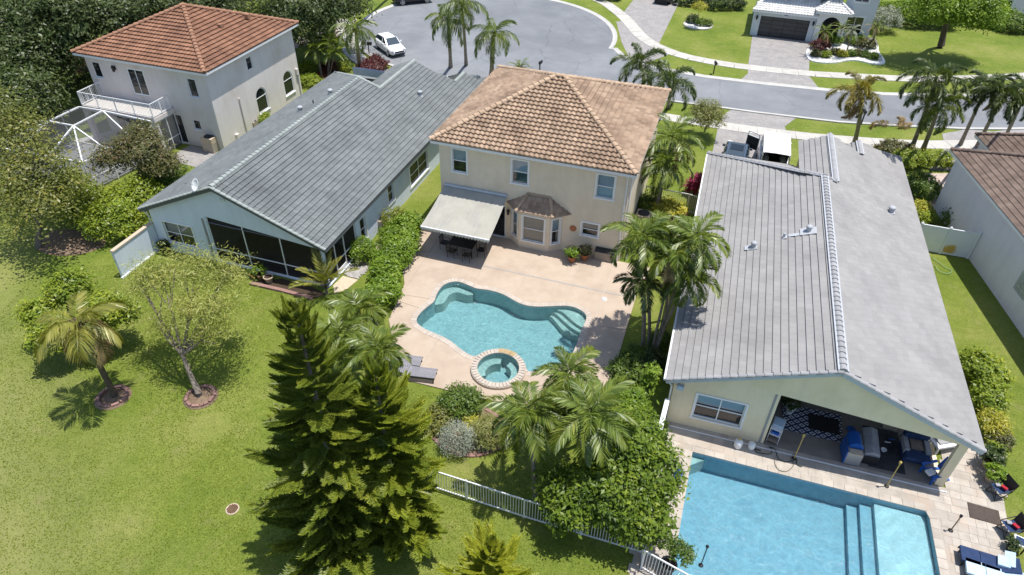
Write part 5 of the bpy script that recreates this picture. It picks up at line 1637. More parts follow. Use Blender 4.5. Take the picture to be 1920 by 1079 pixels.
FROND_SPEC = {   # leaflet length, width, pairs, lift, droop, bend, plumes, sweep
    'adonidia': (0.56, 0.070, 32, 0.22, 0.45, 88, 0, 58),
    'areca': (0.52, 0.060, 32, 0.3, 0.35, 80, 0, 52),
    'queen': (0.55, 0.040, 46, 0.05, 0.85, 100, 1, 62),
    'foxtail': (0.42, 0.042, 56, 0.0, 0.25, 112, 3, 60),
    'coconut': (0.66, 0.055, 38, -0.05, 0.7, 85, 0, 60),
    'pygmy': (0.24, 0.020, 30, 0.15, 0.2, 85, 0, 55),
    'upright': (0.55, 0.055, 26, 0.35, 0.3, 45, 0, 45),
}
FRONDS = {}
def frond_mesh(kind, var, m, L):
    key = (kind, var, m.name, round(L, 1))
    if key in FRONDS:
        return FRONDS[key]
    ll, lw, pairs, lift, droop, bend, plumes, sweep = FROND_SPEC[kind]
    r = random.Random(hash((kind, var)) % 1000 + 3)
    r = random.Random(sum(map(ord, kind)) + var * 17)
    NS = 24
    pts, ang = [Vector((0, 0, 0))], []
    tw = r.uniform(-0.18, 0.18)
    for i in range(NS):
        s = (i + 0.5) / NS
        a = -R(bend) * s ** 1.4
        ang.append(a)
        d = Vector((math.cos(a), tw * s * s, math.sin(a))).normalized()
        pts.append(pts[-1] + d * (L / NS))
    Q = []
    for wv in (Vector((0, 1, 0)), Vector((0.2, 0, 1)).normalized()):
        Q += quad_strip(pts, wv, [0.024 * (1 - 0.85 * i / NS) for i in range(NS + 1)])
    for k in range(pairs):
        s = 0.14 + 0.86 * (k + 0.5) / pairs
        f = s * NS
        i = min(int(f), NS - 1)
        p = pts[i].lerp(pts[i + 1], f - i)
        a = ang[i]
        t = Vector((math.cos(a), 0, math.sin(a)))
        u = Vector((-math.sin(a), 0, math.cos(a)))
        for sd in (-1, 1) * (1 if plumes < 2 else 2):
            l = ll * (L / 2.0) ** 0.5 * (math.sin(PI * min(0.97, 0.13 + 0.84 * s)) ** 0.65) * r.uniform(0.85, 1.12)
            sw = R(sweep * (1.25 - 0.75 * s) + r.uniform(-7, 7))
            y = Vector((0, sd, 0))
            if plumes:
                th = r.uniform(-1.0, 1.0) if plumes > 1 else r.uniform(-0.5, 0.3)
                y = (y * math.cos(th) + u * math.sin(th)).normalized()
            d = (t * math.cos(sw) + y * math.sin(sw) + u * lift).normalized()
            tip = p + d * l + Vector((0, 0, -droop * l * r.uniform(0.7, 1.1)))
            mid = p + d * l * 0.5 + Vector((0, 0, -droop * l * 0.12))
            wd = d.cross(Vector((0, 0, 1)))
            wd = (wd.normalized() if wd.length > 0.1 else Vector((1, 0, 0))) * (lw * (1 if plumes < 2 else 0.9))
            wd = (wd + u * r.uniform(-0.5, 0.5) * lw).normalized() * lw
            Q += [p, mid - wd * 0.6, tip, mid + wd * 0.6]
    me = np_mesh('frond', np.array([tuple(v) for v in Q]), 4, m)
    FRONDS[key] = me
    return me

def palm(label, base, top, kind='adonidia', L=1.9, n=15, m=None, r=0.10, group=None, dry=0, shaft=True, name='palm_tree', bark=None, pmin=-35, pmax=78, inflo=False, cat='palm tree', az0=None, drylist=(), bulge=1.0, dead=0.22):
    b = Vector((base[0], base[1], 0))
    t = thing(name, label, cat, b, group=group)
    tp = Vector(top) - b
    m = m or L_PALM
    tr = MB()
    c1 = Vector((tp.x * 0.22, tp.y * 0.22, tp.z * 0.4))
    c2 = Vector((tp.x * 0.62, tp.y * 0.62, tp.z * 0.75))
    P = []
    for k in range(11):
        q = k / 10
        P.append(((1 - q) ** 3) * Vector((0, 0, -0.05)) + 3 * q * (1 - q) ** 2 * c1 + 3 * q * q * (1 - q) * c2 + q ** 3 * (tp - Vector((0, 0, 0.45 if shaft else 0.05))))
    rad = [r * (1.5 if k == 0 else 1.12 - 0.42 * k / 10) * (bulge if 2 < k < 7 else 1.0) * (1.06 if k % 2 else 0.97) for k in range(11)]
    tr.tube(P, rad, 9)
    tr.build('trunk', bark or M_PALMBARK, t)
    if shaft:
        MB().tube([P[-1] - Vector((0, 0, 0.02)), P[-1] + Vector((0, 0, 0.2)), tp + Vector((0, 0, 0.08))], [r * 0.95, r * 0.85, r * 0.4], 8).build('crownshaft', M_SHAFT, t)
    else:
        q = MB()
        for k in range(14):
            a = k * 2.4
            q.bar(tp + Vector((0, 0, -0.35 + 0.02 * k)), tp + Vector((0.28 * math.cos(a), 0.28 * math.sin(a), -0.1 + 0.03 * k)), 0.05, 0.03)
        q.build('boot', M_DARKBARK, t)
    rd = random.Random(int(abs(b.x * 131 + b.y * 57)) + n)
    for k in range(n):
        a = (az0 or 0) + k * 2.39996 + rd.uniform(-0.15, 0.15)
        f = (k + 0.5) / n
        pitch = R(pmax + (pmin - pmax) * f ** 0.85 + rd.uniform(-7, 7))
        dr = k in drylist or (f > 0.86 and rd.random() < dead)
        mm = L_PALMDRY if dr else m
        o = bpy.data.objects.new('frond', frond_mesh(kind, k % 4, mm, L))
        sc = rd.uniform(0.86, 1.08) * (0.8 if f < 0.12 else 1.0)
        o.matrix_basis = Matrix.Translation(tp) @ Matrix.Rotation(a, 4, 'Z') @ Matrix.Rotation(-pitch, 4, 'Y') @ Matrix.Rotation(rd.uniform(-0.25, 0.25), 4, 'X') @ Matrix.Scale(sc, 4)
        link(o, t)
    if inflo:
        q = MB()
        for k in range(3):
            a = k * 2.1 + 0.4
            for j in range(6):
                bb = a + (j - 2.5) * 0.12
                q.tube([tp + Vector((0, 0, -0.45)), tp + Vector((0.35 * math.cos(bb), 0.35 * math.sin(bb), -0.45)), tp + Vector((0.45 * math.cos(bb), 0.45 * math.sin(bb), -0.85))], [0.012, 0.012, 0.022], 4)
        q.build('fruit_stalk', M_WOOD, t)
    return t

# Norfolk-type pine branches
def pine_branch(var, m, dense=44, up=0.4):
    r = random.Random(91 + var)
    Q = []
    NS = 10
    pts = [Vector((i / NS, 0.02 * math.sin(i * 0.9 + var), 0.10 * (i / NS) ** 2 - 0.06 * math.sin(PI * i / NS))) for i in range(NS + 1)]
    for wv in (Vector((0, 1, 0)), Vector((0, 0, 1))):
        Q += quad_strip(pts, wv, [0.013 * (1 - 0.7 * i / NS) for i in range(NS + 1)])
    for k in range(dense):
        s = 0.27 + 0.73 * (k + 0.5) / dense
        f = s * NS
        i = min(int(f), NS - 1)
        p = pts[i].lerp(pts[i + 1], f - i)
        for sd in (-1, 1):
            l = 0.30 * (1.0 - 0.55 * abs(s - 0.5) ** 1.2) * (1.05 - 0.45 * s) * r.uniform(0.8, 1.15)
            a = R(62 - 34 * s + r.uniform(-8, 8))
            d = Vector((math.cos(a), sd * math.sin(a), 0))
            q = [p, p + d * l * 0.4 + Vector((0, 0, 0.02)), p + d * l * 0.75 + Vector((0.02, 0, up * l * 0.35)), p + d * l + Vector((0.04, 0, up * l * 0.8))]
            w1 = Vector((-d.y, d.x, 0))
            ws = [0.018, 0.027, 0.024, 0.006]
            Q += quad_strip(q, w1, ws)
            Q += quad_strip(q, Vector((0, 0, 1)), [w * 0.8 for w in ws])
            # side needles make the rope look fuzzy
            for j in range(3):
                e = q[j].lerp(q[j + 1], 0.5)
                for s2 in (-1, 1):
                    dd = (d + w1 * s2 * 0.9 + Vector((0, 0, 0.5))).normalized() * 0.07
                    Q += [e, e + dd * 0.5 + d * 0.008, e + dd, e + dd * 0.5 - d * 0.008]
    return np_mesh('branch', np.array([tuple(v) for v in Q]), 4, m)

def pine(label, base, h, r0, m, whorls, per=7, z0=0.6, top_up=60, pw=0.8, name='pine_tree', droop=-8, rmin=0.3, lean=(0, 0)):
    t = thing(name, label, 'pine tree', (base[0], base[1], 0))
    tr = MB()
    tr.tube([(lean[0] * k / 8, lean[1] * k / 8, h * k / 8 - 0.05) for k in range(9)], [0.17 * (1 - 0.93 * k / 8) * (h / 11) + 0.012 for k in range(9)], 8)
    tr.build('trunk', M_BARK, t)
    vs = [pine_branch(v, m) for v in range(4)]
    rd = random.Random(int(h * 10))
    for k in range(whorls):
        f = (k + 0.5) / whorls
        z = z0 + (h - z0) * f ** 1.02
        rr = (r0 * (1 - z / (h + 0.25)) ** pw + rmin) * rd.uniform(0.88, 1.1)
        n = per if f < 0.8 else max(4, per - 2)
        a0 = rd.uniform(0, 6.28)
        for j in range(n):
            if rd.random() < 0.10 and f < 0.9:
                continue
            a = a0 + 2 * PI * j / n + rd.uniform(-0.3, 0.3)
            el = R(droop + (top_up - droop) * max(0, f - 0.35) ** 2 * 1.9 + rd.uniform(-9, 9))
            o = bpy.data.objects.new('branch', vs[(k + j) % 4])
            s = rr * rd.uniform(0.68, 1.22)
            o.matrix_basis = Matrix.Translation((lean[0] * z / h, lean[1] * z / h, z + rd.uniform(-0.12, 0.12))) @ Matrix.Rotation(a, 4, 'Z') @ Matrix.Rotation(-el, 4, 'Y') @ Matrix.Rotation(rd.uniform(-0.3, 0.3), 4, 'X') @ Matrix.Diagonal((s, max(s, 0.9) * 0.95, max(s, 0.9) * 0.95, 1))
            link(o, t)
    return t

# ------------------------------------------------------------------ trees and palms
pine('tall dark pine with layered feathery branches in the foreground, the taller of two', (-10.45, 12.35), 11.6, 2.25, L_PINE, 30, 8, pw=0.68, rmin=0.34, droop=6)
pine('shorter brighter green pine with upright tip beside the pool loungers', (-8.75, 13.3), 8.8, 1.75, leafmat('bright_pine_needles', (0.06, 0.10, 0.011), (0.19, 0.225, 0.022), (0.30, 0.31, 0.036), 0.6, trans=0.28, gloss=0.05), 21, 8, top_up=75, pw=0.6, rmin=0.42, droop=8)
pine('young yellow-green pine cut by the bottom edge of the lawn', (-4.42, 12.17, 0.00), 2.6, 1.2, L_PINEY, 8, 9, z0=0.35, top_up=80, droop=12, name='pine_tree', rmin=0.45)

palm('coconut palm with leaning trunk and drying brown fronds in a ringed bed', (-24.51, 15.30, 0.00), (-24.45, 15.25, 4.60), 'coconut', 2.1, 15, L_COCO, 0.13, drylist=(9, 11, 12, 14), shaft=False, pmin=-45, bark=M_DARKBARK)
palm('palm with bare grey trunk standing just behind the white picket fence', (-4.00, 16.33, 0.00), (-4.63, 16.77, 4.75), 'adonidia', 1.85, 18, L_PALM, 0.10, inflo=True)
palm('palm whose crown overlaps the front corner of the free-form pool', (-4.80, 23.80, -0.50), (-3.75, 19.53, 4.40), 'adonidia', 1.8, 16, L_PALM, 0.09)
palm('palm with long arching fronds above the broadleaf bush', (-2.00, 19.46, 0.00), (-2.35, 17.19, 5.00), 'adonidia', 2.1, 20, L_PALMY, 0.10)
palm('palm crown tucked between two others left of the broadleaf bush', (-2.99, 19.69, 0.00), (-3.38, 18.68, 4.00), 'adonidia', 1.55, 13, L_PALM, 0.09)
palm('palm with the lowest crown of the clump beside the pool deck, pale straight trunk', (-1.35, 26.63, 0.00), (-1.93, 26.51, 4.60), 'adonidia', 1.55, 13, L_PALMD, 0.11)
palm('palm with tall crown over the storage box by the tan house corner', (-1.09, 27.12, 0.00), (-2.37, 27.15, 6.60), 'adonidia', 2.1, 18, L_PALM, 0.085, pmin=-30)
palm('palm with slim leaning trunk in the middle of the clump beside the grey roof', (-0.89, 26.59, 0.00), (-0.74, 26.82, 6.30), 'adonidia', 2.0, 17, L_PALM, 0.07)
palm('palm reaching farthest over the flat grey roof with bright fronds', (-0.80, 26.58, 0.00), (0.04, 27.40, 6.90), 'adonidia', 2.05, 18, L_PALMY, 0.07)
palm('palm drooping low over the edge of the flat grey roof', (-0.73, 26.56, 0.00), (0.09, 26.75, 5.30), 'adonidia', 1.95, 16, L_PALM, 0.07)
palm('palm beside the right wall of the tan house, upper crown of two', (-2.75, 39.92, 0.00), (-2.70, 40.76, 5.40), 'adonidia', 2.4, 19, L_PALMY, 0.09)
palm('palm beside the right wall of the tan house, lower crown of two', (-2.84, 39.78, 0.00), (-2.77, 39.50, 4.20), 'adonidia', 2.2, 17, L_PALM, 0.08)
ft = 'foxtail palms behind the tan house'
palm('foxtail palm behind the tan roof, nearer the cul-de-sac', (-7.28, 60.75, 0.00), (-6.70, 52.16, 5.60), 'foxtail', 2.9, 14, L_PALMD, 0.15, ft, pmin=-25)
palm('foxtail palm behind the tan roof corner, nearer the straight road', (-4.57, 57.72, 0.00), (-4.15, 49.59, 5.60), 'foxtail', 3.0, 15, L_PALMD, 0.15, ft, pmin=-25)
qn = 'queen palms along the cul-de-sac'
palm('queen palm with weeping crown, left of the three on the cul-de-sac', (-25.79, 59.91, 0.00), (-23.08, 53.54, 6.60), 'queen', 2.5, 16, L_PALM, 0.16, qn, shaft=False, pmin=-30)
palm('queen palm with tallest crown, middle of the three on the cul-de-sac', (-24.59, 60.92, 0.00), (-21.17, 51.79, 8.60), 'queen', 2.4, 15, L_PALM, 0.14, qn, shaft=False, pmin=-30)
palm('queen palm with bulging dark trunk, right of the three on the cul-de-sac', (-21.39, 59.32, 0.00), (-18.85, 52.94, 6.20), 'queen', 2.6, 16, L_PALM, 0.19, qn, shaft=False, pmin=-30, bulge=1.15)
palm('queen palm behind the burgundy hedge near the white hatchback', (-33.26, 55.74, 0.00), (-29.28, 49.13, 6.40), 'queen', 2.1, 14, L_PALM, 0.18, qn, shaft=False, pmin=-35)
palm('palm behind the clump whose crown rises against the tan house corner', (-0.59, 29.55, 0.00), (-1.38, 28.36, 6.20), 'adonidia', 1.9, 16, L_PALM, 0.08)
rs = 'palms along the near side of the straight road'
palm('yellowing palm with dead hanging fronds on the grass strip by the road', (10.48, 56.26, 0.00), (8.23, 48.32, 7.20), 'foxtail', 2.5, 14, leafmat('yellowing_palm', (0.06, 0.065, 0.012), (0.20, 0.165, 0.028), (0.33, 0.26, 0.05), 0.8, gloss=0.08), 0.15, rs, drylist=(11, 13), pmin=-60, shaft=False)
palm('tall palm with upper dark plume in the pair of crossing palms by the road', (14.62, 56.40, 0.00), (12.51, 49.26, 8.20), 'foxtail', 2.6, 15, L_PALMD, 0.15, rs, pmin=-35)
palm('palm with green feathery lower crown in the pair of crossing palms by the road', (15.51, 56.73, 0.00), (13.35, 49.39, 6.40), 'foxtail', 2.4, 15, L_PALM, 0.16, rs, pmin=-40)
palm('palm with slender slanting trunk behind the crossing pair by the road', (18.50, 58.85, 0.00), (15.92, 50.68, 7.60), 'foxtail', 2.1, 14, L_PALMD, 0.13, rs, pmin=-30)
palm('palm above the brown roof at the right edge, leaning over the road', (19.71, 58.91, 0.00), (16.70, 49.53, 7.60), 'foxtail', 2.2, 13, L_PALMD, 0.13, rs, pmin=-35)
palm('palm cut by the right edge above the brown roof', (21.73, 60.18, 0.00), (17.92, 49.95, 7.80), 'foxtail', 2.2, 13, L_PALMD, 0.13, rs, pmin=-35)
gp = 'small palms in the planted bed by the charcoal garage'
palm('small palm nearest the arched entry of the house across the road', (8.68, 79.44, 0.00), (7.93, 75.79, 2.60), 'pygmy', 1.5, 20, L_PALM, 0.08, gp, shaft=False, pmin=-30)
palm('small silvery palm with leaning trunk in the middle of the white gravel bed', (10.83, 78.26, 0.00), (10.52, 76.25, 2.90), 'pygmy', 1.35, 16, L_SILVER, 0.07, gp, shaft=False, pmin=-45)
palm('small palm with drying crown at the right end of the gravel bed', (13.53, 81.31, 0.00), (12.84, 78.64, 2.80), 'pygmy', 1.4, 17, L_PALMY, 0.10, gp, shaft=False, drylist=(9, 12), pmin=-30)
palm('small bright palm beside the window of the house across the road', (10.28, 81.68, 0.00), (9.67, 77.95, 2.50), 'pygmy', 1.5, 18, L_PALMY, 0.08, gp, shaft=False, pmin=-30)
pg = 'palms between the pine and the hedge'
palm('palm with dark crown nearest the hedge end, left of the pool', (-16.01, 23.50, 0.00), (-14.76, 21.83, 3.00), 'adonidia', 1.75, 18, L_PALM, 0.09, pg)
palm('palm whose fronds hang over the two grey loungers', (-13.78, 21.08, 0.00), (-12.21, 18.98, 3.60), 'adonidia', 1.75, 18, L_PALM, 0.09, pg)
palm('palm with pale fronds leftmost between the pine and the hedge', (-16.13, 21.34, 0.00), (-14.59, 19.76, 3.20), 'areca', 1.8, 18, L_PALMY, 0.08, pg)
palm('young palm with upright yellow-green fronds before the porch screen corner', (-19.08, 25.42, 0.00), (-18.89, 25.17, 0.90), 'upright', 2.0, 9, L_COCO, 0.09, shaft=False, pmin=35, pmax=88)
ar = thing('areca_palm_clump', 'clump of areca palms on red mulch behind the pink house', 'palm clump', (-35.82, 53.29, 0.00))
for k, (x, y, z) in enumerate(((-0.2, 0.1, 2.6), (0.9, 0.8, 2.9), (-0.9, 0.8, 2.8), (0.3, 1.6, 3.0), (1.5, 0.2, 2.4))):
    MB().tube([(x * 0.4, y * 0.4, 0), (x * 0.7, y * 0.7, z * 0.5), (x, y, z)], [0.06, 0.05, 0.045], 7).build('trunk', M_PALMBARK, ar)
    for j in range(11):
        f = (j + 0.5) / 11
        o = bpy.data.objects.new('frond', frond_mesh('areca', j % 4, L_PALMY, 1.5))
        o.matrix_basis = Matrix.Translation((x, y, z)) @ Matrix.Rotation(k + j * 2.4, 4, 'Z') @ Matrix.Rotation(-R(80 - 100 * f), 4, 'Y')
        link(o, ar)
palm('small palm top showing above the back edge of the tan roof', (-18.87, 60.52, 0.00), (-18.33, 58.45, 1.40), 'pygmy', 1.5, 18, L_PALM, 0.08, shaft=False, pmin=0)

# oaks in the dark belt at the upper left
OAK = [('broad dark oak filling the top left corner of the picture', (-64, 52), [((-53.79, 39.69, 7.50), (5, 5, 3)), ((-54.19, 40.94, 6.00), (4, 4, 2.6)), ((-54.71, 39.18, 5.50), (4, 3.5, 2.4))]),
       ('dark oak over the pale lane left of the terracotta roof', (-57.5, 42), [((-51.32, 37.78, 5.00), (3.4, 3, 2.2)), ((-51.04, 40.34, 6.00), (3.0, 3, 2.0)), ((-51.97, 36.48, 4.40), (3.2, 2.8, 2))]),
       ('dark oak directly behind the left hip of the terracotta roof', (-58, 62), [((-49.93, 41.70, 7.50), (4, 4, 2.6)), ((-50.22, 43.46, 6.00), (3, 3, 2.2)), ((-52.27, 42.26, 7.50), (4, 4, 2.6))]),
       ('dark oak behind the peak of the terracotta roof', (-54, 74), [((-47.50, 44.67, 7.50), (4.5, 4.5, 2.6)), ((-47.47, 46.81, 6.50), (3.6, 3.6, 2.3)), ((-48.90, 44.42, 7.00), (3.6, 3.6, 2.3))]),
       ('dark oak on the far side behind the terracotta roof ridge', (-52, 88), [((-45.20, 49.09, 7.00), (5, 5, 2.6)), ((-44.50, 52.04, 6.00), (4, 4, 2.2)), ((-46.19, 47.87, 7.50), (5, 5, 2.6))]),
       ('dark tree between the white boundary wall and the cul-de-sac', (-46.5, 80), [((-38.47, 54.56, 5.20), (3.0, 3.0, 2.1)), ((-42.32, 56.45, 3.60), (2.6, 2.6, 1.8)), ((-38.21, 57.72, 5.00), (3.0, 3.0, 2.0))]),
       ('dark tree nearest the cul-de-sac kerb at the top', (-42.5, 86), [((-36.30, 57.80, 5.50), (3.4, 3.4, 2.2)), ((-38.59, 59.29, 6.00), (4, 4, 2.4))]),
       ('oak with open crown behind the brown boundary wall', (-66, 40), [((-48.69, 33.03, 4.00), (3.2, 3.0, 2.2)), ((-49.41, 35.16, 3.60), (2.4, 2.4, 1.6))])]
for i, (lb, b, bl) in enumerate(OAK):
    tree('oak_tree', lb, b, bl, L_OAK, 11000, 0.24, M_DARKBARK, 0.24, fork=0.5, clump=0.42, k=16, group='dark oaks at the upper left', shell=0.45, low=-0.7)
shrub('hedge', 'dark clipped hedge between the lane and the pink house', (-56.00, 44.97, 0.00), (2.6, 4.5, 1.8), L_DARKSH, 4500, 0.17, cat='hedge', clump=0.25)
shrub('shrub', 'dark shrubs massed by the cul-de-sac sidewalk at the top', (-42.48, 62.60, 0.00), (2.4, 3.2, 1.4), L_DARKSH, 2500, 0.17, clump=0.22)

tree('olive_tree', 'large loose olive-green tree at the left edge beside the pool cage', (-37.73, 23.49, 0.00), [((-39.61, 26.56, 5.60), (2.6, 2.4, 1.7)), ((-37.35, 25.62, 4.80), (2.6, 2.3, 1.7)), ((-37.86, 23.82, 4.60), (2.6, 2.4, 1.8)), ((-36.05, 22.93, 3.60), (2.6, 2.2, 1.5)), ((-36.37, 25.46, 3.60), (2.2, 2.0, 1.4)), ((-42.20, 27.98, 6.00), (2.3, 2.2, 1.5))], L_OLIVE, 7500, 0.18, M_BARK, 0.17, clump=0.40, k=8, shell=0.2, low=-0.8)
tree('russet_tree', 'small russet and green tree beside the pool cage corner', (-37.36, 31.77, 0.00), [((-35.70, 31.10, 3.40), (1.8, 1.6, 1.2)), ((-37.48, 30.26, 2.80), (1.3, 1.2, 1.0)), ((-34.57, 31.04, 2.60), (1.3, 1.3, 1.0)), ((-36.12, 32.04, 3.80), (1.3, 1.2, 0.9))], L_RUSSET, 8500, 0.15, M_BARK, 0.10, clump=0.22, k=10, shell=0.4, low=-0.7)
for lb, c, r in (('lime croton shrub beside the grey roof corner, nearest the garden wall', (-34.19, 26.23, 0.00), (1.7, 1.5, 2.3)),
                 ('lime croton shrub in the middle of the row below the russet tree', (-36.56, 26.91, 0.00), (1.6, 1.5, 2.4)),
                 ('lime croton shrub farthest back beside the left eave of the grey roof', (-35.01, 29.10, 0.00), (1.5, 1.5, 2.1)),
                 ('yellowish croton shrub under the olive tree', (-39.46, 27.90, 0.00), (1.6, 1.5, 2.4))):
    shrub('croton_shrub', lb, c, r, L_LIME, 3200, 0.16, 'croton shrubs left of the grey roof', clump=0.2)
shrub('shrub', 'dark green shrub row between russet tree and grey roof', (-35.83, 32.33, 0.00), (1.6, 1.4, 1.6), L_GREEN, 2600, 0.14, clump=0.18)

tree('feathery_tree', 'sparse feathery yellow-green tree with forked grey trunk in a ringed bed', (-20.73, 16.59, 0.00), [((-23.13, 18.97, 5.20), (1.7, 1.4, 0.8)), ((-21.74, 19.86, 5.20), (1.6, 1.4, 0.8)), ((-20.68, 20.30, 4.60), (1.4, 1.3, 0.8)), ((-23.84, 18.39, 4.60), (1.1, 1.0, 0.7)), ((-20.88, 17.89, 4.40), (1.5, 1.2, 0.8)), ((-20.10, 18.78, 4.20), (1.4, 1.2, 0.8)), ((-22.54, 17.48, 3.40), (0.9, 0.8, 0.5)), ((-20.02, 17.80, 3.40), (1.2, 1.0, 0.6))], L_FEATH, 8200, 0.19, mat('pale_bark', (0.20, 0.16, 0.13), (0.30, 0.26, 0.22), 6.0, 0.95, 0.1, bump=0.8, bscale=18), 0.13, clump=0.30, k=12, shell=0.1, low=-0.9, aspect=0.15, trunk_top=(-21.53, 17.17, 2.00))
tree('round_tree', 'rounded lime-green tree behind the leaning coconut palm', (-27.62, 16.50, 0.00), [((-26.60, 18.25, 2.30), (1.1, 1.0, 1.0)), ((-29.67, 19.01, 2.40), (0.95, 1.0, 0.9)), ((-28.31, 16.27, 1.90), (1.0, 0.95, 0.9)), ((-30.09, 17.12, 1.90), (0.8, 0.8, 0.8)), ((-27.03, 17.34, 2.20), (0.9, 0.9, 0.9))], L_LIME, 10000, 0.16, M_DARKBARK, 0.1, clump=0.17, k=10)
tree('oak_tree', 'spreading oak with thick rooted trunk on the lawn across the road', (20.40, 83.52, 0.00), [((18.86, 78.66, 5.20), (2.6, 2.6, 1.6)), ((20.98, 78.76, 5.40), (2.8, 2.6, 1.7)), ((17.18, 77.39, 6.00), (2.6, 2.6, 1.6)), ((22.46, 80.39, 4.20), (1.8, 1.8, 1.2))], L_HEDGE, 12000, 0.24, M_DARKBARK, 0.34, clump=0.36, k=12, shell=0.5, low=-0.7, trunk_top=(19.82, 82.60, 3.00))
shrub('hedge', 'bright tall hedge behind the oak across the road', (19.04, 91.10, 0.00), (4.3, 2.0, 2.6), L_HEDGE, 7000, 0.22, cat='hedge', clump=0.26)
shrub('hedge', 'bright tall hedge right of the oak trunk across the road', (25.49, 94.45, 0.00), (4.0, 2.0, 2.3), L_HEDGE, 5000, 0.22, cat='hedge', clump=0.26)
shrub('hedge', 'dark hedge at the far right corner in front of the white house', (29.12, 93.22, 0.00), (2.6, 2.0, 1.7), L_GREEN, 3500, 0.22, cat='hedge', clump=0.26)
shrub('shrub', 'blue-green rounded shrub beside the house across the road', (14.85, 86.87, 0.00), (1.8, 1.5, 2.6), L_SILVER, 2400, 0.16, clump=0.2)

# the hedge by the pool and clipped bushes
hd_ = thing('hedge', 'long glossy green hedge between the pool deck and the blue house', 'hedge', (-16.2, 29.0, 0))
hb = []
for k in range(13):
    f = k / 12
    hb.append(((0.0 - 0.7 + 1.45 * (1 - f) - 0.45 + 0.25 * math.sin(k), -3.9 + 7.4 * f, 0.72), (0.85 + 0.1 * math.sin(k * 2.2), 0.65, 0.72 + 0.08 * math.cos(k * 1.7))))
hb = [((c[0] + 0.1, c[1], c[2]), r) for c, r in hb]
foliage('foliage', hb, 17000, L_HEDGE, hd_, 0.15, 0.12, 10, 0.5, shell=0.75, low=-0.3)
q = MB()
for c, r in hb:
    q.tube([(c[0], c[1], 0), (c[0] + 0.1, c[1], 0.9)], [0.03, 0.015], 5)
q.build('stem', M_DARKBARK, hd_)
shrub('clipped_bush', 'green rounded bush beside the porch side screen', (-18.61, 29.09, 0.00), (0.75, 0.75, 1.35), L_HEDGE, 2200, 0.10, 'clipped bushes beside the blue house')
shrub('clipped_bush', 'yellow-tipped rounded bush against the blue house, farther of two', (-18.15, 32.59, 0.00), (0.85, 0.8, 1.5), leafmat('yellow_tip_leaves', (0.06, 0.095, 0.012), (0.20, 0.22, 0.03), (0.33, 0.25, 0.05), 1.2), 2400, 0.10, 'clipped bushes beside the blue house')
shrub('clipped_bush', 'green bush directly before the yellow-tipped bush by the blue house', (-17.66, 31.00, 0.00), (0.8, 0.7, 1.3), L_HEDGE, 2000, 0.10, 'clipped bushes beside the blue house')

# the broadleaf bush mass by the lower right pool
tree('broadleaf_bush', 'large glossy broadleaf bush overhanging the fence and the lap pool patio', (-1.17, 16.33, 0.00), [((-0.79, 17.92, 3.00), (1.3, 1.3, 1.1)), ((0.38, 17.26, 2.60), (1.05, 1.1, 1.0)), ((-1.06, 16.16, 2.40), (1.5, 1.3, 1.2)), ((0.12, 15.90, 1.80), (1.2, 1.1, 1.1)), ((-2.29, 15.36, 1.90), (1.1, 1.0, 0.9)), ((-0.40, 18.96, 2.80), (0.9, 0.9, 0.9)), ((-3.13, 16.23, 1.60), (0.8, 0.8, 0.8))], leafmat('glossy_bush_leaves', (0.026, 0.055, 0.007), (0.105, 0.158, 0.014), (0.195, 0.235, 0.026), 0.9, gloss=0.05), 15000, 0.17, M_DARKBARK, 0.1, clump=0.18, k=11, cat='bush')
tree('broadleaf_bush', 'bright upright shrub between the pool deck and the cream house corner', (-1.18, 21.40, 0.00), [((-1.49, 20.50, 1.80), (0.6, 0.6, 0.8)), ((-1.00, 21.15, 1.80), (0.5, 0.6, 0.8)), ((-0.56, 22.75, 2.00), (0.22, 0.4, 0.9)), ((-1.71, 22.04, 1.00), (0.4, 0.4, 0.5))], L_HEDGE, 4500, 0.14, M_DARKBARK, 0.06, clump=0.14, k=10, cat='bush')
for i, (x, y, rr, hh) in enumerate(((300, 960, 0.7, 0.9), (390, 985, 0.6, 1.0), (240, 1020, 0.8, 0.8), (420, 880, 0.5, 0.8))):
    shrub('shrub', ('dark shrub at the foot of the leaning palm trunks', 'dark shrub against the cream house wall below the palms', 'dark shrub at the pool deck edge nearest the spa side', 'dark shrub close behind the palm trunks by the grey roof')[i], ((-1.46, 25.68, 0.00), (-0.69, 25.64, 0.00), (-1.81, 24.80, 0.00), (-0.63, 27.42, 0.00))[i], (rr, rr, hh), L_GREEN if i != 1 else L_DARKSH, 1300, 0.13, 'shrubs below the palm clump')
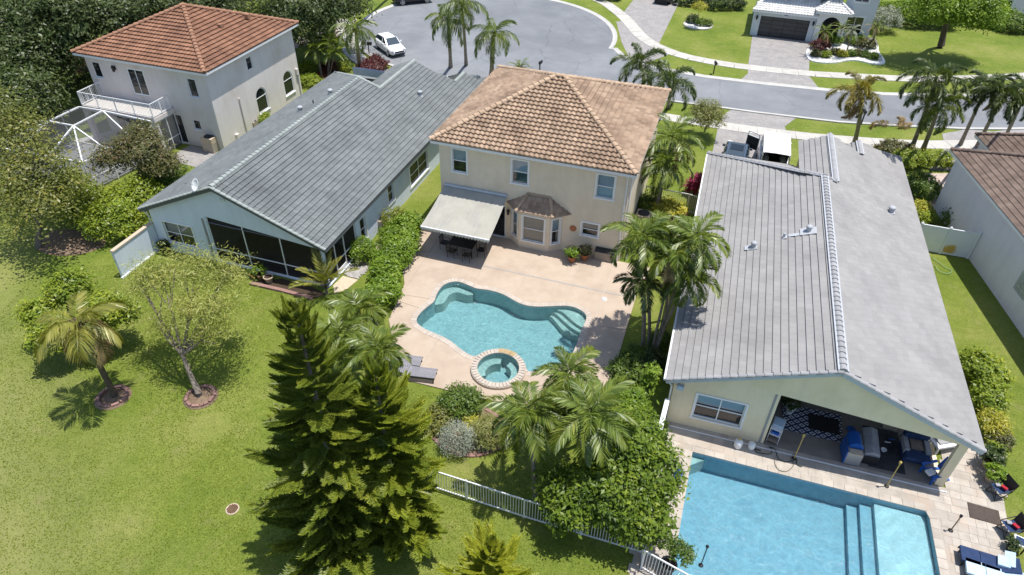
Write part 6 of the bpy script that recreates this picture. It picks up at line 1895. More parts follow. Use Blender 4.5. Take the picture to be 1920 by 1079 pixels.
# short tufts standing out of the turf near the camera
def tufts(name, poly, n, avoid=()):
    xs = [p[0] for p in poly]
    ys = [p[1] for p in poly]
    X = rng.uniform(min(xs), max(xs), n)
    Y = rng.uniform(min(ys), max(ys), n)
    ok = np.array([inpoly(x, y, poly) and not any((x - a) ** 2 + (y - b) ** 2 < r_ * r_ for a, b, r_ in avoid) for x, y in zip(X, Y)])
    dens = np.sin(X * 1.7) * np.cos(Y * 1.3) + np.sin(X * 0.6 + Y * 0.9) + rng.normal(size=n) * 1.2
    ok &= dens > -0.9
    C = np.stack([X, Y, np.full(n, 0.03)], axis=1)[ok]
    d = unit(len(C))
    d[:, 2] = np.abs(d[:, 2]) * 0.5 + 0.2
    d /= np.linalg.norm(d, axis=1, keepdims=True)
    s_ = np.cross(d, np.array([0, 0, 1.0]))
    s_ /= np.linalg.norm(s_, axis=1, keepdims=True) + 1e-9
    l = rng.uniform(0.035, 0.08, (len(C), 1))
    w = rng.uniform(0.012, 0.026, (len(C), 1))
    b0 = C - np.array([0, 0, 0.03])
    V = np.stack([b0 - s_ * w, b0 + s_ * w, b0 + d * l + s_ * w * 0.3, b0 + d * l - s_ * w * 0.3], axis=1).reshape(-1, 3)
    return link(bpy.data.objects.new(name, np_mesh(name, V, 4, L_TURF)), None, kind='stuff', label='short tufts of lawn grass', category='grass')
L_TURF = leafmat('turf_blades', (0.115, 0.165, 0.02), (0.175, 0.21, 0.034), (0.25, 0.25, 0.07), 0.35, trans=0.5, gloss=0.0)
tufts('grass_tufts', [(-36, 22), (-30, 4), (-8, 4), (1.5, 7), (0.3, 15), (-9.6, 16), (-13.2, 21), (-15.5, 24.3), (-19, 25), (-30, 24.5)], 130000, ((-24.6, 15.3, 0.9), (-19.1, 15.2, 0.9), (-15.5, 11.9, 0.45)))
tufts('grass_tufts', [(-12.5, 20.4), (-9.6, 16.5), (-0.2, 16.0), (0.2, 17.5), (-2.2, 22), (-7, 20.6)], 16000, ((-7.4, 18.0, 1.8),))
# planting bed by the pool
bed = MB()
bedp = smooth_curve([(-9.57, 18.33), (-8.84, 17.75), (-7.89, 17.51), (-6.97, 17.77), (-6.38, 18.44), (-6.16, 19.16), (-6.68, 19.83), (-7.70, 20.24), (-8.97, 20.44), (-9.66, 19.68)], 4)
bed.prism(bedp, 0.0, 0.03)
bed.build('planting_bed', M_BROWNMULCH, None, kind='structure')
coping('bed_edging', bedp, 0.14, 0.08, 0.1, M_EDGE, None, step=0.3)['kind'] = 'structure'
shrub('silver_shrub', 'silvery grey shrub at the front of the bed by the spa', (-8.02, 17.71, 0.00), (0.75, 0.7, 1.4), L_SILVER, 2600, 0.075, aspect=0.3)
shrub('shrub', 'dark green shrub with bare twigs next to the deck corner', (-8.69, 19.97, 0.00), (0.95, 0.8, 1.1), L_GREEN, 2400, 0.11)
shrub('shrub', 'olive shrub on the left side of the bed by the spa', (-9.38, 18.66, 0.00), (0.65, 0.7, 0.8), L_OLIVE, 1500, 0.11)
shrub('grassy_clump', 'fine grassy clump at the right end of the bed by the spa', (-6.73, 18.62, 0.00), (0.85, 0.7, 1.3), leafmat('fine_grass', (0.10, 0.12, 0.03), (0.20, 0.21, 0.06), (0.27, 0.26, 0.1), 0.9), 2600, 0.20, aspect=0.1)
shrub('shrub', 'yellow-green spiky shrub in the centre of the bed by the spa', (-7.64, 18.78, 0.00), (0.5, 0.5, 0.7), L_YELLOW, 900, 0.2, aspect=0.15)
shrub('shrub', 'small grey shrub low in the bed by the spa', (-6.98, 18.30, 0.00), (0.4, 0.35, 0.45), L_SILVER, 600, 0.08)

# right-hand side planting
rsd = 'shrubs along the right eave of the cream house'
shrub('shrub', 'lime shrub along the right eave, largest and farthest from camera', (14.98, 30.33, 0.00), (0.9, 1.3, 1.3), L_LIME, 2600, 0.15, rsd)
shrub('shrub', 'lime shrub along the right eave, second from the far end', (14.84, 28.38, 0.00), (0.7, 0.9, 1.1), L_LIME, 1800, 0.14, rsd)
shrub('shrub', 'golden feathery shrub along the right eave near the patio corner', (14.76, 26.82, 0.00), (0.6, 0.8, 0.9), L_YELLOW, 1500, 0.16, rsd, aspect=0.2)
shrub('shrub', 'pink-tinged low shrub nearest the patio corner', (14.97, 26.09, 0.00), (0.45, 0.5, 0.6), L_RUSSET, 700, 0.12, rsd)
sp = thing('yucca', 'spiky yucca and bush against the white wall behind the vinyl fence', 'plant', (16.56, 45.55, 0.00))
foliage('foliage', [((-0.3, 0.1, 0.5), (0.9, 0.7, 0.6))], 1500, L_GREEN, sp, 0.16)
Q = []
for cx, cy, cz in ((0.1, -0.1, 1.9), (0.55, 0.1, 2.1), (0.5, -0.25, 1.5)):
    for k in range(70):
        d = Vector((rnd.gauss(0, 1), rnd.gauss(0, 1), rnd.gauss(0.4, 0.8))).normalized()
        p = Vector((cx, cy, cz))
        s = d.cross(Vector((0, 0, 1))).normalized() * 0.025
        e = p + d * rnd.uniform(0.45, 0.7)
        Q += [p - s, p + s, p.lerp(e, 0.6) + s, e]
link(bpy.data.objects.new('leaf_rosette', np_mesh('leaf_rosette', np.array([tuple(v) for v in Q]), 4, L_GREEN)), sp)
MB().tube([(0, 0, 0), (0.1, -0.1, 1.9)], [0.07, 0.05], 6).tube([(0.05, 0, 0), (0.55, 0.1, 2.1)], [0.07, 0.05], 6).build('stem', M_BARK, sp)
hg = 'hedge plants beside the drive of the brown roofed house'
for lb, c, r, m_ in (('yellow-green hedge left of the brick drive, nearest the palms', (13.95, 53.45, 0.00), (1.1, 1.0, 1.2), L_LIME), ('yellow-green hedge along the far side of the brick drive', (16.32, 54.32, 0.00), (2.0, 0.8, 1.2), L_LIME),
                     ('dark hedge on the near left of the brick drive', (14.48, 49.25, 0.00), (1.0, 1.6, 1.4), L_GREEN), ('bronze-tinted shrub by the far corner of the grey roof', (13.28, 55.11, 0.00), (1.4, 0.9, 1.1), L_RUSSET),
                     ('bright spiky plant beside the vinyl fence post', (14.03, 46.18, 0.00), (0.5, 0.6, 0.9), L_YELLOW), ('lime plant close behind the vinyl fence', (14.17, 45.45, 0.00), (0.5, 0.5, 0.7), L_LIME)):
    shrub('shrub', lb, c, r, m_, 2200, 0.14, hg)
shrub('croton_shrub', 'yellow croton at the right corner of the tan house', (-2.01, 39.86, 0.00), (1.2, 1.0, 1.3), L_YELLOW, 2600, 0.15)
shrub('croton_shrub', 'green and yellow croton against the right wall of the tan house', (-3.37, 40.25, 0.00), (0.8, 0.9, 1.2), L_GREEN, 1700, 0.13)
shrub('shrub', 'dark reddish shrub at the foot of the palms by the tan house corner', (-1.08, 39.07, 0.00), (0.6, 0.6, 0.9), L_BURG, 1000, 0.15)
shrub('ti_plant', 'pink ti plant beside the picket gate left of the grey roof', (-0.75, 43.65, 0.00), (0.5, 0.5, 1.6), L_PINKL, 900, 0.26, aspect=0.25)
tree('small_tree', 'small round yellow-green tree by the driveway of the grey van', (-1.06, 54.65, 0.00), [((-1.20, 53.09, 2.20), (1.3, 1.2, 0.9)), ((-0.67, 52.63, 1.90), (1.0, 1.0, 0.8)), ((-1.68, 52.22, 1.80), (0.9, 0.9, 0.8))], leafmat('olive_yellow_leaves', (0.06, 0.07, 0.02), (0.17, 0.18, 0.05), (0.26, 0.25, 0.09), 1.0), 5200, 0.12, M_BARK, 0.07, clump=0.16, k=10, shell=0.5)
shrub('hedge', 'burgundy hedge beside the white hatchback', (-32.00, 55.66, 0.00), (1.15, 2.6, 1.2), L_BURG, 5500, 0.15, cat='hedge', clump=0.14)
shrub('shrub', 'burgundy shrub on the red mulch below the areca palms', (-35.89, 54.91, 0.00), (1.0, 0.8, 0.9), L_BURG, 1400, 0.15)
shrub('shrub', 'lime clipped shrub between pink house and grey roof, beside the red mulch', (-35.85, 51.18, 0.00), (1.2, 0.9, 0.9), L_LIME, 1900, 0.13)
shrub('shrub', 'lime shrub on the lawn edge left of the red mulch', (-38.04, 54.28, 0.00), (1.2, 0.9, 0.8), L_LIME, 1700, 0.13)
shrub('shrub', 'lime shrub right of the red mulch near the queen palm', (-34.95, 55.46, 0.00), (0.9, 0.8, 0.8), L_LIME, 1500, 0.13)
shrub('shrub', 'small green shrub against the pink wall below the arched window', (-35.19, 42.84, 0.00), (0.9, 0.7, 1.0), L_LIME, 1300, 0.13)
MB().prism(smooth_curve([(-36.37, 51.80), (-36.78, 53.43), (-36.81, 54.71), (-36.53, 56.15), (-34.67, 54.96), (-33.89, 54.35), (-34.16, 52.29), (-35.16, 51.57)], 3), 0.0, 0.02).build('mulch_bed', M_MULCH, None, kind='structure')

# beds across the road
gb = smooth_curve([(7.13, 77.56), (7.19, 74.67), (8.16, 74.14), (9.62, 74.70), (10.85, 75.87), (12.05, 76.12), (13.19, 75.66), (14.12, 76.10), (14.16, 77.35), (13.85, 79.37), (13.92, 82.09), (13.34, 83.75), (9.83, 80.97), (8.11, 79.16)], 3)
MB().prism(gb, 0, 0.03).build('gravel_bed', M_ROCK, None, kind='structure')
coping('gravel_bed_kerb', gb, 0.2, 0.13, 0.14, M_WHITE, None, step=0.5)['kind'] = 'structure'
bgp = 'low shrubs in the white gravel bed'
for i, (x, y, m_) in enumerate(((415, 405, L_RUSSET), (490, 415, L_LIME), (560, 395, L_RUSSET), (605, 410, L_YELLOW), (665, 405, L_GREEN), (720, 400, L_RUSSET), (770, 410, L_GREEN), (830, 430, L_GREEN), (540, 320, L_HEDGE), (700, 320, L_HEDGE), (780, 345, L_RUSSET), (450, 360, L_BURG))):
    g_xy = ((7.73, 75.99, 0.00), (8.74, 75.95, 0.00), (9.71, 77.18, 0.00), (10.30, 76.77, 0.00), (11.12, 77.30, 0.00), (11.88, 77.80, 0.00), (12.54, 77.63, 0.00), (13.29, 77.08, 0.00), (9.54, 80.46, 0.00), (11.80, 81.34, 0.00), (12.86, 80.60, 0.00), (8.24, 78.14, 0.00))[i]
    LBL = ('russet shrub at the drive corner of the gravel bed', 'lime shrub beside the drive end of the gravel bed front', 'russet shrub in the front row of the gravel bed', 'golden shrub at the middle of the gravel bed front', 'green tuft at the bend of the gravel bed kerb', 'russet tuft right of the leaning silvery palm', 'green shrub near the right end of the gravel bed front', 'green tuft at the right tip of the gravel bed', 'bright hedge shrub below the arched entry', 'bright hedge shrub below the window across the road', 'russet shrub under the drying small palm', 'burgundy shrub behind the drive corner of the gravel bed')[i]
    big = i >= 8
    shrub('shrub', LBL, g_xy, (1.0, 0.75, 1.0) if big else (0.42, 0.4, 0.6), m_, 1500 if big else 800, 0.13, bgp)
ob = circ(((-4.70, 81.52, 0.00))[:2], 1.5, 20)
ob = [((x - ob[0][0]) * 1.0 + ob[0][0], y) for x, y in ob]
MB().prism(ob, 0, 0.03).build('lawn_bed', M_ROCK, None, kind='structure')
coping('lawn_bed_kerb', ob, 0.16, 0.12, 0.13, M_CONC, None, step=0.4)['kind'] = 'structure'
tree('small_tree', 'tiny yellow sapling in the oval bed on the lawn across the road', (-4.71, 82.04, 0.00), [((-4.85, 80.47, 2.30), (0.8, 0.8, 0.5))], L_YELLOW, 700, 0.13, M_BARK, 0.03, clump=0.14, k=7)
shrub('shrub', 'dark shrub left of the sapling in the oval lawn bed', (-5.41, 82.30, 0.00), (0.65, 0.6, 0.9), L_DARKSH, 1000, 0.13)
shrub('shrub', 'green shrub right of the sapling in the oval lawn bed', (-4.11, 81.76, 0.00), (0.95, 0.6, 0.7), L_GREEN, 1200, 0.13)
shrub('shrub', 'dark planting along the front of the house at the top edge', (-2.84, 89.21, 0.00), (3.0, 1.4, 1.4), L_DARKSH, 3600, 0.18)
shrub('shrub', 'dark planting right of the parked black pickup at the top edge', (-6.80, 89.14, 0.00), (2.2, 1.2, 1.2), L_DARKSH, 2600, 0.18)
shrub('shrub', 'clipped green shrub beside the top driveway', (-16.32, 87.82, 0.00), (1.8, 1.4, 1.3), L_GREEN, 2000, 0.18)

# ------------------------------------------------------------------ fences with pickets
def picket_fence(label, pts, h=1.25, m=None, gap=0.115, posts=2.3, name='picket_fence', pw=0.022):
    m = m or M_ALU
    o0 = Vector((pts[0][0], pts[0][1], 0))
    t = thing(name, label, 'fence', o0)
    pm = MB().box((0, 0, 0), (pw, pw, h - 0.12)).mesh('picket', m)
    for a, b in zip(pts[:-1], pts[1:]):
        a, b = Vector((a[0], a[1], 0)) - o0, Vector((b[0], b[1], 0)) - o0
        d = b - a
        L = d.length
        for z in (0.1, h - 0.03):
            MB().bar(a + Vector((0, 0, z)), b + Vector((0, 0, z)), 0.045, 0.05 if z < 0.5 else 0.06).build('rail', m, t)
        n = int(L / gap)
        ang = math.atan2(d.y, d.x)
        for k in range(1, n):
            p = bpy.data.objects.new('picket', pm)
            q = a + d * (k / n)
            p.location = (q.x, q.y, h * 0.5)
            p.rotation_euler = (0, 0, ang)
            link(p, t)
        np_ = max(1, round(L / posts))
        for k in range(np_ + 1):
            q = a + d * (k / np_)
            MB().box((q.x, q.y, h * 0.5 + 0.02), (0.06, 0.06, h + 0.04), rz=ang).build('post', m, t)
    return t
picket_fence('white metal picket fence crossing the foreground behind the pine', [(-11.2, 16.05), (-9.20, 15.52, 0.00)[:2], (-4.21, 15.40, 0.00)[:2], (0.52, 15.41, 0.00)[:2]])
picket_fence('white metal picket fence along the front edge of the lap pool patio', [(0.42, 16.6), (0.67, 14.77, 0.00)[:2], (3.4, 14.05), (6.4, 13.6)])
picket_fence('pale picket fence and gate between the tan house and the grey roof', [(-3.82, 41.23, 0.00)[:2], (-0.96, 41.13, 0.00)[:2], (-0.24, 40.94, 0.00)[:2]], h=1.4)

# ------------------------------------------------------------------ vehicles
def car(name, label, cat, loc, rz, L, Wd, H, paint, kind='hatch', group=None):
    """side profile stations along x (front +x): body shell in two tiers with cabin, wheels, lamps"""
    t = thing(name, label, cat, (loc[0], loc[1], loc[2] if len(loc) > 2 else 0.01), rz, group)
    hl = L / 2
    if kind == 'hatch':
        st = [(-hl, .45, .78, .80), (-hl + .12, .28, .98, .92), (-hl + .7, .22, 1.0, 1.0), (-.2, .2, .96, 1.0), (hl - 1.25, .2, .93, 1.0), (hl - .45, .24, .80, .96), (hl - .1, .3, .66, .84), (hl, .38, .55, .70)]
        roofp = [(-hl + .22, 1.0, .80), (-hl + .75, H - .06, .66), (-.35, H, .68), (.35, H - .05, .68), (hl - 1.2, .95, .82)]
    elif kind == 'suv':
        st = [(-hl, .5, 1.0, .88), (-hl + .1, .35, 1.12, .96), (-hl + .8, .3, 1.14, 1.0), (0, .3, 1.12, 1.0), (hl - 1.3, .3, 1.08, 1.0), (hl - .35, .34, 1.0, .97), (hl - .06, .4, .86, .88), (hl, .45, .7, .8)]
        roofp = [(-hl + .12, 1.12, .86), (-hl + .45, H - .05, .74), (-.3, H, .76), (.55, H - .04, .76), (hl - 1.25, 1.1, .86)]
    elif kind == 'pickup':
        st = [(-hl, .5, 1.05, .9), (-hl + .1, .4, 1.1, .97), (-hl + 1.5, .4, 1.1, 1.0), (0, .38, 1.1, 1.0), (hl - 1.5, .38, 1.1, 1.0), (hl - .3, .4, 1.08, .98), (hl - .05, .45, .95, .92), (hl, .5, .8, .86)]
        roofp = [(-hl + 1.75, 1.1, .86), (-hl + 1.95, H - .04, .76), (-.2, H, .78), (.5, H - .06, .77), (hl - 1.45, 1.12, .86)]
    else:
        st = [(-hl, .42, 1.25, .93), (-hl + .08, .34, 1.3, 1.0), (0, .32, 1.3, 1.0), (hl - 1.3, .32, 1.25, 1.0), (hl - .5, .34, 1.05, .97), (hl - .08, .4, .85, .9), (hl, .45, .7, .82)]
        roofp = [(-hl + .04, 1.28, .98), (-hl + .06, H - .05, .86), (-.3, H, .88), (hl - 1.55, H - .1, .86), (hl - .75, 1.22, .92)]
    hw = Wd / 2
    prof = lambda x, zb, zt, w: [(x, -hw * w * .86, zb), (x, -hw * w, zb + .14), (x, -hw * w, zb + (zt - zb) * .62), (x, -hw * w * .93, zt - .05), (x, -hw * w * .80, zt), (x, hw * w * .80, zt), (x, hw * w * .93, zt - .05), (x, hw * w, zb + (zt - zb) * .62), (x, hw * w, zb + .14), (x, hw * w * .86, zb)]
    b = MB()
    vs = []
    for s in st:
        vs += prof(*s)
    k = 10
    fs = []
    for i in range(len(st) - 1):
        for j in range(k):
            fs.append((i * k + j, (i + 1) * k + j, (i + 1) * k + (j + 1) % k, i * k + (j + 1) % k))
    b.add(vs, fs, True)
    b.add(vs[:k], [tuple(range(k))])
    b.add(vs[-k:], [tuple(range(k - 1, -1, -1))])
    body = b.build('body', paint, t)
    # cabin: glass block with roof skin and pillars
    g = MB()
    gv = []
    for x, z, w in roofp:
        gv += [(x, -hw * w, z), (x, hw * w, z)]
    base = [(roofp[0][0], -hw * .86), (roofp[-1][0], -hw * .86)]
    n = len(roofp)
    g.add(gv, [(2 * i, 2 * i + 2, 2 * i + 3, 2 * i + 1) for i in range(n - 1)])
    for s in (0, 1):
        g.add([gv[2 * i + s] for i in range(n)] , [tuple(range(n)) if s == 1 else tuple(range(n - 1, -1, -1))])
    g.build('windows', M_DGLASS, t)
    r = MB()
    rp = roofp[1:-1]
    rv = []
    for i, (x, z, w) in enumerate(rp):
        xx = x + (0.0 if i else -.02)
        rv += [(xx, -hw * w * 1.015, z - .015), (xx, -hw * w * .8, z + .022), (xx, hw * w * .8, z + .022), (xx, hw * w * 1.015, z - .015)]
    r.add(rv, [(4 * i + j, 4 * i + j + 4, 4 * i + j + 5, 4 * i + j + 1) for i in range(len(rp) - 1) for j in range(3)], True)
    for s in (-1, 1):
        for a, c in ((roofp[0], roofp[1]), (roofp[-1], roofp[-2])):
            r.bar((a[0], s * hw * a[2], a[1] - .03), (c[0], s * hw * c[2], c[1]), .07, .05)
        xm = -.1
        r.bar((xm, s * hw * .90, 1.0), (xm - .05, s * hw * roofp[2][2] * 1.01, H - .05), .07, .04)
    r.build('roof', paint, t)
    if kind == 'suv':
        q_ = MB()
        for s in (-1, 1):
            q_.bar((-hl + .5, s * hw * .66, H + .05), (.45, s * hw * .66, H + .04), .04, .05)
        q_.build('roof_rail', M_CHROME, t)
        MB().box((-.25, 0, H + .03), (.95, hw * 1.0, .012)).build('sunroof', M_BLACKG, t)
    wr = .33 if kind == 'hatch' else .38
    for x in (-hl + .82, hl - .88):
        for s in (-1, 1):
            w = MB().lathe([(.001, -.1), (wr - .08, -.1), (wr, -.07), (wr, .07), (wr - .08, .1), (.001, .1)], 20)
            o = w.build('wheel', M_RUBBER, t)
            o.location = (x, s * (hw - .1), wr)
            o.rotation_euler = (PI / 2, 0, 0)
            rm = MB().lathe([(.001, .02), (.06, .02), (.09, 0), (wr - .12, 0), (wr - .09, .015), (wr - .1, -.02)], 16)
            for q in range(5):
                a = q * 2 * PI / 5
                rm.bar((0.04 * math.cos(a), 0.04 * math.sin(a), .02), ((wr - .11) * math.cos(a), (wr - .11) * math.sin(a), .02), .06, .02)
            o2 = rm.build('rim', M_CHROME, o)
            o2.location = (0, 0, -.1 * s)
            if s > 0:
                o2.rotation_euler = (PI, 0, 0)
    for s in (-1, 1):
        MB().box((hl - .16, s * hw * .66, .66 if kind == 'hatch' else .85), (.24, .34, .13), rz=-s * .5).build('headlight', M_LAMP, t)
        MB().box((-hl + .07, s * hw * .74, .85 if kind == 'hatch' else .98), (.14, .24, .22), rz=s * .4).build('tail_light', M_TAIL, t)
        m_ = MB().box((roofp[-1][0] - .35, s * (hw * .96 + .1), 1.02 if kind == 'hatch' else 1.2), (.12, .2, .14))
        m_.build('mirror', paint, t)
        d = MB()
        for x0, x1 in ((-hl + 1.2, -.1), (-.06, hl - 1.5)):
            for zz in (.5, .9):
                d.box(((x0 + x1) / 2, s * hw * 1.0, zz), (x1 - x0, .012, .012))
            d.box((x0 + .15, s * hw * 1.004, .84), (.16, .025, .03))
        d.build('door_trim', M_BLACK, t)
    MB().box((hl - .02, 0, .56), (.07, hw * 1.1, .13)).build('grille', M_BLACK, t)
    MB().box((hl - .03, 0, .36), (.09, hw * 1.3, .14)).build('air_intake', M_BLACK, t)
    MB().box((-hl - .005, 0, .72), (.02, .42, .14)).build('number_plate', M_WHITE, t)
    return t
cpos = Vector((-32.52, 60.72, 0.00))
car('hatchback', 'white compact hatchback parked on the cul-de-sac edge near the mailbox', 'car', (-33.1, 61.75, 0.01), R(-38), 4.3, 1.76, 1.46, M_CARW, 'hatch')
car('black_suv', 'black SUV with silver wheels parked across the cul-de-sac at the top edge', 'car', (-38.0, 77.6, 0.01), R(195 + 26), 4.7, 1.9, 1.75, M_CARD, 'suv')
car('dark_suv', 'slate SUV parked beside the white van on the driveway', 'car', (1.55, 48.9, 0.02), R(88), 4.6, 1.85, 1.62, M_CARG, 'suv')
car('black_pickup', 'black pickup nose out on the top driveway', 'car', (-9.6, 90.3, 0.02), R(-94), 5.3, 1.95, 1.8, M_CARD, 'pickup')
car('grey_sedan', 'grey car beside the black pickup on the top driveway', 'car', (-12.4, 91.5, 0.02), R(-94), 4.5, 1.8, 1.5, mat('grey_car_paint', (0.14, 0.13, 0.125), None, rough=0.2, spec=0.6), 'hatch')
# van with open rear and open front door
vt = thing('white_van', 'white van with open rear and open left door beside the slate SUV', 'van', (4.15, 49.6, 0.02), R(91))
hl, hw, Hh = 2.55, 0.98, 2.42
b = MB()
b.prism([(-hl, -hw), (1.9, -hw), (2.5, -hw * .9), (2.5, hw * .9), (1.9, hw), (-hl, hw)], 0.38, 0.55, bottom=True)
for s in (-1, 1):
    b.box((-0.55, s * (hw - .03), 0.95), (4.0, .06, .82))
    b.box((-0.75, s * (hw - .08), 2.2), (3.6, .06, .36))
    for x in (-hl + .05, -0.9, 0.35):
        b.box((x, s * (hw - .06), 1.75), (.14, .06, .9))
b.add([(1.4, -hw, .5), (2.5, -hw * .9, .5), (2.5, -hw * .9, 1.05), (1.5, -hw, 1.25), (1.4, hw, .5), (2.5, hw * .9, .5), (2.5, hw * .9, 1.05), (1.5, hw, 1.25)],
      [(0, 1, 2, 3), (7, 6, 5, 4), (3, 2, 6, 7), (1, 5, 6, 2)])
b.build('body', M_CARW, vt)
r = MB()
rv = []
for x, z in ((-hl, Hh - .06), (-hl + .12, Hh), (0, Hh + .03), (0.9, Hh - .02), (1.15, Hh - .12)):
    rv += [(x, -hw * .92, z - .12), (x, -hw * .82, z), (x, 0, z + .03), (x, hw * .82, z), (x, hw * .92, z - .12)]
r.add(rv, [(5 * i + j, 5 * i + j + 5, 5 * i + j + 6, 5 * i + j + 1) for i in range(4) for j in range(4)], True)
r.build('roof', M_CARW, vt)
rr2 = MB()
for s in (-1, 1):
    rr2.bar((-2.3, s * hw * .86, Hh - .02), (0.8, s * hw * .86, Hh + .0), .04, .05)
for x in (-1.6, -.6, .4):
    rr2.bar((x, -hw * .8, Hh + .045), (x, hw * .8, Hh + .045), .03, .02)
rr2.build('roof_seam', M_CARW, vt)
g = MB()
g.add([(1.15, -hw * .9, 2.25), (1.15, hw * .9, 2.25), (1.75, hw * .95, 1.22), (1.75, -hw * .95, 1.22)], [(0, 1, 2, 3)])
for s in (-1, 1):
    g.box((-.3, s * (hw - .065), 1.72), (2.6, .02, .72))
g.build('windows', M_DGLASS, vt)
q = MB()
q.box((-.3, 0, .6), (4.3, 1.8, .04))
q.box((-1.2, .8, 1.3), (2.2, .04, 1.4)).box((-1.2, -.8, 1.3), (2.2, .04, 1.4)).box((.2, 0, 1.4), (.04, 1.7, 1.6))
q.build('cargo_lining', M_BLACK, vt)
q = MB()
for s in (-1, 1):
    for z in (.9, 1.3, 1.7):
        q.box((-1.4, s * .62, z), (1.8, .34, .03))
    for x in (-2.25, -1.4, -.6):
        q.box((x, s * .46, 1.25), (.03, .03, 1.3))
for k in range(9):
    q.box((-2.2 + .18 * k, rnd.choice((-1, 1)) * .62, rnd.choice((.98, 1.38, 1.78))), (.14, .2, .14))
q.build('shelving', M_GREYCL, vt)
d = MB().box((0, 0, 0), (1.05, .06, 1.0)).box((.0, 0, .78), (.95, .05, .06))
d.bar((-.5, 0, .5), (-.42, 0, .8), .06).bar((.5, 0, .5), (.44, 0, .8), .06)
do = d.build('front_door', M_CARW, vt)
do.location = (1.35, hw + .55, 1.15)
do.rotation_euler = (0, 0, R(58))
MB().box((0, .04, 0), (.98, .03, .92)).box((0, -.04, 0), (.98, .03, .92)).box((.1, -.07, -.1), (.4, .05, .1)).build('door_lining', M_BLACK, do)
for x in (-1.6, 1.55):
    for s in (-1, 1):
        o = MB().lathe([(.001, -.1), (.28, -.1), (.36, -.07), (.36, .07), (.28, .1), (.001, .1)], 18).build('wheel', M_RUBBER, vt)
        o.location = (x, s * (hw - .08), .36)
        o.rotation_euler = (PI / 2, 0, 0)
        o2 = MB().lathe([(.001, .0), (.2, .0), (.22, .02)], 14).build('rim', M_CHROME, o)
        o2.location = (0, 0, -s * .105)
MB().box((1.5, -hw - .14, 1.35), (.14, .22, .24)).build('mirror', M_CARW, vt)
for s in (-1, 1):
    MB().box((-hl - .01, s * .86, 1.1), (.05, .14, .4)).build('tail_light', M_TAIL, vt)

# ------------------------------------------------------------------ street furniture
def mailbox(label, loc, rz, m=M_BLACK):
    t = thing('mailbox', label, 'mailbox', loc, rz, 'black kerbside mailboxes')
    MB().box((0, 0, .55), (.09, .09, 1.1)).build('post', m, t)
    MB().box((.08, 0, .98), (.5, .07, .07)).build('arm', m, t)
    b = MB()
    vs = []
    for x in (-.12, .38):
        vs += [(x, -.1, 1.04), (x, .1, 1.04)] + [(x, .1 * math.cos(PI * k / 6), 1.17 + .1 * math.sin(PI * k / 6)) for k in range(7)]
    b.add(vs, [(i, i + 9, (i + 1) % 9 + 9, (i + 1) % 9) for i in range(9)] + [tuple(range(8, -1, -1)), tuple(range(9, 18))])
    b.build('box', m, t)
    MB().lathe([(.03, 1.1), (.07, 1.14), (.03, 1.2), (.001, 1.3)], 8).build('finial', m, t)
    return t
mailbox('black mailbox on a post on the far grass strip of the straight road', (-1.64, 67.19, 0.00), R(-70))
mailbox('black mailbox beside the white hatchback at the cul-de-sac', (-34.63, 60.12, 0.00), R(20))
mailbox('black mailbox under the yellowing palm by the near kerb', (11.17, 60.05, 0.00), R(100))
mailbox('black mailbox just past the back edge of the tan roof', (-17.22, 61.15, 0.00), R(80))
q = thing('drain_grate', 'round drain grate set in the lawn left of the pine', 'drain', (-15.49, 11.91, 0.01))
MB().lathe([(.27, 0), (.27, .03), (.22, .035), (.22, 0)], 20).build('frame', M_CLAYLT, q)
g = MB()
for k in range(-3, 4):
    g.box((k * .065, 0, .025), (.03, 2 * math.sqrt(max(.01, .055 - (k * .065) ** 2)), .02))
g.build('bar', M_WOOD, q)
MB().lathe([(.24, .004), (.001, .004)], 16).build('sump', M_BLACK, q)
def ring_bed(label, c, r0, r1):
    t = thing('tree_ring', label, 'edging', (c[0], c[1], 0))
    MB().lathe([(r1, 0), (r1, .03), (.001, .035)], 24).build('mulch', M_BROWNMULCH, t)
    st = MB().box((0, 0, .06), (.34, .13, .12))
    ms = st.mesh('edging_stone', M_EDGE)
    n = int(2 * PI * r0 / .36)
    for k in range(n):
        a = 2 * PI * k / n
        o = bpy.data.objects.new('edging_stone', ms)
        o.location = (r0 * math.cos(a), r0 * math.sin(a), rnd.uniform(0, .02))
        o.rotation_euler = (0, 0, a + PI / 2 + rnd.uniform(-.1, .1))
        link(o, t)
ring_bed('ring of mauve edging stones round the coconut palm', (-24.51, 15.19, 0.00), .62, .82)
ring_bed('ring of mauve edging stones round the feathery tree', (-20.65, 16.57, 0.00), .62, .8)

# air conditioners and boxes
def condenser(label, loc, rz=0, s=.8, h=.85):
    t = thing('air_conditioner', label, 'air conditioner', loc, rz)
    MB().box((0, 0, h / 2), (s, s, h)).build('casing', M_CLAYLT, t)
    MB().lathe([(s * .42, h), (s * .42, h + .03), (s * .38, h + .03), (s * .1, h + .05), (.001, h + .05)], 16).build('fan_guard', M_BLACK, t)
    f = MB()
    for k in range(6):
        f.box((0, -s / 2 - .006, .12 + k * .12), (s * .9, .012, .03)).box((s / 2 + .006, 0, .12 + k * .12), (.012, s * .9, .03))
    f.build('louvre', M_STEEL, t)
condenser('beige air conditioner at the corner of the pink house', (-36.03, 37.73, 0.00), 0, .95, 1.15)
condenser('air conditioner beside the right wall of the tan house behind the palms', (-3.50, 38.73, 0.00), 0, .9, .8)
condenser('dark condenser behind the bush below the pink arched window', (-35.30, 41.93, 0.00), 0, .7, .7)
condenser('white condenser against the blue house wall behind the round bush', (-19.25, 32.37, 0.00), 0, .7, .8)

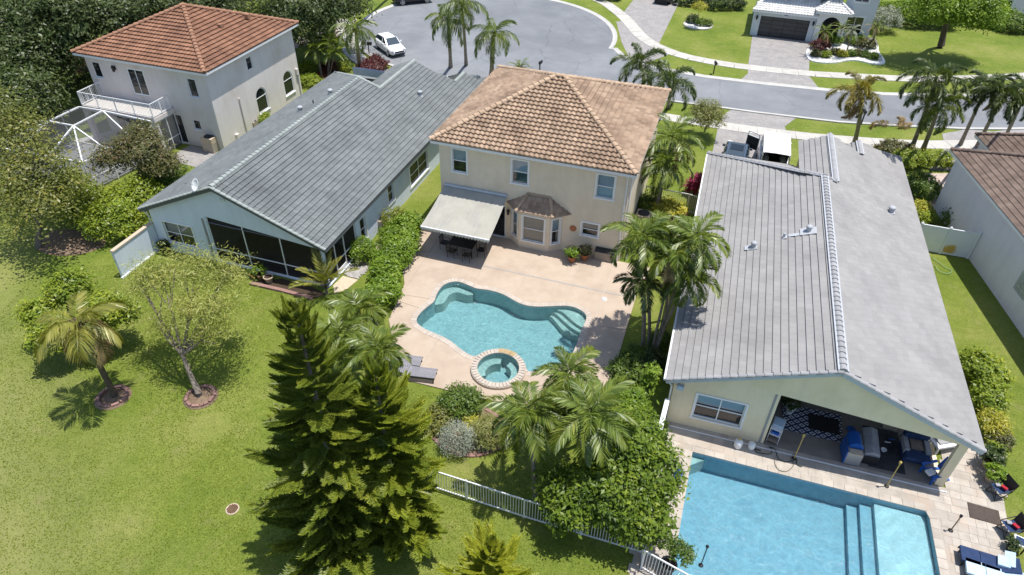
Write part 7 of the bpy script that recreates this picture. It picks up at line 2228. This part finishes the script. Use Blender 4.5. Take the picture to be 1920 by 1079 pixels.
# ------------------------------------------------------------------ tan house patio things
def planter(name, label, loc, r, h, m, lm=None, ph=.5, pr=.35, n=350, leaf=.09, group=None):
    t = thing(name, label, 'potted plant', loc, 0, group)
    MB().lathe([(r * .62, 0), (r * .95, h * .86), (r * 1.08, h * .87), (r * 1.08, h), (r * .9, h), (r * .85, h * .88)], 16).build('pot', m, t)
    MB().lathe([(r * .88, h * .9), (.001, h * .92)], 12).build('soil', M_SOIL, t)
    if lm:
        foliage('foliage', [((0, 0, h + ph * .45), (pr, pr, ph * .55))], n, lm, t, leaf, .06, 7, .4)
    return t
pgp = 'terracotta pots by the tan wall'
planter('potted_plant', 'bright bushy plant in terracotta pot at the tan wall, nearest the pool', (-6.78, 32.97, 0.06), .24, .42, M_TERRAC, L_HEDGE, .6, .42, 500, .12, pgp)
planter('potted_plant', 'red-flecked plant in terracotta pot beside the storage box side of the tan wall', (-6.10, 33.46, 0.06), .25, .42, M_TERRAC, L_RUSSET, .6, .4, 450, .10, pgp)
planter('potted_plant', 'dark green pot with plant against the tan wall behind the terracotta pots', (-6.91, 34.36, 0.06), .2, .8, M_DARKSH if False else mat('dark_green_glaze', (0.015, 0.04, 0.02), None, rough=.3), L_GREEN, .4, .28, 250, .1)
bx = thing('storage_box', 'wicker storage box with black lid against the tan wall', 'storage box', (-4.97, 33.86, 0.06), 0)
MB().box((0, .1, .3), (1.15, .6, .6)).build('body', mat('beige_wicker', (.30, .25, .20), (.40, .34, .28), 18, .8, .2), bx)
l = MB()
lv = []
for x in (-.6, .6):
    lv += [(x, .1 + .33 * math.cos(PI * k / 8), .6 + .16 * math.sin(PI * k / 8)) for k in range(9)]
l.add(lv, [(i, i + 9, i + 10, i + 1) for i in range(8)] + [tuple(range(8, -1, -1)), tuple(range(9, 18))])
l.build('lid', M_BLACK, bx)
# dining set under the awning
tb = thing('patio_table', 'dark metal dining table in the shade under the cream awning', 'table', (-13.3, 31.7, .06))
MB().box((0, 0, .72), (1.6, 1.0, .035)).build('tabletop', M_BLACK, tb)
for x in (-.7, .7):
    for y in (-.42, .42):
        MB().tube([(x, y, 0), (x, y, .7)], .022, 6).build('leg', M_BLACK, tb)
def metal_chair(label, x, y, rz, group='dark chairs under the awning'):
    t = thing('patio_chair', label, 'chair', (x, y, .06), rz, group)
    MB().box((0, 0, .43), (.48, .46, .03)).build('seat', M_BLACK, t)
    b = MB()
    for k in range(5):
        b.box((-.2 + .1 * k, -.24, .68), (.03, .02, .44))
    b.box((0, -.25, .9), (.5, .03, .06))
    b.build('backrest', M_BLACK, t)
    for s in (-1, 1):
        MB().tube([(s * .23, .22, .62), (s * .24, -.2, .64)], .018, 5).build('armrest', M_BLACK, t)
        for y_ in (-.22, .22):
            MB().tube([(s * .23, y_, 0), (s * .23, y_, .63 if y_ > 0 else .9)], .018, 5).build('leg', M_BLACK, t)
    return t
metal_chair('dark metal chair under the awning, near side toward the tan wall door', -12.75, 30.95, 0.05)
metal_chair('dark metal chair under the awning, near side toward the hedge', -13.75, 31.05, -.1)
metal_chair('dark metal chair at the door end of the table under the awning', -12.1, 31.75, R(95))
metal_chair('dark metal chair at the hedge end of the table under the awning', -14.5, 31.7, R(-95))
metal_chair('dark metal chair on the house side of the table under the awning', -13.3, 32.55, PI)
# loungers
def lounger(label, c, rz):
    t = thing('sun_lounger', label, 'sun lounger', (c[0], c[1], .06), rz, 'grey wicker loungers')
    f = MB()
    for s in (-1, 1):
        f.box((0, s * .33, .29), (1.95, .05, .07))
    f.build('frame', M_BLACK, t)
    sl = MB().box((0, 0, .345), (.075, .66, .03)).mesh('slat', M_WICKER)
    for k in range(15):
        o = bpy.data.objects.new('slat', sl)
        o.location = (-.33 + k * .09, 0, 0)
        link(o, t)
    for k in range(7):
        o = bpy.data.objects.new('slat', sl)
        o.location = (-.42 - k * .085, 0, .03 + k * .035)
        o.rotation_euler = (0, .38, 0)
        link(o, t)
    for x in (-.9, .9):
        for s in (-1, 1):
            MB().box((x, s * .32, .14), (.05, .05, .28)).build('leg', M_BLACK, t)
    return t
l1 = (Vector((-11.64, 22.34, 0.40)) + Vector((-12.32, 21.76, 0.40))) / 2
lounger('grey wicker lounger by the pool, nearer the water and half hidden by fronds', (-12.58, 21.67, 0.33)[:2], R(10))
lounger('grey wicker lounger by the pool, nearer the camera', (-11.55, 21.13, 0.33)[:2], R(10))
q = MB().lathe([(.001, .06), (.14, .06), (.14, .02), (.16, 0)], 16).build('skimmer_lid', M_WHITE)
q.location = (-4.14, 30.11, 0.06)
tag(q, 'white round skimmer lid on the pool deck right of the steps', 'skimmer lid')

# porch of the grey house: planters, edging, pavers
sheet('porch_bed', [(-23.72, 24.88), (-22.20, 25.75), (-20.29, 25.68), (-19.06, 25.38), (-19.55, 24.69), (-21.60, 24.84)], .012, M_SOIL)
kb = MB()
for a, b_ in (((-23.60, 24.71, 0.00), (-21.55, 24.75, 0.00)), ((-21.55, 24.75, 0.00), (-19.55, 24.69, 0.00))):
    kb.bar(Vector(a) + Vector((0, 0, .06)), Vector(b_) + Vector((0, 0, .06)), .22, .14)
kb.build('brick_edging', M_EDGE, None, kind='structure')
gpp = 'pots on the brick edging before the porch'
planter('potted_plant', 'terracotta pot beside the porch screen, leftmost of the three', (-23.79, 25.29, 0.00), .2, .32, M_TERRAC, L_GREEN, .3, .22, 180, .08, gpp)
planter('potted_plant', 'brown pot with leafy plant in the middle of the three before the porch', (-23.28, 25.31, 0.00), .24, .4, M_WOOD, L_HEDGE, .6, .36, 380, .11, gpp)
planter('potted_plant', 'empty pale clay pot before the porch, rightmost of the three', (-22.71, 25.24, 0.00), .27, .42, M_CLAYLT, None, group=gpp)
planter('potted_plant', 'dark planter in the corner of the blue gable and garden wall', (-30.27, 25.73, 0.00), .3, .35, M_BLACK, L_DARKSH, .5, .4, 300, .12)
q = bpy.data.objects.new('side_path', None)
link(q, None, kind='structure')
sidep = [(-19.11, 27.24), (-19.10, 28.32), (-17.91, 28.40), (-18.04, 27.18)]
pv = MB().box((0, 0, .03), (.19, .095, .06)).mesh('paver', mat('grey_paver', (.34, .32, .31), (.45, .43, .41), 4, .85, .2, frand=.15))
y = 25.0
mm_ = []
for i in range(40):
    for j in range(40):
        px, py = -20.2 + i * .2 + (.1 if j % 2 else 0), 24.6 + j * .105
        if inpoly(px, py, sidep):
            mm_.append(Matrix.Translation((px, py, 0)))
pieces('paver', pv, mm_, q, M_PAVER, 'pavers', cap=150)
sheet('gravel_path', [(-19.12, 26.20), (-19.03, 27.16), (-18.02, 27.13), (-18.22, 26.10), (-18.66, 25.52)], .014, M_BEIGEROCK)
sheet('gravel_path', [(-19.06, 28.39), (-19.14, 29.61), (-18.75, 30.86), (-18.14, 30.71), (-18.01, 29.29), (-17.96, 28.50)], .014, M_BEIGEROCK)

# ------------------------------------------------------------------ right house lanai and patio things
LF = .1
def lan(x, y):
    return (x, y, LF)
rug = thing('rug', 'navy and white diamond rug on the lanai floor', 'rug', (6.91, 24.47, 0.10), R(1))
M_RUG, nt, out_ = _nt('diamond_rug')
b_ = nt.nodes.new('ShaderNodeBsdfPrincipled')
b_.inputs['Roughness'].default_value = .95
gx = nt.nodes.new('ShaderNodeTexCoord')
sx = nt.nodes.new('ShaderNodeSeparateXYZ')
nt.links.new(gx.outputs['Object'], sx.inputs[0])
tri = lambda s, k: mathn(nt, 'PINGPONG', mathn(nt, 'MULTIPLY', s, k), 1.0)
dsum = mathn(nt, 'ADD', tri(sx.outputs['X'], 4.4), tri(sx.outputs['Y'], 5.6))
ln_ = mathn(nt, 'LESS_THAN', mathn(nt, 'ABSOLUTE', mathn(nt, 'SUBTRACT', mathn(nt, 'FRACT', dsum), .5)), .17)
nt.links.new(mixc(nt, ln_, (.025, .03, .07), (.55, .56, .60)), b_.inputs['Base Color'])
nt.links.new(b_.outputs[0], out_.inputs[0])
MB().box((0, 0, .012), (2.6, 1.7, .016)).build('pile', M_RUG, rug)
dm = thing('dark_mat', 'black mat overlapping the diamond rug before the sliding door', 'mat', (7.42, 24.51, 0.12), R(2))
MB().box((0, 0, .012), (1.35, .95, .016)).build('pile', M_BLACK, dm)
dm = thing('dark_mat', 'large dark floor mat in the middle of the lanai between grill and armchair', 'mat', (9.94, 23.90, 0.08), R(2))
MB().box((0, 0, .012), (1.5, 2.4, .02)).build('pile', M_DARK, dm)
gr_ = thing('grill', 'gas grill with blue lid and blue side panel in the lanai', 'grill', (8.47, 22.85, 0.08), R(4))
MB().box((0, .1, .42), (.62, .95, .75)).build('cabinet', M_STEEL, gr_)
MB().box((-.34, .1, .42), (.05, .95, .72)).build('side_panel', M_BLUEMET, gr_)
l = MB()
lv = []
for y_ in (-.12, .62):
    lv += [(.3 * math.cos(PI * k / 8), y_, .84 + .3 * math.sin(PI * k / 8)) for k in range(9)]
l.add(lv, [(i + 1, i + 10, i + 9, i) for i in range(8)] + [tuple(range(9)), tuple(range(17, 8, -1))])
l.build('lid', M_BLUEMET, gr_)
MB().box((0, -.33, .82), (.5, .3, .04)).build('side_shelf', M_CLAYLT, gr_)
MB().tube([(.22, -.1, 1.05), (.22, .6, 1.05)], .02, 6).build('handle', M_STEEL, gr_)
for x in (-.25, .25):
    for y_ in (-.3, .5):
        MB().box((x, y_, .03), (.08, .08, .06)).build('caster', M_BLACK, gr_)
cvx = thing('covered_bench', 'outdoor bench under a grey cloth cover right of the blue grill', 'bench', (9.22, 23.31, 0.08), R(3))
c = MB()
c.add([(-.33, -.5, 0), (.33, -.5, 0), (.36, .95, 0), (-.36, .95, 0), (-.3, -.45, .55), (.3, -.45, .6), (.3, .9, .78), (-.3, .9, .72), (0, -.4, .66), (.02, .9, .86)],
      [(0, 1, 5, 8, 4), (1, 2, 6, 5), (2, 3, 7, 9, 6), (3, 0, 4, 7), (4, 8, 9, 7), (8, 5, 6, 9)], False)
c.build('cover', M_GREYCL, cvx)
MB().box((0, -.52, .25), (.62, .03, .48)).build('front_panel', M_BLACK, cvx)
arm = thing('armchair', 'navy armchair with grey throw cushions in the lanai', 'armchair', (11.12, 23.77, 0.08), R(2))
MB().box((0, .2, .24), (1.0, 1.0, .36)).build('base', M_NAVY, arm)
MB().box((0, -.25, .46), (.98, .5, .16)).build('footrest', M_NAVY, arm)
MB().box((0, .72, .62), (1.0, .22, .7), rot=Matrix.Rotation(.2, 3, 'X')).build('backrest', M_NAVY, arm)
for s in (-1, 1):
    MB().box((s * .43, .3, .52), (.2, .85, .3)).build('armrest', M_GREYCL, arm)
MB().box((.02, .35, .52), (.5, .55, .16)).build('seat_cushion', M_TAUPE, arm)
def adirondack(label, loc, rz):
    t = thing('adirondack_chair', label, 'chair', loc, rz)
    for k in range(5):
        MB().box((0, -.05 + k * .105 - .2, .36 - k * .03), (.52, .09, .025)).build('seat_slat', M_BLUEPL, t)
    for k in range(5):
        a = (k - 2) * .105
        MB().box((a, .42 + .1, .68 - abs(k - 2) * .03), (.09, .025, .75 - abs(k - 2) * .06), rot=Matrix.Rotation(-.42, 3, 'X')).build('back_slat', M_BLUEPL, t)
    for s in (-1, 1):
        MB().box((s * .36, .02, .55), (.13, .75, .03)).build('armrest', M_BLUEPL, t)
        MB().bar((s * .33, -.3, 0), (s * .33, -.28, .54), .08, .03).build('leg', M_BLUEPL, t)
        MB().bar((s * .31, -.32, .33), (s * .29, .68, .02), .12, .03).build('leg', M_BLUEPL, t)
    return t
adirondack('blue plastic adirondack chair holding a white jug at the lanai pillar', (11.76, 22.98, 0.05), R(-58))
j = thing('white_jug', 'white plastic jug lying on the blue adirondack chair', 'jug', (11.58, 22.83, 0.44), R(35))
MB().box((0, 0, .06), (.32, .26, .12)).build('body', M_WHITE, j)
MB().lathe([(.04, 0), (.04, .07), (.001, .07)], 8, (.2, 0, .03)).build('cap', M_LBLUE, j)
MB().tube([(-.1, 0, .12), (-.02, 0, .17), (.08, 0, .12)], .018, 5).build('handle', M_WHITE, j)
bn = thing('white_bench', 'white sunlit bench with dark cushion at the lanai side opening', 'bench', (12.49, 24.89, 0.08), R(30))
MB().box((0, 0, .4), (1.3, .62, .1)).build('seat', M_WHITE, bn)
MB().box((.0, .05, .48), (.9, .4, .07)).build('cushion', M_GREYCL, bn)
MB().box((.45, .0, .55), (.35, .3, .12)).build('pillow', M_WHITE, bn)
for x in (-.55, .55):
    for y_ in (-.25, .25):
        MB().box((x, y_, .18), (.07, .07, .36)).build('leg', M_WHITE, bn)
sc_ = thing('trolley', 'white wire trolley with folded towels at the lanai entrance', 'trolley', (5.23, 22.88, 0.08), R(-12))
for z in (.12, .5, .85):
    MB().box((0, .1, z), (.5, .75, .03)).build('shelf', M_ALU, sc_)
for x in (-.24, .24):
    for y_ in (-.26, .46):
        MB().tube([(x, y_, 0), (x, y_, .95)], .015, 5).build('post', M_ALU, sc_)
MB().box((0, .18, .93), (.42, .5, .1)).build('towel', M_LBLUE, sc_)
MB().box((0, -.1, .58), (.3, .25, .12)).build('towel', M_BLUEPL, sc_)
MB().box((0, -.2, .2), (.44, .3, .1)).build('basket', M_TAUPE, sc_)
planter('potted_plant', 'white square planter with dark plant in the lanai corner', (5.88, 24.72, 0.08), .22, .45, M_WHITE, L_DARKSH, .7, .4, 350, .12)
rnd_s = random.Random(5)
for i, (lb, x, y_, m_, s) in enumerate((('blue bowl behind the blue grill', 890, 360, M_BLUEMET, .2), ('white dog bowl on the dark lanai mat', 1170, 570, M_WHITE, .13), ('pale toy on the dark lanai mat', 1200, 500, M_WHITE, .1), ('blue toy on the dark lanai mat', 1240, 480, M_BLUEPL, .1), ('pale crate at the back of the lanai', 1215, 340, M_CLAYLT, .28))):
    t = thing('bowl' if i < 2 else ('toy' if i < 4 else 'crate'), lb, 'bowl' if i < 2 else ('toy' if i < 4 else 'crate'), (((8.60, 24.56, 0.08)), ((9.91, 23.76, 0.12)), ((10.13, 24.31, 0.12)), ((10.32, 24.55, 0.12)), ((10.29, 25.51, 0.08)))[i])
    if i < 2:
        MB().lathe([(s * .6, 0), (s, .1), (s * .9, .1), (s * .5, .03), (.001, .03)], 14).build('bowl', m_, t)
    elif i < 4:
        MB().tube([(-s, 0, .03), (s, 0.02, .03)], .025, 6).lathe([(.001, -.04), (.04, 0), (.001, .04)], 8, (-s, 0, .04)).lathe([(.001, -.04), (.04, 0), (.001, .04)], 8, (s, .02, .04)).build('toy_bone', m_, t)
    else:
        q = MB()
        for z in (.05, .2, .35):
            q.box((0, -s, z), (2 * s, .03, .1)).box((0, s, z), (2 * s, .03, .1)).box((-s, 0, z), (.03, 2 * s, .1)).box((s, 0, z), (.03, 2 * s, .1))
        q.box((0, 0, .02), (2 * s, 2 * s, .03))
        q.build('slats', m_, t)
def torch(label, base, h=1.35, m=M_BAMBOO, head=True):
    t = thing('garden_torch', label, 'torch', base, 0)
    MB().tube([(0, 0, 0), (.01, .0, h)], .022, 6).build('pole', m, t)
    MB().lathe([(.02, h - .02), (.055, h + .06), (.06, h + .14), (.02, h + .18), (.001, h + .2)], 8).build('burner', M_BLACK if m is not M_BAMBOO else M_BAMBOO, t)
    MB().lathe([(.10, 0), (.09, .02), (.02, .03)], 10).build('foot', M_BLACK, t)
torch('yellow bamboo torch at the lanai edge beside the coiled hose', (6.15, 22.06, 0.06), 1.45)
torch('yellow bamboo torch at the pool edge before the navy armchair', (9.91, 21.84, 0.06), 1.5)
torch('black garden torch at the front corner of the lap pool', (2.81, 15.62, 0.05), 1.2, M_BLACK)
torch('thin dark torch standing on the travertine near the tanning ledge', (12.17, 20.41, 0.06), .9, M_WOOD)
t = thing('sprayer_tank', 'white round sprayer tank with yellow cap beside the cream wall', 'tank', (3.73, 21.90, 0.06))
MB().lathe([(.15, 0), (.18, .05), (.18, .36), (.12, .45), (.05, .48)], 14).build('tank', M_WHITE, t)
MB().lathe([(.06, .47), (.06, .56), (.001, .58)], 8).build('cap', M_BAMBOO, t)
t = thing('pool_pump', 'white pool pump canister with dark hose end on the patio', 'pump', (4.31, 22.03, 0.06))
MB().lathe([(.14, 0), (.16, .05), (.16, .28), (.1, .34), (.001, .35)], 14).build('canister', M_WHITE, t)
MB().tube([(.1, 0, .05), (.3, -.05, .05), (.42, -.02, .03)], .03, 6).build('spout', M_BLACK, t)
def hose(label, pts, m, r=.018):
    p = smooth_curve(pts, 6, closed=False)
    o0 = p[0]
    o = MB().tube([(x - o0[0], y - o0[1], .075 + .008 * math.sin(k)) for k, (x, y) in enumerate(p)], r, 6).build('hose', m)
    o.location = (o0[0], o0[1], 0)
    tag(o, label, 'hose')
hose('dark green hose looping from the pool pump across the travertine', [(4.48, 22.02), (4.59, 21.85), (5.14, 21.97), (5.20, 22.27), (5.07, 22.33), (5.32, 22.31), (5.49, 21.83), (5.78, 21.73), (6.12, 21.92), (6.27, 22.03), (6.25, 21.76), (6.47, 21.68)], mat('hose_green', (.03, .05, .04), None, rough=.5))
hose('pale garden hose curling by the bamboo torch', [(6.22, 22.35), (6.02, 22.02), (6.13, 21.66), (5.84, 21.22), (5.50, 21.21), (5.35, 21.52), (5.37, 21.72)], mat('hose_grey', (.20, .18, .14), None, rough=.5))
hose('pale green hose on the side lawn before the vinyl fence', [(14.12, 40.92), (14.44, 40.46), (14.79, 40.02), (15.08, 39.81), (14.78, 39.39), (14.31, 39.53), (14.19, 40.12)], mat('hose_pale', (.25, .38, .22), None, rough=.5))
# patio right side
q = thing('doormat', 'brown rectangular mat on the travertine beside the folding chairs', 'mat', ((13.61, 21.70, 0.06)), R(-2))
MB().box((0, 0, .01), (1.15, .75, .02)).build('pile', M_MAT, q)
def folding_chair(label, loc, rz):
    t = thing('folding_chair', label, 'chair', loc, rz, 'folding camp chairs on the patio')
    f = MB()
    for s in (-1, 1):
        f.bar((s * .28, -.28, .02), (s * .28, .28, .5), .025).bar((s * .28, .28, .02), (s * .28, -.28, .5), .025)
        f.bar((s * .28, .26, .45), (s * .3, .38, .98), .025)
        f.bar((s * .28, -.28, .5), (s * .3, .3, .68), .03)
    f.bar((-.28, -.28, .03), (.28, .28, .03), .02).bar((.28, -.28, .03), (-.28, .28, .03), .02)
    f.bar((-.28, -.28, .05), (.28, -.28, .48), .02).bar((.28, -.28, .05), (-.28, -.28, .48), .02)
    f.build('frame', M_BLACK, t)
    MB().add([(-.27, -.27, .5), (.27, -.27, .5), (.27, .0, .42), (-.27, .0, .42), (.27, .27, .47), (-.27, .27, .47)], [(0, 1, 2, 3), (3, 2, 4, 5)]).build('seat', M_NAVY, t)
    MB().add([(-.27, .27, .47), (.27, .27, .47), (.29, .39, .96), (-.29, .39, .96)], [(0, 1, 2, 3)]).build('backrest', M_BLACK, t)
    MB().box((.05, .1, .56), (.24, .14, .07), rz=.4).build('folded_cloth', M_RED, t)
    MB().box((-.12, -.05, .54), (.15, .18, .06), rz=-.3).build('towel', M_GREYCL, t)
folding_chair('folding camp chair with red cloth beside the brown mat, farther from camera', (14.24, 22.88, 0.06), R(-62))
folding_chair('folding camp chair with red cloth below the brown mat, nearer the camera', (14.28, 21.02, 0.06), R(-68))
t = thing('side_table', 'white square side table with blue top near the blue loungers', 'table', (14.48, 20.38, 0.06), R(-15))
MB().box((0, 0, .46), (.48, .48, .05)).build('tabletop', M_WHITE, t)
MB().box((0, 0, .49), (.36, .36, .02)).build('inlay', M_NAVY, t)
for x in (-.18, .18):
    for y_ in (-.18, .18):
        MB().box((x, y_, .22), (.05, .05, .44)).build('leg', M_BLACK, t)
q = thing('potted_plant', 'dark plant in a planter under the white side table edge', 'potted plant', (14.25, 20.25, 0.06))
MB().lathe([(.12, 0), (.17, .28), (.14, .28)], 12).build('pot', M_BLACK, q)
foliage('foliage', [((0, 0, .4), (.22, .22, .18))], 250, L_DARKSH, q, .09, .06, 7)
def cushion_lounger(label, c, rz, top):
    t = thing('sun_lounger', label, 'sun lounger', (c[0], c[1], .055), rz, 'blue cushioned loungers')
    f = MB()
    for s in (-1, 1):
        f.box((0, s * .3, .26), (1.95, .05, .06))
        for x in (-.85, .85):
            f.box((x, s * .3, .12), (.05, .05, .24))
    f.build('frame', M_BLACK, t)
    for x, w in ((-.62, .66), (.04, .62)):
        MB().box((x, 0, .34), (w, .66, .11)).build('cushion', top, t)
    MB().box((.68, 0, .46), (.68, .66, .11), rot=Matrix.Rotation(-.4, 3, 'Y')).build('back_cushion', top, t)
    return t
cushion_lounger('navy cushioned lounger with pale pillow at the lower right corner', (13.16, 19.14, 0.40), R(-3), M_NAVY)
cushion_lounger('blue lounger with light covering cut by the bottom right edge', (13.26, 18.60, 0.40), R(-5), M_LBLUE)
q = thing('pillow', 'pale blue pillow lying on the navy lounger', 'pillow', (13.65, 19.20, 0.46), R(-10))
MB().box((0, 0, .07), (.4, .45, .12), rot=Matrix.Rotation(-.15, 3, 'Y')).build('cover', M_LBLUE, q)
q = thing('towel', 'pale blue towel folded over the navy lounger backrest', 'towel', (13.86, 19.34, 0.55), R(-12))
MB().box((0, 0, .06), (.34, .7, .05), rot=Matrix.Rotation(-.35, 3, 'Y')).build('cloth', M_LBLUE, q)
for lb, c, r_, h_, lm, ph in (('large leafy plant in a pale tub by the right corner of the cream house', (14.15, 24.37, 0.06), .26, .4, L_DARKSH, .8), ('broad-leaved plant in a pale pot near the folding chair', (14.13, 23.59, 0.06), .26, .35, L_HEDGE, .6),
                        ('bright lime plant in a grey pot behind the first at the patio corner', (14.42, 24.80, 0.06), .22, .32, L_LIME, .6)):
    planter('potted_plant', lb, c, r_, h_, M_CLAYLT, lm, ph, .42, 420, .14, 'potted plants at the patio corner')
t = thing('potted_tree', 'small leafy tree in a dark pot inside the patio fence corner', 'potted plant', (1.61, 14.98, 0.05))
MB().lathe([(.2, 0), (.3, .42), (.33, .43), (.33, .5), (.27, .5), (.26, .44)], 16).build('pot', M_BLACK if False else mat('grey_green_pot', (.10, .11, .10), (.14, .15, .14), 4, .7, .3), t)
MB().lathe([(.27, .45), (.001, .46)], 12).build('soil', M_SOIL, t)
MB().tube([(0, 0, .45), (.05, .05, .95), (.12, .1, 1.4)], [.025, .02, .01], 5).tube([(.05, .05, .9), (.4, .05, 1.25)], [.015, .008], 5).tube([(.03, .03, .8), (-.3, .2, 1.3)], [.015, .008], 5).build('trunk', M_BARK, t)
foliage('foliage', [((.4, .05, 1.25), (.42, .35, .28)), ((-.25, .2, 1.35), (.35, .3, .25)), ((.12, .15, 1.55), (.3, .3, .2))], 750, L_GREEN, t, .11, .09, 7)
q = thing('pool_towel', 'blue towel lying at the left edge of the lap pool patio', 'towel', (1.44, 19.56, 0.06), R(-5))
MB().box((0, 0, .015), (.32, .6, .025)).build('cloth', M_BLUEPL, q)
# fallen frond on the road verge
q = thing('fallen_frond', 'dry brown palm frond lying on the near grass strip', 'palm frond', (13.67, 60.19, 0.10))
for k, a in enumerate((0.1, 2.9, 0.5)):
    o = bpy.data.objects.new('frond', frond_mesh('foxtail', k, L_PALMDRY, 2.5))
    o.matrix_basis = Matrix.Translation((0, .2 * k, .15)) @ Matrix.Rotation(a, 4, 'Z') @ Matrix.Rotation(R(80), 4, 'X')
    link(o, q)
